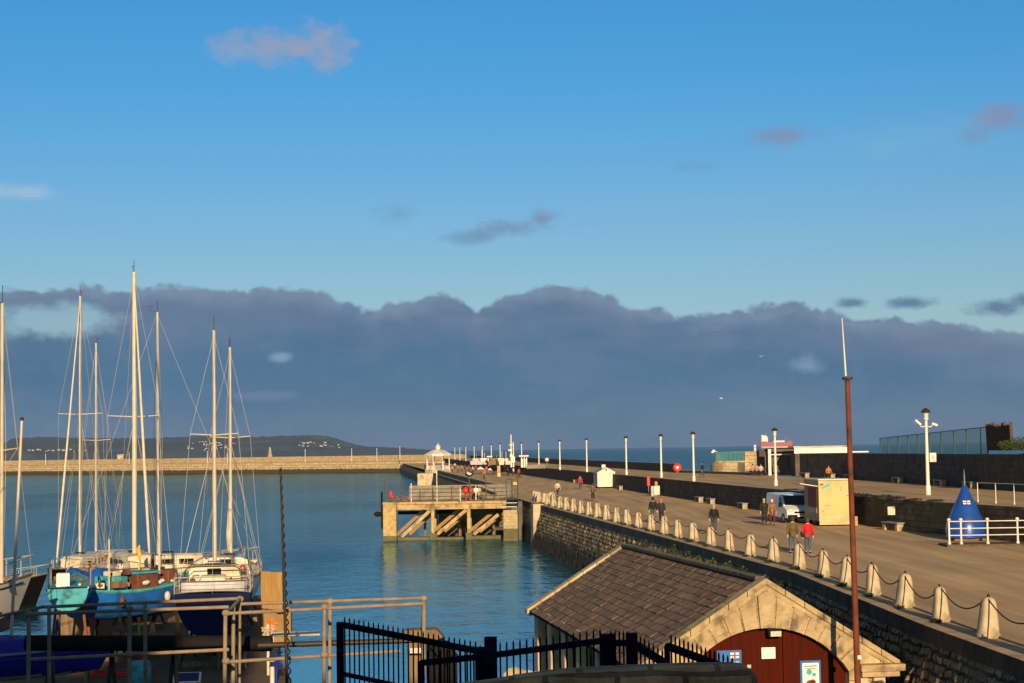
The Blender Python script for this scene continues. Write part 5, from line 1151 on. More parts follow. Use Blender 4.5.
# kneelers and corner pillars
for s_ in (-1, 1):
    q = MB(); ez_ = slope_z(HW); q.box((s_ * 3.4, .05, ez_ - .24), (1.35, .9, .20)); q.box((s_ * 3.34, .06, ez_ - .42), (1.15, .8, .16)); q.build('kneeler', MT['vous'], bh, smooth=False, bevel=.02)
    for xx in (2.82, 3.35): q = MB(); q.box((s_ * xx, -.02, (ez_ - .50 + BASE) / 2), (.36, .3, ez_ - .5 - BASE)); q.build('corner_pillar', MT['stone_tan'], bh, smooth=False, bevel=.02)
# doors
q = MB(); seam = .58
def door_leaf(xa, xb):
    q = MB(); n = 14; pts = [(xa, .32, BASE)] + [(xb, .32, BASE)] + [(xb + (xa - xb) * t / n, .32, arch_z(xb + (xa - xb) * t / n) + .02) for t in range(n + 1)]
    q.extrude(pts, (0, .08, 0)); return q
d1 = door_leaf(-AW, seam - .012).build('door_leaf', MT['reddoor'], bh, smooth=False); d2_ = door_leaf(seam + .012, AW).build('door_leaf', MT['reddoor'], bh, smooth=False)
for dd, xa, xb in ((d1, -AW, seam), (d2_, seam, AW)):
    q = MB(); x = xa + .3
    while x < xb - .1: q.box((x, .317, (BASE + arch_z(x)) / 2 - .1), (.012, .012, arch_z(x) - BASE - .2)); x += .30
    q.build('board_joint', MT['black'], dd, smooth=False)
def door_item(px, py, w_, h_, mat, name, par=d1, off=-.025, dy=.05):
    # place on the door plane
    dep = 50.32; X = P(px, py, dep); lx = (X - Vector((ap.x, ap.y, 0))); x = (lx.x * math.cos(BH_RZ) + lx.y * math.sin(BH_RZ)); q = MB(); q.box((x, .32 + off, X.z), (w_, dy, h_)); return x, X.z, q.build(name, mat, par, smooth=False, bevel=.006)
x, z, o = door_item(768.3, 653, .42, .33, MT['paper'], 'white_notice', d1, -.03, .02)
x, z, o = door_item(812.5, 676, .63, .86, MT['signblue'], 'poster_frame', d2_, -.03, .03)
q = MB(); q.box((x, .27, z), (.50, .02, .72)); ps = q.build('poster_sheet', MT['paper'], o, smooth=False)
for (ox, oz, r_, mt) in ((-.05, .10, .09, 'cyan'), (.10, .02, .06, 'cyan'), (-.02, -.28, .15, 'brown'), (.06, -.20, .09, 'brown')):
    q = MB(); q.cyl((x + ox, .252, z + oz), (x + ox, .262, z + oz), r_, n=12); q.build('print', MT[mt], o)
q = MB(); q.box((x, .255, z + .27), (.4, .012, .035)); q.box((x, .255, z + .20), (.3, .012, .025)); q.build('print_line', MT['grey'], o, smooth=False)
x, z, o = door_item(727, 658, .74, .50, MT['signblue'], 'blue_sign', d1, -.06, .04)
q = MB(); q.box((x + .16, .235, z + .10), (.26, .012, .16)); fl = q.build('flag_mark', MT['paper'], o, smooth=False)
q = MB(); q.box((x + .16, .226, z + .10), (.26, .012, .04)); q.box((x + .16, .224, z + .10), (.05, .012, .16)); q.build('flag_cross', MT['red'], o, smooth=False)
fc_ = bpy.data.curves.new('lettering', 'FONT'); fc_.body = 'Lifeboats'; fc_.size = .17; fc_.extrude = .004; fc_.align_x = 'CENTER'; fo = bpy.data.objects.new('lettering_tmp', fc_); COL.objects.link(fo)
dg = bpy.context.evaluated_depsgraph_get(); lm = bpy.data.meshes.new_from_object(fo.evaluated_get(dg)); bpy.data.objects.remove(fo); lo_ = bpy.data.objects.new('lettering', lm); lm.materials.clear(); lm.materials.append(MT['paper']); COL.objects.link(lo_); lo_.parent = o; lo_.rotation_euler = (R(90), 0, 0); lo_.location = (x, .232, z - .16)
x, z, o = door_item(771.5, 631.5, .40, .24, MT['black'], 'flood_light', bh, -.26, .26)
q = MB(); q.box((x + .02, -.075, z - .03), (.32, .03, .15)); q.build('lens', MT['lampglass'], o, smooth=False)
x, z, o = door_item(748, 666, .12, .10, MT['greyhull'], 'lock_plate', d1, -.03, .03)
# roof: courses of separate big slates, each a little off its neighbours
SLT = [pmat('roof slate', c, tuple(x * .62 for x in c), 2.2, .8, .35, 14, spec=.2, stain=st_, st_scale=1.7, world=True) for c, st_ in (((.205, .135, .09), (.14, .115, .075)), ((.165, .112, .08), (.22, .16, .10)), ((.25, .16, .105), (.12, .095, .07)), ((.19, .115, .088), (.10, .08, .06)), ((.15, .115, .09), (.20, .165, .10)))]
for s_ in (-1, 1):
    q = MB(); nrow = 15; SL = math.hypot(HW, HW * TAN); nx = Vector((s_ * TAN, 0, 1)).normalized(); dn = Vector((s_, 0, -TAN)).normalized(); y1 = LEN - .3
    for k in range(nrow):
        a = k / nrow * SL; y = .5 - (.45 if k % 2 else 0) - random.uniform(0, .2)
        while y < y1:
            w_ = random.uniform(.50, .85); ya, yb = max(.5, y + .012), min(y1, y + w_ - .012); y += w_
            if yb - ya < .08: continue
            b = (k + 1) / nrow * SL + .05 + random.uniform(-.015, .015); lift = .022 + random.uniform(-.007, .012) + (.02 if random.random() < .04 else 0); tl = random.uniform(-.008, .008); mi = random.choice((0, 0, 1, 1, 2, 3, 4))
            o_ = Vector((0, 0, AZ - .10)); c = [o_ + Vector((0, ya, 0)) + dn * a, o_ + Vector((0, yb, 0)) + dn * a, o_ + Vector((0, yb, 0)) + dn * b + nx * (lift + tl), o_ + Vector((0, ya, 0)) + dn * b + nx * (lift - tl)]
            q.face(c, mi); d = -nx * .045; q.face([c[3], c[2], c[2] + d, c[3] + d], mi); q.face([c[0], c[3], c[3] + d, c[0] + d], mi); q.face([c[1], c[2], c[2] + d, c[1] + d], mi)
    o_ = Vector((0, 0, AZ - .16)); q.face([o_ + Vector((0, .5, 0)), o_ + Vector((0, y1, 0)), o_ + Vector((0, y1, 0)) + dn * SL, o_ + Vector((0, .5, 0)) + dn * SL], 3)
    q.build('roof_slope', SLT, bh, smooth=False)
q = MB()
for k in range(30): q.bar((0, .5 + k * .618, AZ - .04), (0, .5 + (k + 1) * .618 - .02, AZ - .04), .30, .14)
q.build('ridge', MT['stone_dark'], bh, smooth=False, bevel=.03)
# side walls with pilasters
for s_ in (-1, 1):
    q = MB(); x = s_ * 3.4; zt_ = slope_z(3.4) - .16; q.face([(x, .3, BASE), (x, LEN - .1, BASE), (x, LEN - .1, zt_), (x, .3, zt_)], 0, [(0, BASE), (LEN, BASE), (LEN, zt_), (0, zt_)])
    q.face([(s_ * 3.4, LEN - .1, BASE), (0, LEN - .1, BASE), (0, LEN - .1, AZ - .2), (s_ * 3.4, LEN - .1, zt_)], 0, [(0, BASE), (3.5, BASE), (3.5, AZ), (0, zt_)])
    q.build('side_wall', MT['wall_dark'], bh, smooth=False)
    if s_ < 0:
        for k in range(7): q = MB(); q.box((x - .16, 1.0 + k * 2.95, (BASE + zt_ - .1) / 2), (.34, .75, zt_ - .1 - BASE)); q.build('pilaster', MT['rubble2'] if 'rubble2' in MT else MT['stone_tan'], bh, smooth=False, bevel=.03)
        for k in range(6): q = MB(); q.box((x + .02, 2.47 + k * 2.95, -2.9), (.06, 1.7, 2.2)); q.build('dark_opening', MT['black'], bh, smooth=False)
    q = MB(); q.bar((s_ * 3.85, .4, slope_z(3.85) - .19), (s_ * 3.85, LEN - .2, slope_z(3.85) - .19), .13, .12); q.build('gutter', MT['navy'], bh, smooth=False)
# boulders at the foot of the boathouse
rk = MB(); rk.ball((0, 0, 0), .55, (1.2, 1, .8), n=10, jit=.12); rk0 = rk.build('boulder', MT['stone_tan'], ang=20)
for k, (lx, ly, z, s_) in enumerate([(-4.6, 15.5, -3.5, 1.1), (-4.9, 12.3, -3.4, 1.0), (-4.7, 17.4, -3.6, .9), (-4.5, 9.8, -3.5, .9), (-4.8, 7.0, -3.5, 1.0)]):
    o = rk0 if k == 0 else copy_tree(rk0); o.location = (ap.x + lx * math.cos(BH_RZ) - ly * math.sin(BH_RZ), ap.y + lx * math.sin(BH_RZ) + ly * math.cos(BH_RZ), z); o.scale = (s_,) * 3; o.rotation_euler = (k, k * 2, k * 3)
    tag(o, 'pale boulder at the waterline along the left boathouse wall, %s from its far end' % ordw([1, 2, 0, 3, 4][k]), 'boulder', 'boulders by the boathouse')
# rock armour at the foot of the near harbour wall
for k in range(26):
    o = copy_tree(rk0); y = 30 + k * .78; p = at_y(EDGE, y, -1.9 - random.uniform(0, 1.0))[0]; o.location = (p.x, p.y, random.uniform(-3.2, -1.9)); s_ = random.uniform(.9, 1.6); o.scale = (s_, s_, s_ * .8); o.rotation_euler = (random.uniform(0, 6), random.uniform(0, 6), random.uniform(0, 6))
    o.data.materials[0] = MT['stone_tan']; tag(o, 'dark boulder piled against the near harbour wall right of the boathouse', 'boulder', 'boulders below the near harbour wall')
    o.material_slots[0].link = 'OBJECT'; o.material_slots[0].material = MT['stone_dark']
q = MB(); q.box((3.5, 36, -3.9), (19, 27.4, 1.0)); struct(q.build('slipway', MT['yard'], smooth=False))
# rusty pole with whip aerial
pt, pb = P(847.3, 379, 48), P(859, 720, 48); d_ = (pt - pb).normalized(); pb = pb - d_ * 1.6; pb = pb + d_ * ((-3.4 - pb.z) / d_.z)
rp_ = empty('rusty_pole', 'tall rusty red steel pole topped by a thin white aerial', 'pole', pb); q = MB(); q.cyl((0, 0, 0), pt - pb, 0.092, .070, n=12); q.build('shaft', MT['rustpole'], rp_)
q = MB(); q.cyl(pt - pb - Vector((0, 0, .02)), pt - pb + Vector((0, 0, .05)), .15, n=10); q.bar(pt - pb + Vector((-.14, 0, .02)), pt - pb + Vector((.14, 0, .02)), .03, .04); q.build('top_plate', MT['blackiron'], rp_)
a, b = P(845.8, 376, 48), P(842, 318, 48); q = MB(); q.cyl(a - pb, b - pb, .028, .014, n=8); q.build('aerial', MT['whitepole'], rp_)
q = MB(); q.cyl(P(858.6, 655, 48) - pb, P(858.8, 659, 48) - pb, .10, n=12); q.build('collar', MT['greyhull'], rp_)

# ------------------------------------------------------------------ boat yard
def slab(poly, ztop, zbot, mat, name):
    q = MB(); q.extrude([(x, y, zbot) for x, y in poly], (0, 0, ztop - zbot)); return struct(q.build(name, mat, smooth=False))
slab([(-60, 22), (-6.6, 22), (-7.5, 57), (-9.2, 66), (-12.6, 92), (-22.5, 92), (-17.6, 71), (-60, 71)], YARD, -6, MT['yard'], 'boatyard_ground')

def make_hull(root, L, B, D, sheer=.35, tw=.7, over=.6, top='gelcoat', bot='antifoul', stripe=None, draft=.45, deckmat='boatdeck', rock=.35):
    """local x forward, z = 0 at the lowest point of the canoe body"""
    ns, nk = 20, 10; rows = []; gun = []
    for i in range(ns + 1):
        t = i / ns; b = B / 2 * ((1 - ((t - .45) / .55) ** 2.3) if t > .45 else 1 - (1 - tw) * ((.45 - t) / .45) ** 1.8); b = max(b, .012)
        zs = D + sheer * ((t - .35) / .65) ** 2 if t > .35 else D + sheer * .25 * ((.35 - t) / .35) ** 2
        zk = rock * abs(2 * t - .9) ** 2.4
        r = []
        for s_ in range(-nk, nk + 1):
            u = abs(s_) / nk; y = b * math.sin(u * math.pi / 2) ** .72; z = zk + (zs - zk) * (1 - math.cos(u * math.pi / 2) ** 1.15)
            x = -L / 2 + L * t + (over * ((z) / D) * t ** 3 - over * .4) + (-.25 * over * (z / D) * (1 - t) ** 4)
            r.append((x, math.copysign(y, s_), z))
        rows.append(r); gun.append((Vector(r[0]), Vector(r[-1])))
    q = MB(); zb = D * draft
    def mf(i, j):
        z = (rows[i][j][2] + rows[i][j + 1][2] + rows[i + 1][j][2] + rows[i + 1][j + 1][2]) / 4
        return 1 if z < zb else (2 if stripe and (z < zb + D * .09) else 0)
    q.grid(rows, mfun=mf); q.face(rows[0], 0)
    h = q.build('hull', [MT[top], MT[bot], MT[stripe or top]], root, ang=50)
    q = MB(); dk = []
    for a, b in gun: dk.append([a + Vector((0, 0, .0)), a.lerp(b, .2) + Vector((0, 0, .04)), a.lerp(b, .5) + Vector((0, 0, .06)), a.lerp(b, .8) + Vector((0, 0, .04)), b])
    q.grid(dk); q.build('deck', MT[deckmat], root, ang=60)
    q = MB()
    for sd_ in (0, 1): q.tube([g_[sd_] + Vector((0, 0, .02)) for g_ in gun], .035, 5)
    q.build('toe_rail', MT['wood'] if deckmat == 'boatdeck' else MT['grey'], root)
    return gun, D
def gat(gun, t):
    k = t * (len(gun) - 1); i = min(int(k), len(gun) - 2); f_ = k - i; return gun[i][0].lerp(gun[i + 1][0], f_), gun[i][1].lerp(gun[i + 1][1], f_)
def cabin(root, x0, x1, w0, w1, z, h, mat='gelcoat', win=True, front=.5, nm='cabin'):
    q = MB(); pr_ = [(x0, w0, 0), (x0 + .06, w0 * .9, h), (x1 - front, w1 * .95, h * .92), (x1, w1 * .7, .05)]
    rows = []
    for x, w_, hh in pr_: rows.append([(x, -w_ / 2, z - .1), (x, -w_ / 2 * .88, z + hh * .85), (x, -w_ / 2 * .6, z + hh), (x, w_ / 2 * .6, z + hh), (x, w_ / 2 * .88, z + hh * .85), (x, w_ / 2, z - .1)])
    rows[0] = [(x0, y_, zz if k in (0, 5) else z + h * (.83 if k in (1, 4) else .98)) for k, (_, y_, zz) in enumerate(rows[0])]
    q.grid(rows); q.face(rows[0]); c = q.build(nm, MT[mat], root, ang=40)
    if win:
        for sg_ in (-1, 1):
            n = 3
            for k in range(n):
                a = x0 + .3 + (x1 - front - x0 - .4) * k / n; b = a + (x1 - front - x0 - .4) / n * .7; w_ = (w0 + (w1 - w0) * ((a - x0) / (x1 - x0)))
                q = MB(); ww = w_ / 2 * .94; q.box(((a + b) / 2, sg_ * (ww - .01), z + h * .46), (b - a, .05, h * .34)); q.build('window', MT['glassdark'], c, bevel=.02)
        q = MB(); q.box((x0 - .01, 0, z + h * .5), (.05, .5, h * .75)); q.build('companionway', MT['black'], c, smooth=False)
        q = MB(); q.box((x0 + (x1 - x0) * .45, 0, z + h + .05), (.55, .5, .08)); q.build('hatch', MT['glassdark'], c, bevel=.02)
    return c
def rig(root, gun, mx, my, z0, H, L, lean=(0, 0), furl=True, spread=.62, boom=False, sp_w=.9, r_=.075, masttop=True, furlmat='sailcloth', wires=True):
    base = Vector((mx, my, z0)); top = Vector((mx + lean[0], my + lean[1], z0 + H))
    q = MB(); q.cyl(base, top, r_, r_ * .72, n=10); m_ = q.build('mast', MT['mast'], root)
    if masttop:
        q = MB(); q.bar(top, top + Vector((-.35, 0, .05)), .02); q.cyl(top, top + Vector((0, 0, .55)), .012); q.bar(top + Vector((-.35, 0, .05)), top + Vector((-.35, 0, .3)), .02); q.bar(top + Vector((-.5, 0, .3)), top + Vector((-.2, 0, .3)), .03); q.build('wind_vane', MT['blackiron'], m_)
    bow = (gun[-1][0] + gun[-1][1]) / 2; st = (gun[0][0] + gun[0][1]) / 2
    fa, fb = gat(gun, .52); ch = [fb + Vector((0, -.05, 0)), fa + Vector((0, .05, 0))]
    sp = base.lerp(top, spread)
    q = MB()
    for s_ in (-1, 1): q.cyl(sp, sp + Vector((-.1, s_ * sp_w, .06)), .028, .02, n=6)
    q.build('spreader', MT['mast'], m_)
    if wires:
        W_ = .0085
        for nm, a, b in [('backstay', top, st)] + ([('forestay', top - Vector((0, 0, .15)), bow)] if not furl else []):
            q = MB(); q.cyl(a, b, W_, n=4, caps=False); q.build(nm, MT['steel'], root)
        for k, s_ in enumerate((1, -1)):
            t_ = sp + Vector((-.1, s_ * sp_w, .06)); q = MB(); q.cyl(top - Vector((0, 0, .2)), t_, W_, n=4, caps=False); q.cyl(t_, ch[k], W_, n=4, caps=False); q.build('shroud', MT['steel'], root)
            q = MB(); q.cyl(sp - Vector((0, 0, .1)), ch[k] + Vector((-.5, 0, 0)), W_, n=4, caps=False); q.cyl(sp - Vector((0, 0, .1)), ch[k] + Vector((.5, 0, 0)), W_, n=4, caps=False); q.build('lower_shroud', MT['steel'], root)
        q = MB()
        for dx in (-.12, .14): q.tube([base.lerp(top, .06) + Vector((dx, .05, 0)), base.lerp(top, .5) + Vector((dx * 1.6, .08, 0)), base.lerp(top, .985)], .010, 4)
        q.build('halyard', MT['steel'], m_)
    if furl:
        a, b = top - Vector((0, 0, .25)), bow + Vector((-.1, 0, .35)); q = MB(); q.tube([a.lerp(b, t) for t in (0, .05, .35, .7, .95, 1)], [.015, .03, .045, .062, .055, .02], 8); q.build('furled_sail', MT[furlmat], root)
    if boom:
        e = base + Vector((-L * .34, 0, .95)); q = MB(); q.cyl(base + Vector((-.08, 0, .85)), e, .05, n=8); bo = q.build('boom', MT['mast'], root)
        q = MB(); q.tube([base + Vector((-.15, 0, 1.0))] + [(base + Vector((-.15, 0, 1.0))).lerp(e + Vector((0, 0, .10)), t / 6) + Vector((0, random.uniform(-.02, .02), random.uniform(-.02, .03))) for t in range(1, 7)], [.12, .13, .12, .11, .10, .08, .05], 8); q.build('sail_cover', MT[furlmat], bo)
    return top
def rails_(root, gun, pulpit=True, pushpit=True, h=.55):
    def p_(t, s_, z): a, b = gat(gun, t); return (a if s_ == 0 else b) * 1.0 + Vector((0, 0, z))
    if pulpit:
        q = MB(); b0 = (gun[-1][0] + gun[-1][1]) / 2 + Vector((.05, 0, h + .05))
        q.tube([p_(.84, 0, h), p_(.93, 0, h + .03), b0, p_(.93, 1, h + .03), p_(.84, 1, h)], .022, 6)
        for s_ in (0, 1):
            for t in (.84, .94): q.cyl(p_(t, s_, 0), p_(t, s_, h), .02, n=6)
        q.build('pulpit', MT['steel'], root)
    if pushpit:
        q = MB(); q.tube([p_(.14, 0, h), p_(.01, 0, h), p_(.01, 1, h), p_(.14, 1, h)], .022, 6); q.tube([p_(.14, 0, h * .5), p_(.01, 0, h * .5), p_(.01, 1, h * .5), p_(.14, 1, h * .5)], .014, 6)
        for s_ in (0, 1):
            for t in (.01, .14): q.cyl(p_(t, s_, 0), p_(t, s_, h), .02, n=6)
        q.build('pushpit', MT['steel'], root)
    q = MB()
    for s_ in (0, 1):
        pts = [.14, .3, .48, .66, .84]
        for t in pts[1:-1]: q.cyl(p_(t, s_, 0), p_(t, s_, h), .014, n=5)
        for z in (h, h * .5): q.tube([p_(t, s_, z) for t in pts], .009, 4)
    q.build('lifeline', MT['steel'], root)
def keel(root, L, mat='antifoul', depth=.8):
    q = MB(); q.extrude([(-L * .12, -.08, .12), (L * .10, -.08, .12), (L * .04, -.08, -depth), (-L * .12, -.08, -depth)], (0, .16, 0)); q.build('keel', MT[mat], root, smooth=False, bevel=.03)
    q = MB(); q.extrude([(-L * .44, -.03, .42), (-L * .38, -.03, .3), (-L * .40, -.03, -.35), (-L * .46, -.03, -.35)], (0, .06, 0)); q.build('rudder', MT[mat], root, smooth=False)
def cradle(loc, rz, L, B, h, label, mat='blackiron'):
    c = empty('boat_cradle', label, 'boat cradle', (loc[0], loc[1], YARD), rz=rz, group='cradles under the boats')
    for x in (-L * .28, L * .22):
        q = MB(); q.box((x, 0, .1), (.18, B * .9, .2)); q.build('cross_beam', MT['timber'], c, smooth=False)
        for s_ in (-1, 1): q = MB(); q.bar((x, s_ * B * .46, .2), (x, s_ * B * .30, h + .25), .09); q.bar((x, s_ * B * .2, .2), (x, s_ * B * .36, h * .7), .06); q.build('prop', MT[mat], c, smooth=False)
    q = MB(); q.box((0, 0, .09), (L * .62, .2, .18)); q.build('keel_beam', MT['timber'], c, smooth=False)
    return c
def place(root, rz, mast_px=None, mast_py=None, d=60, mx=0, my=0, z=0, pos=None):
    if pos is None: X = XAT(mast_px, d, mast_py); pos = (X - (mx * math.cos(rz) - my * math.sin(rz)), d - (mx * math.sin(rz) + my * math.cos(rz)))
    root.location = (pos[0], pos[1], z); root.rotation_euler.z = rz; return pos
def clutter(root, gun, z, n, x0, x1, w_, seed=1):
    rn = random.Random(seed); mm = ['wood', 'blackiron', 'greyhull', 'brown', 'gelcoat', 'navy', 'sailcloth', 'red']
    for k in range(n):
        x = rn.uniform(x0, x1); y = rn.uniform(-w_, w_); s_ = rn.uniform(.06, .2); q = MB()
        if rn.random() < .6: q.box((x, y, z + s_ * .6), (s_ * rn.uniform(.8, 2.5), s_, s_ * 1.2), rz=rn.uniform(-1, 1)); nm = 'deck_box'
        else: q.ball((x, y, z + s_ * .6), s_ * .7, (rn.uniform(1, 1.8), 1, .8), n=8, jit=.12); nm = 'gear_bundle'
        q.build(nm, MT[mm[rn.randrange(len(mm) if rn.random() < .5 else 4)]], root, smooth=nm != 'deck_box')

# 1 grey-white yacht at the left edge, bow towards the right
b1 = empty('sailing_yacht', 'grey white yacht cut by the left edge, bow pointing right', 'sailboat', group='boats ashore in the yard'); rz = R(58)
g1, D1 = make_hull(b1, 9.2, 2.9, 1.75, .35, .65, .9, 'greyhull', 'antifoul', 'navyhull', .46)
bowp = P(32, 574, 55); bl = (g1[-1][0] + g1[-1][1]) / 2; pos = (bowp.x - (bl.x * math.cos(rz)), 55 - bl.x * math.sin(rz)); zz = bowp.z - bl.z
place(b1, rz, pos=pos, z=zz); cabin(b1, -1.9, 3.0, 1.9, 1.0, D1 + .05, .6); rails_(b1, g1); keel(b1, 9.2, depth=max(.2, zz - YARD - .25)); clutter(b1, g1, D1 + .1, 14, -3, 3.5, .6, 1)
q = MB(); q.tube([(a_.lerp(b_, .012 if True else 0) - Vector((0, .012, .16))) for a_, b_ in g1[1:-1]], .022, 5); q.build('rubbing_strake', MT['black'], b1)
mxl = Vector((XAT(2, 52.0, 430), 52.0)); rel = Vector((mxl.x - pos[0], mxl.y - pos[1])); mx1 = rel.x * math.cos(rz) + rel.y * math.sin(rz)
rig(b1, g1, mx1, -rel.x * math.sin(rz) + rel.y * math.cos(rz), D1 + .3, ZAT(2, 303, 52) - zz - D1 - .3, 9.2, furl=False, sp_w=.8, spread=.47, r_=.06)
cradle(pos, rz, 9, 2.8, zz - YARD, 'dark cradle holding up the grey white yacht at the left edge')
# 2 black-hulled boat afloat behind it
b2 = empty('black_boat', 'black hulled boat afloat just behind the grey white yacht', 'boat', group='boats afloat behind the yard'); rz = R(28)
g2, D2 = make_hull(b2, 9, 3.0, 2.4, .5, .8, .9, 'blackhull', 'blackhull', None, .2); bl = (g2[-1][0] + g2[-1][1]) / 2; bp = P(47.5, 574, 106); place(b2, rz, pos=(bp.x - bl.x * math.cos(rz), 106 - bl.x * math.sin(rz)), z=bp.z - bl.z); cabin(b2, -2.4, .6, 2.2, 1.8, D2 + .05, .9); rails_(b2, g2); clutter(b2, g2, D2 + .1, 12, -2, 3.6, .6, 2)
q = MB(); q.cyl((2.4, 0, D2), (2.4, 0, D2 + 3.2), .07); q.cyl((2.4, 0, D2 + 1.2), (-.5, .3, D2 + 2.6), .05); q.build('derrick', MT['mast'], b2)
# 3, 3b white yachts afloat, end on
def afloat(label, mpx, mtop, mbot, d, rz, L, B, deck_py, hullmat='gelcoat', furl=True, seed=3, sp=.55, mx=.6):
    b_ = empty('sailing_yacht', label, 'sailboat', group='boats afloat behind the yard'); zdk = ZAT(mpx, deck_py, d); D = max(1.2, zdk - WATER + .35)
    g_, D = make_hull(b_, L, B, D, .35, .72, .8, hullmat, 'antifoul', None, .12); z0 = zdk - D; place(b_, rz, mpx, mbot, d, mx, 0, z0)
    cabin(b_, -1.6, 3.0, B * .78, B * .5, D + .05, .85); rails_(b_, g_); keel(b_, L); clutter(b_, g_, D + .12, 16, -L * .4, L * .25, B * .3, seed)
    top = P(mpx, mtop, d); H = top.z - z0 - D - .5; lean = Vector((XAT(mpx, d, mtop) - XAT(mpx, d, mbot), 0)); rig(b_, g_, mx, 0, D + .5, H, L, furl=furl, spread=sp, r_=.085, sp_w=1.3 if L > 10 else 1.0); return b_, g_, D, z0
afloat('white yacht afloat with its furled sail leaning left of the second mast', 80, 296, 556, 100, R(270), 10.5, 3.0, 569, hullmat='blackhull')
afloat('white yacht afloat behind, its bare mast the shortest of the left group', 96, 343, 556, 116, R(262), 9, 2.9, 568, furl=False, seed=4)
# 4 turquoise dinghy, transom to us
b4 = empty('turquoise_boat', 'small turquoise boat with flaking paint, transom facing the camera', 'boat', group='boats ashore in the yard'); rz = R(102); d4 = 60.0; sc4 = d4 / F
g4, D4 = make_hull(b4, 4.9, 1.55, .80, .25, .90, .4, 'turq', 'navyhull', None, .10, 'turq', rock=.12); zt4 = ZAT(68, 613, d4); tx = XAT(68, d4, 600); place(b4, rz, pos=(tx + 2.45 * math.cos(rz), d4 + 2.45 * math.sin(rz)), z=zt4)
q = MB(); q.box((-1.2, .22, D4 + .26), (.5, .46, .5)); q.build('white_box', MT['paper'], b4, bevel=.02)
q = MB(); q.box((-2.4, 0, D4 + .02), (.14, 1.5, .10)); q.build('transom_cap', MT['black'], b4, smooth=False)
clutter(b4, g4, D4 + .06, 8, -1.9, 1.5, .5, 3)
q = MB(); q.tube([(-2.0, -.7, D4), (-2.0, -.7, D4 + .7), (-.4, -.7, D4 + .7), (-.4, -.7, D4)], .025, 6); q.build('frame_rail', MT['galv'], b4); q = MB(); q.tube([(-2.0, .7, D4), (-2.0, .7, D4 + .75), (-.2, .7, D4 + .75), (-.2, .7, D4)], .025, 6); q.build('frame_rail', MT['galv'], b4)
cradle((b4.location.x, b4.location.y), rz, 4.6, 1.5, zt4 - YARD, 'dark red cradle legs under the small turquoise boat', 'brown')
# blue tarpaulin draped behind the dinghy on a boat shape
a = P(87, 580, 68); q = MB(); rows = []
for i in range(15):
    r = []; t = i / 14
    for j in range(11):
        u = j / 10 * 2 - 1; r.append(((t - .5) * 1.7, u * 1.4, .55 * (1 - abs(u) ** 1.6) + .10 * math.sin(t * 9 + u * 3) + random.uniform(-.05, .05) - (.45 if j in (0, 10) else 0) - (.3 if i in (0, 14) else 0)))
    rows.append(r)
q.grid(rows); tp = q.build('blue_tarpaulin', MT['bluetarp'], loc=(a.x, a.y, ZAT(87, 576, 68) - .30), ang=70); tag(tp, 'crumpled bright blue tarpaulin between the turquoise boat and white cabins', 'tarpaulin')
q = MB(); q.box((0, 0, 0), (1.5, 2.2, ZAT(87, 592, 68) - YARD)); tag(q.build('timber_stack', MT['timber'], loc=(a.x, a.y, (ZAT(87, 592, 68) + YARD) / 2), smooth=False), 'dark timber stack under the blue tarpaulin', 'timber stack')
# 5 bright blue fishing boat
b5 = empty('blue_fishing_boat', 'bright blue fishing boat with turquoise bulwark and rusty brown wheelhouse', 'boat', group='boats ashore in the yard'); rz = R(52); d5 = 64.5; z5 = ZAT(112, 618, d5)
g5, D5 = make_hull(b5, 5.6, 2.2, 1.02, .55, .85, .5, 'bluehull', 'navyhull', None, .12, 'turq', rock=.22); place(b5, rz, pos=(XAT(138, d5, 600), d5 + .5), z=z5)
q = MB()
for sd_ in (0, 1): q.tube([g_[sd_] + Vector((0, 0, .06)) for g_ in g5], .07, 6)
q.build('bulwark', MT['turq'], b5)
q = MB(); q.box((-.10, .0, D5 + .30), (1.0, 1.1, .66)); wh = q.build('wheelhouse', MT['brown'], b5, bevel=.03)
q = MB(); q.box((-.10, 0, D5 + .66), (1.15, 1.28, .07)); q.build('roof', MT['turq'], wh, bevel=.02)
q = MB(); q.box((-1.25, .2, D5 + .26), (.7, 1.1, .62)); fw = q.build('locker', MT['turq'], b5, bevel=.03)
q = MB(); q.cyl((-1.64, .2, D5 + .3), (-1.58, .2, D5 + .3), .15, n=14); q.build('porthole', MT['glassdark'], fw)
q = MB(); q.box((-1.2, .2, D5 + .66), (.45, .55, .2)); q.build('white_hood', MT['gelcoat'], fw, bevel=.05)
q = MB(); q.box((1.2, 0, D5 + .42), (.5, .9, .5)); q.build('winch', MT['brown'], b5, bevel=.04)
clutter(b5, g5, D5 + .2, 18, -2.2, 2.0, .7, 4); clutter(b5, g5, D5 + .62, 6, -1.5, .3, .4, 7); clutter(b5, g5, D5 + .1, 14, .6, 2.4, .4, 17)
q = MB(); q.cyl((.9, 0, D5), (.9, 0, D5 + 2.6), .045); q.build('pole', MT['mast'], b5); q = MB(); q.cyl((-1.9, -.5, D5), (-1.9, -.5, D5 + 2.0), .03); q.build('pole', MT['mast'], b5)
for k, x in enumerate((-1.6, .4, 1.7)):
    a_, b_ = gat(g5, (x + 2.8) / 5.6); q = MB(); q.ball(a_ + Vector((0, -.12, -.3)), .13, (1, .8, 1.5), n=12); q.build('fender', MT[['brown', 'greyhull', 'navy'][k]], b5)
cradle((b5.location.x, b5.location.y), rz, 5.4, 2.0, z5 - YARD, 'dark cradle under the bright blue fishing boat')
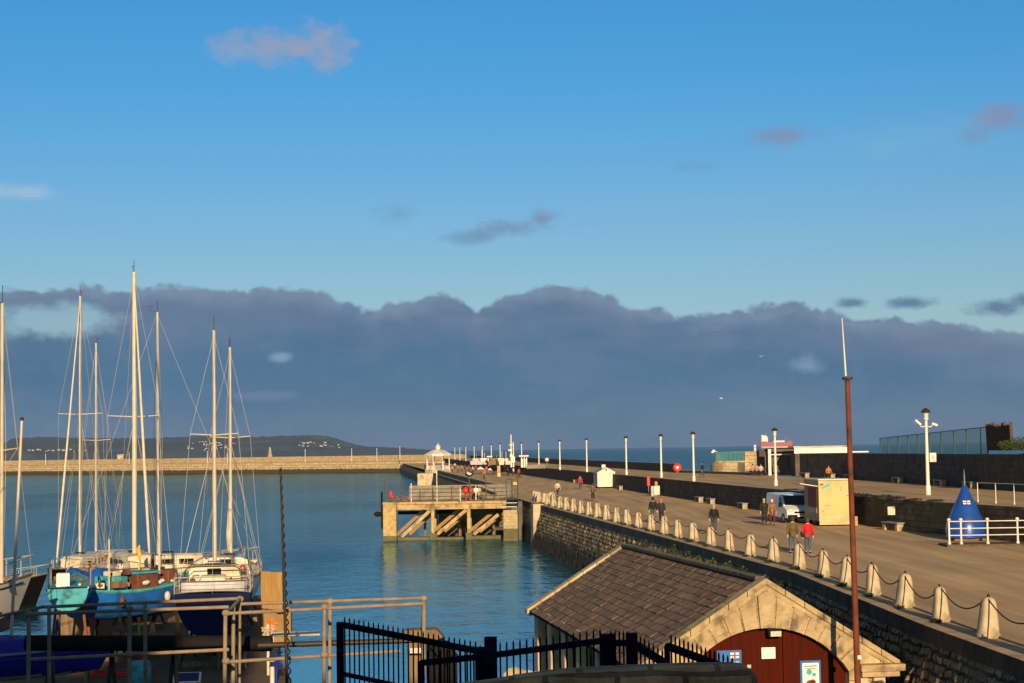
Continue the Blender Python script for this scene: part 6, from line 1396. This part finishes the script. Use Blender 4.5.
# 6, 6b cream and white yachts
def ashore(label, mpx, mtop, mbot, d, rz, L, B, D, deck_py, top='gelcoat', stripe=None, furl=True, seed=5, sp=.58, mx=.5, r_=.075, bot='antifoul', grp='boats ashore in the yard', win=True, cab=.74, lab2='', draft=.4, furlmat='sailcloth', spw=.9, tw=.7, ins=True, cabx=(-1.5, 2.4)):
    b_ = empty('sailing_yacht', label, 'sailboat', group=grp); zdk = ZAT(mpx, deck_py, d)
    g_, D = make_hull(b_, L, B, D, .35, tw, .8, top, bot, stripe, draft); z0 = zdk - D; place(b_, rz, mpx, mbot, d, mx, 0, z0)
    cabin(b_, cabx[0], cabx[1], B * .72, B * .45, D + .05, cab); rails_(b_, g_); keel(b_, L, depth=max(.15, z0 - YARD - .25)); clutter(b_, g_, D + .12, 16, -L * .4, L * .25, B * .3, seed); clutter(b_, g_, D + .3, 8, -L * .42, -L * .15, B * .3, seed + 1)
    topz = P(mpx, mtop, d).z; rig(b_, g_, mx, 0, D + .3, topz - z0 - D - .3, L, furl=furl, spread=sp, r_=r_, sp_w=spw, furlmat=furlmat)
    cradle((b_.location.x, b_.location.y), rz, L * .9, B * .9, z0 - YARD, lab2); return b_, g_, D, z0
ashore('white yacht under the tallest thick mast, its furled sail reaching down right', 134.5, 272, 556, 76, R(291), 8.4, 2.7, 1.6, 570, seed=5, r_=.115, sp=.50, lab2='dark cradle under the yacht with the tallest mast', spw=1.15)
b6, g6, D6, z6 = ashore('cream hulled yacht with its bow raised to the right behind the blue boat', 158, 312, 556, 84, R(12), 8.0, 2.6, 1.6, 569, top='creamhull', seed=6, furl=False, mx=-.2, lab2='dark cradle under the cream hulled yacht', draft=.3)
# 7 white yacht near the yellow timber wall
b7, g7, D7, z7 = ashore('white yacht beside the yellow timber panel, its mast wrapped at the foot', 231, 347, 568, 77, R(94), 8.2, 2.95, 1.55, 571, seed=7, mx=.9, furl=False, lab2='dark cradle under the white yacht beside the timber panel', draft=.35, tw=.8, cab=.72)
q = MB(); q.tube([(.9, .05, D7 + .9), (.88, .06, D7 + 1.6), (.92, .05, D7 + 2.4), (.9, .04, D7 + 3.2)], [.11, .15, .11, .06], 10); q.build('wrapped_sail', MT['sailcloth'], b7)
# 8 navy yacht, stern towards us
b8, g8, D8, z8 = ashore('navy blue yacht with a grey cockpit tent, stern facing the camera', 215, 330, 575, 64.5, R(99), 8.0, 2.8, 1.7, 584, top='navyhull', stripe='red', seed=8, mx=.8, furl=False, lab2='dark cradle under the navy blue yacht', draft=.30, tw=.92, cabx=(-.9, 2.4), bot='navyhull', sp=.57)
for s_ in (-1, 1):
    q = MB(); q.grid([[(-3.6 + i * .5, s_ * (1.16 + .02 * math.sin(i * 2)), D8 + .05 + z_ * .42) for i in range(6)] for z_ in (0, .5, 1)]); o = q.build('weather_cloth', pmat('grey canvas', (.42, .42, .45), (.32, .32, .35), 3, .8, .3, 8), b8); sm = o.modifiers.new('thickness', 'SOLIDIFY'); sm.thickness = .02
q = MB(); q.grid([[(-3.62 + .02 * math.sin(k), y_, D8 + .05 + z_ * .4) for k, y_ in enumerate((-1.1, -.6, 0, .6, 1.1))] for z_ in (0, .5, 1)]); o = q.build('stern_cloth', pmat('pale canvas', (.48, .47, .49), (.36, .36, .39), 3, .8, .3, 8), b8); sm = o.modifiers.new('thickness', 'SOLIDIFY'); sm.thickness = .02
for x in (-3.3, -2.1): q = MB(); q.tube([(x, -1.0, D8), (x, -1.0, D8 + .75), (x, -.8, D8 + .92), (x, .8, D8 + .92), (x, 1.0, D8 + .75), (x, 1.0, D8)], .022, 6); q.build('cockpit_hoop', MT['blackiron'], b8)
q = MB(); q.box((-3.0, 0, D8 + .35), (.8, .9, .5)); q.build('wheel_pedestal', MT['gelcoat'], b8, bevel=.08)
# yellow cloth by mast 133
p = P(139, 548, 72); q = MB(); q.tube([(0, 0, -.5), (.03, 0, -.3), (-.02, 0, -.05), (.02, 0, .12)], [.04, .09, .08, .03], 8); q.cyl((0, 0, YARD - p.z), (0, 0, -.6), .05); tag(q.build('rolled_flag', MT['yellowcloth'], loc=p), 'rolled yellow cloth on a pole beside the tallest mast', 'flag')
# yellow timber panel
a, b = P(262.5, 571, 68), P(281, 572, 67); bt = ZAT(270, 608, 68)
tpn = empty('timber_hoarding', 'tall sunlit yellow timber panel standing at the yard edge', 'panel', (a.x, a.y, bt)); wv = Vector((b.x - a.x, b.y - a.y, 0)); n = 5
for k in range(n):
    c0 = wv * (k / n); c1 = wv * ((k + .96) / n); q = MB(); q.bar((c0 + c1) / 2, (c0 + c1) / 2 + Vector((0, 0, a.z - bt + random.uniform(-.02, .02))), wv.length / n * .96, .08, up=(0, 1, 0)); q.build('board', MT['bandwood'], tpn, smooth=False, bevel=.008)
q = MB(); q.box((wv.x / 2, .3, (YARD - bt) / 2), (wv.length, .5, bt - YARD)); q.build('base_block', MT['timber2'], tpn, smooth=False)
# junk near the panel: ropes, drum, ladder
for k, (px, py, d, c, lab) in enumerate([(272, 627, 60, 'orange', 'tangle of orange rope below the yellow timber panel'), (268, 633, 59, 'sailcloth', 'tangle of pale rope below the yellow timber panel'), (276, 662, 57, 'royal', 'tangle of blue netting at the yard corner'), (190, 612, 66, 'turq', 'small turquoise bundle between the blue boat and navy yacht')]):
    p = P(px, py, d); q = MB(); rn = random.Random(k)
    ph = [rn.uniform(0, 6) for _ in range(6)]; pts = [Vector((.26 * math.sin(t * .9 + ph[0]) + .10 * math.sin(t * 2.3 + ph[1]), .16 * math.cos(t * 1.1 + ph[2]) + .08 * math.sin(t * 2.9 + ph[3]), .32 * math.sin(t * .37 + ph[4]) + .10 * math.sin(t * 1.9 + ph[5]))) for t in [w * .22 for w in range(190)]]; q.tube([v_ * .62 for v_ in pts], .013, 5)
    q.cyl((0, 0, YARD - p.z), (0, 0, .3), .05, n=8)
    tag(q.build('rope_tangle', MT[c], loc=p), lab, 'rope')
# blue covered dinghy in the bottom left corner with a tilted pole mast
b9 = empty('covered_dinghy', 'royal blue covered dinghy at the bottom left with a tilted bare mast', 'boat'); d9 = 44; p9 = P(14, 668, d9); rz = R(15)
g9, D9 = make_hull(b9, 4.6, 1.7, .7, .2, .8, .4, 'royal', 'greyhull', None, .22, 'royal', rock=.15); place(b9, rz, pos=(p9.x - .1, d9), z=ZAT(14, 676, d9) - .1)
q = MB(); rows = []
for i in range(13):
    t = i / 12; a_, b_ = gat(g9, min(.98, .02 + t * .95)); hh = .42 * math.sin(math.pi * (.12 + t * .8)); rows.append([a_ + Vector((0, -.04, -.12)), a_.lerp(b_, .25) + Vector((0, 0, hh * .7 + random.uniform(-.03, .03))), a_.lerp(b_, .5) + Vector((0, 0, hh + random.uniform(-.03, .03))), a_.lerp(b_, .75) + Vector((0, 0, hh * .7 + random.uniform(-.03, .03))), b_ + Vector((0, .04, -.12))])
q.grid(rows); q.build('cover', MT['royal'], b9, ang=70)
a, b = P(22, 419, d9), P(10.5, 652, d9); q = MB(); q.cyl(b - b9.location, a - b9.location, .045, .032, n=10); mo = q.build('mast', MT['mast'], b9); mo.rotation_euler.z = -rz
q = MB(); q.ball(a - b9.location, .055, n=10); mo2 = q.build('masthead', MT['blackiron'], b9); mo2.rotation_euler.z = -rz
q = MB(); q.box((b - b9.location) + Vector((0, 0, -.05)), (.45, .4, .12)); mo3 = q.build('mast_step', MT['greyhull'], b9); mo3.rotation_euler.z = -rz
for e in ((-60, 545), (60, 600)):
    pass
cradle((b9.location.x, b9.location.y), rz, 4.2, 1.5, b9.location.z - YARD, 'low dark cradle under the royal blue dinghy')
# red steel frame, teal drum, solar panel, trestles and pipe on the yard
p = G(122, 676, YARD); rf = empty('yard_trolley', 'low red steel A frame trolley in the dim yard', 'trolley', (p.x, p.y, YARD), rz=R(8))
for x in (-1.0, 1.0):
    q = MB(); q.bar((x, -.4, 0), (x * .55, 0, .95), .10); q.bar((x, .4, 0), (x * .55, 0, .95), .10); q.build('leg', MT['red'], rf, smooth=False)
q = MB(); q.bar((-.6, 0, .92), (.6, 0, .92), .12); q.bar((-1.0, -.4, .12), (1.0, -.4, .12), .09); q.bar((-1, .4, .12), (1, .4, .12), .09); q.build('beam', MT['red'], rf, smooth=False)
p = G(141, 683, YARD); q = MB(); q.lathe([(0, 0), (.32, 0), (.34, .05), (.34, .75), (.3, .82), (0, .84)], n=18); tag(q.build('plastic_drum', MT['turq'], loc=(p.x, p.y, YARD - .1)), 'dull turquoise plastic drum at the bottom edge of the yard', 'drum')
p = P(187, 678, 50); sp_ = empty('solar_panel', 'small dark blue solar panel in a pale frame at the bottom of the yard', 'solar panel', p, rz=R(6)); T = Matrix.Rotation(R(28), 3, 'X'); q = MB(); q.box((0, 0, 0), (.80, .5, .05), mat=T); q.build('frame', MT['paper'], sp_, smooth=False); q = MB(); q.box((0, -.012, .03), (.68, .40, .02), mat=T); q.build('cell', MT['panel'], sp_, smooth=False)
q = MB(); q.box((0, .1, (YARD - p.z) / 2 - .2), (1.0, .5, p.z - YARD - .4)); q.build('stand', MT['black'], sp_, smooth=False)
for k, (px, py, w_) in enumerate([(70, 683, 1.5), (200, 664, 1.8), (232, 668, 1.2)]):
    p = G(px, py, YARD); q = MB(); q.box((0, 0, .82), (w_, .35, .1))
    for s_ in (-1, 1): q.bar((s_ * w_ * .4, -.3, 0), (s_ * w_ * .36, 0, .8), .07); q.bar((s_ * w_ * .4, .3, 0), (s_ * w_ * .36, 0, .8), .07)
    tag(q.build('trestle', MT['timber'], loc=(p.x, p.y, YARD), rz=R(5 * k), smooth=False), ['timber trestle under the left end of the yard rail', 'timber trestle left of the rail corner, behind the solar panel', 'timber trestle below the rail corner'][k], 'trestle', 'trestles in the yard')

# ------------------------------------------------------------------ grey gangway railings in front of the yard
gw = empty('gangway_railing', 'grey pipe railings with fittings along the raised yard gangway', 'railing', P(230, 660, 32))
def gpos(px, py, d): return P(px, py, d) - gw.location
def gbar(p0, p1, w_=.064, nm='rail'):
    q = MB(); q.cyl(p0, p1, w_ / 2, n=10); return q.build(nm, MT['galv'], gw)
DF, DB = 31, 33
for (a, b, d0, d1) in [((28.6, 614), (229, 607), DF, DF), ((28.6, 659.5), (229, 649.5), DF, DF), ((44, 607), (240, 598.5), DB, DB), ((0, 616), (44, 606.6), 33.6, DB),
                       ((226, 614), (240, 598.8), DF, DB), ((240, 604), (423, 598), DB, 33.4), ((228, 613.5), (325, 608.5), DF, 31.4), ((325, 608.5), (424, 603.5), 31.4, 31.8), ((226, 662), (400, 651), DF, 31.8)]:
    gbar(gpos(a[0], a[1], d0), gpos(b[0], b[1], d1))
for (x0, y0, x1, y1, d) in [(29, 613, 28, 705, DF), (129.5, 608, 129.5, 705, DF), (49, 606, 49.5, 690, DB), (145, 602, 145.5, 690, DB), (225.5, 612, 224.5, 705, DF), (233.5, 606, 233, 700, 32), (239.5, 599, 239, 695, DB), (324.5, 605, 324, 705, 31.4), (330, 601, 329.5, 705, 33.2), (423.5, 598, 423, 668, 33.4), (424.0, 603.5, 423.6, 680, 31.8)]:
    p = gpos(x0, y0, d); q_ = gpos(x1, y1, d); gbar(p, q_, .074, 'post')
for (x, y, d) in [(28.8, 614, DF), (129.5, 609, DF), (226, 613, DF), (240, 599, DB), (324.6, 607, 31.4), (330, 601.5, 33.2), (129.5, 654.5, DF), (226, 661, DF), (324.3, 655, 31.4), (423.6, 598.5, 33.4)]:
    q = MB(); p = gpos(x, y, d); q.ball(p, .066, (1.2, 1, 1), n=12); q.build('fitting', MT['galv'], gw)
for (xa, xb, ya, yb, z0) in ((20, 430, 712, 706, 0),):
    pa, pb = P(10, 705, 32), P(430, 700, 32); zd = min(pa.z, pb.z) - .02; q = MB()
    for k in range(70):
        x = pa.x + (pb.x - pa.x) * k / 69; q.box((x - gw.location.x, 32.2 - gw.location.y, zd - gw.location.z), (.10, 2.6, .05))
    q.build('decking', MT['deckwood'], gw, smooth=False)
    for k in range(6):
        x = pa.x + (pb.x - pa.x) * k / 5
        for y in (31.1, 33.3): q = MB(); q.cyl((x - gw.location.x, y - gw.location.y, zd - gw.location.z - .03), (x - gw.location.x, y - gw.location.y, -4.2 - gw.location.z), .09, n=8); q.build('support_post', MT['timber'], gw)
# black pipes
a, b = P(26, 643, 36), P(272, 643.5, 36); q = MB(); q.cyl((0, 0, 0), b - a, .165, n=16); tag(q.build('black_pipe', MT['black'], loc=a), 'thick black pipe lying level behind the grey railings', 'pipe')
for k in range(4):
    c = a.lerp(b, (k + .4) / 4); q = MB(); q.bar((-.35, 0, YARD - c.z), (0, 0, -.16), .08); q.bar((.35, 0, YARD - c.z), (0, 0, -.16), .08); tag(q.build('pipe_trestle', MT['blackiron'], loc=c, smooth=False), 'dark trestle under the thick black pipe, %s from the left' % ordw(k), 'trestle', 'trestles under the black pipe')
a, b = P(258, 645.5, 34.2), P(412, 640.5, 34.6); q = MB(); q.cyl((0, 0, 0), b - a, .055, n=10); tag(q.build('dark_handrail', MT['blackiron'], loc=a), 'thin dark rail running right to the timber mooring posts', 'rail')
a, b = P(272, 634.5, 37), P(320, 633.5, 37); q = MB(); q.cyl((0, 0, 0), b - a, .05, n=8); q.cyl((0, 0, 0), (0, 0, YARD - a.z), .05); tag(q.build('white_pipe', MT['greyhull'], loc=a), 'short pale pipe sticking out over the water', 'pipe')
# tall thin rope-wound pole
a, b = P(280.5, 468, 30), P(291.5, 720, 30); q = MB(); ax = (a - b); q.cyl((0, 0, -2.5), ax, .040, .018, n=8); pl = q.build('thin_pole', MT['blackiron'], loc=b); tag(pl, 'tall thin dark pole wound with rope beside the grey railings', 'pole')
q = MB(); pts = []
for k in range(300):
    t = k / 299; an = t * 2 * math.pi * 26; c = ax * t; rr = .024 - .010 * t; pts.append(c + Vector((math.cos(an) * rr, math.sin(an) * rr, 0)))
q.tube(pts, .013, 5); q.build('rope', MT['black'], pl)
# timber dolphin
dl = empty('mooring_posts', 'pair of heavy timber mooring posts with a weathered cap beam', 'mooring post', P(424, 634, 32.6))
o_ = dl.location
cp0, cp1 = P(405, 634, 32.6) - o_, P(443, 634, 32.6) - o_
q = MB(); q.extrude([cp0 + Vector((0, -.25, -.12)), cp0 + Vector((0, -.25, .09)), cp1 + Vector((-.12, -.25, .11)), cp1 + Vector((0, -.25, -.02)), cp1 + Vector((-.04, -.25, -.12))], (0, .5, 0)); q.build('cap_beam', MT['timber'], dl, smooth=False, bevel=.015)
for px, w_, nm in ((415, .24, 'timber'), (438, .44, 'black')):
    p = P(px, 640, 32.6) - o_; q = MB(); q.box((p.x, .05, -3.2), (w_, .36, 6.1)); q.build('post', MT[nm], dl, smooth=False, bevel=.02)
q = MB(); q.bar(P(436, 642, 32.4) - o_, P(456, 664, 32.4) - o_, .26, .3, up=(0, 1, 0)); q.box(P(447, 700, 32.5) - o_ + Vector((0, 0, -2.2)), (.4, .3, 6)); q.build('brace', MT['black'], dl, smooth=False)
p = P(416, 650, 32.3) - o_; q = MB(); q.box(p, (.22, .2, .10)); q.build('white_band', MT['greyhull'], dl, smooth=False)

# ------------------------------------------------------------------ dark blue fence and parapet in the foreground
def fence(pts, name, label, post_at, step_px=4.9, up=.085, dn=2.2, railw=.075, lower=None):
    """pts = (px, py, depth) of the top rail"""
    o = P(*pts[0]); r_ = empty(name, label, 'fence', o)
    for a, b in zip(pts, pts[1:]):
        A, B_ = P(*a), P(*b); q = MB(); q.bar(A - o, B_ - o, railw, railw * .9); q.build('top_rail', MT['navy'], r_, smooth=False)
        if lower:
            q = MB(); q.bar(A - o - Vector((0, 0, lower)), B_ - o - Vector((0, 0, lower)), .05, .05); q.build('lower_rail', MT['navy'], r_, smooth=False)
        n = max(2, int(abs(b[0] - a[0]) / step_px))
        for k in range(1, n):
            c = A.lerp(B_, k / n) - o; q = MB(); q.cyl(c + Vector((0, 0, up)), c - Vector((0, 0, dn)), .0105, n=6); q.cyl(c + Vector((0, 0, up)), c + Vector((0, 0, up + .03)), .0105, .002, n=6); q.build('bar', MT['navy'], r_)
    for (px, py, d, w_) in post_at:
        c = P(px, py, d) - o; q = MB(); q.box((c.x, c.y, c.z - dn / 2), (w_, w_, dn)); q.build('post', MT['navy'], r_, smooth=False, bevel=.008)
    return r_
fence([(340, 624.5, 22), (481, 651.5, 20.6)], 'sloping_fence', 'navy bar fence sloping down right, leftmost of the foreground fences', [(340, 622, 22, .09), (480, 647, 20.6, .10)], lower=.62)
fence([(421, 663, 19.8), (487, 656, 19.6), (607, 640, 19.4)], 'rising_fence', 'navy bar fence rising right to the thick middle posts', [(421, 661, 19.8, .08), (490.5, 637, 19.5, .145)], step_px=6.4, up=.11)
fence([(607, 643, 19.2), (632, 643, 19.0), (667, 664.5, 18.4)], 'stair_fence', 'navy bar fence dropping right from the pair of thick posts', [(607.5, 634, 19.2, .15), (631.5, 633, 19.0, .125), (667, 645, 18.4, .05)], step_px=4.0, up=.11)
fence([(667, 646, 18.2), (737, 672, 17.6)], 'lower_stair_fence', 'navy bar fence ending at the rounded parapet, before the stone gable', [(667, 646, 18.2, .06)], step_px=4.3, up=.11)
q = MB(); pw_pts = [(380, 700), (440, 692), (500, 684), (522, 680), (560, 675), (600, 672.5), (650, 670), (700, 668.5), (738, 668), (750, 669.5), (757, 676), (760, 690)]
rows = []; uvs = []; dpw = 17.2
for px, py in pw_pts:
    p = P(px, py, dpw); rows.append([(p.x, dpw, .4), (p.x, dpw, p.z - .05), (p.x, dpw + .06, p.z), (p.x, dpw + .50, p.z + .0), (p.x, dpw + .56, p.z - .05), (p.x, dpw + .56, .4)]); uvs.append([(p.x, .4), (p.x, p.z), (p.x, p.z + .06), (p.x, p.z + .5), (p.x, p.z + .6), (p.x, p.z + 2.6)])
q.grid(rows, uv=uvs); q.face(rows[-1]); q.face(list(reversed(rows[0]))); tag(q.build('stone_parapet', MT['rubble'], ang=50), 'rough stone parapet with rounded end along the bottom edge', 'parapet')
q = MB(); q.box((-2, 13, .1), (18, 22, 3.4)); q.box((-2, 8, 1.0), (18, 12, 2.0)); 
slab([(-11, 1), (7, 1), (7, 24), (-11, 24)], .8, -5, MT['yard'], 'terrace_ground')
# unseen blocks added behind the viewpoint, heights stepped to shade yard and foreground
tb = empty('shade_building', 'unseen stepped building added behind the viewpoint to shade the yard', 'building', (-30, -12, -4))
q = MB(); q.box((-9.1, 0, 9.3), (62, 12, 18.6)); q.build('wall', MT['rubble'], tb, smooth=False)
q = MB(); q.box((24.6, 0, 10.6), (4.9, 12, 21.2)); q.build('tall_shade_block', MT['rubble'], tb, smooth=False)
q = MB(); q.box((-9.1, 0, 18.73), (62.1, 12.4, .24)); q.build('roof', MT['stone_dark'], tb, smooth=False)
q = MB(); q.box((35, .5, 7.45), (16, 11, 14.9)); q.build('low_shade_block', MT['rubble'], tb, smooth=False)
for k in range(16):
    for z in (7.5, 11.5, 15.3): q = MB(); q.box((-38.5 + k * 4.0, 6.02, z), (1.3, .08, 2.0)); q.build('window', MT['glassdark'], tb, smooth=False)

# ------------------------------------------------------------------ the air over the bay
q = MB(); q.box((0, 4400, 100), (16000, 9600, 212)); hz_ = q.build('haze', bpy.data.materials.new('haze'), smooth=False); hz_['kind'] = 'stuff'
hm_ = hz_.data.materials[0]; hm_.use_nodes = True; nt_ = hm_.node_tree; nt_.nodes.clear(); vo = nt_.nodes.new('ShaderNodeVolumePrincipled'); vo.inputs['Color'].default_value = (.42, .66, 1.0, 1); vo.inputs['Density'].default_value = 2.4e-5; vo.inputs['Anisotropy'].default_value = 0
oo = nt_.nodes.new('ShaderNodeOutputMaterial'); nt_.links.new(vo.outputs[0], oo.inputs['Volume'])
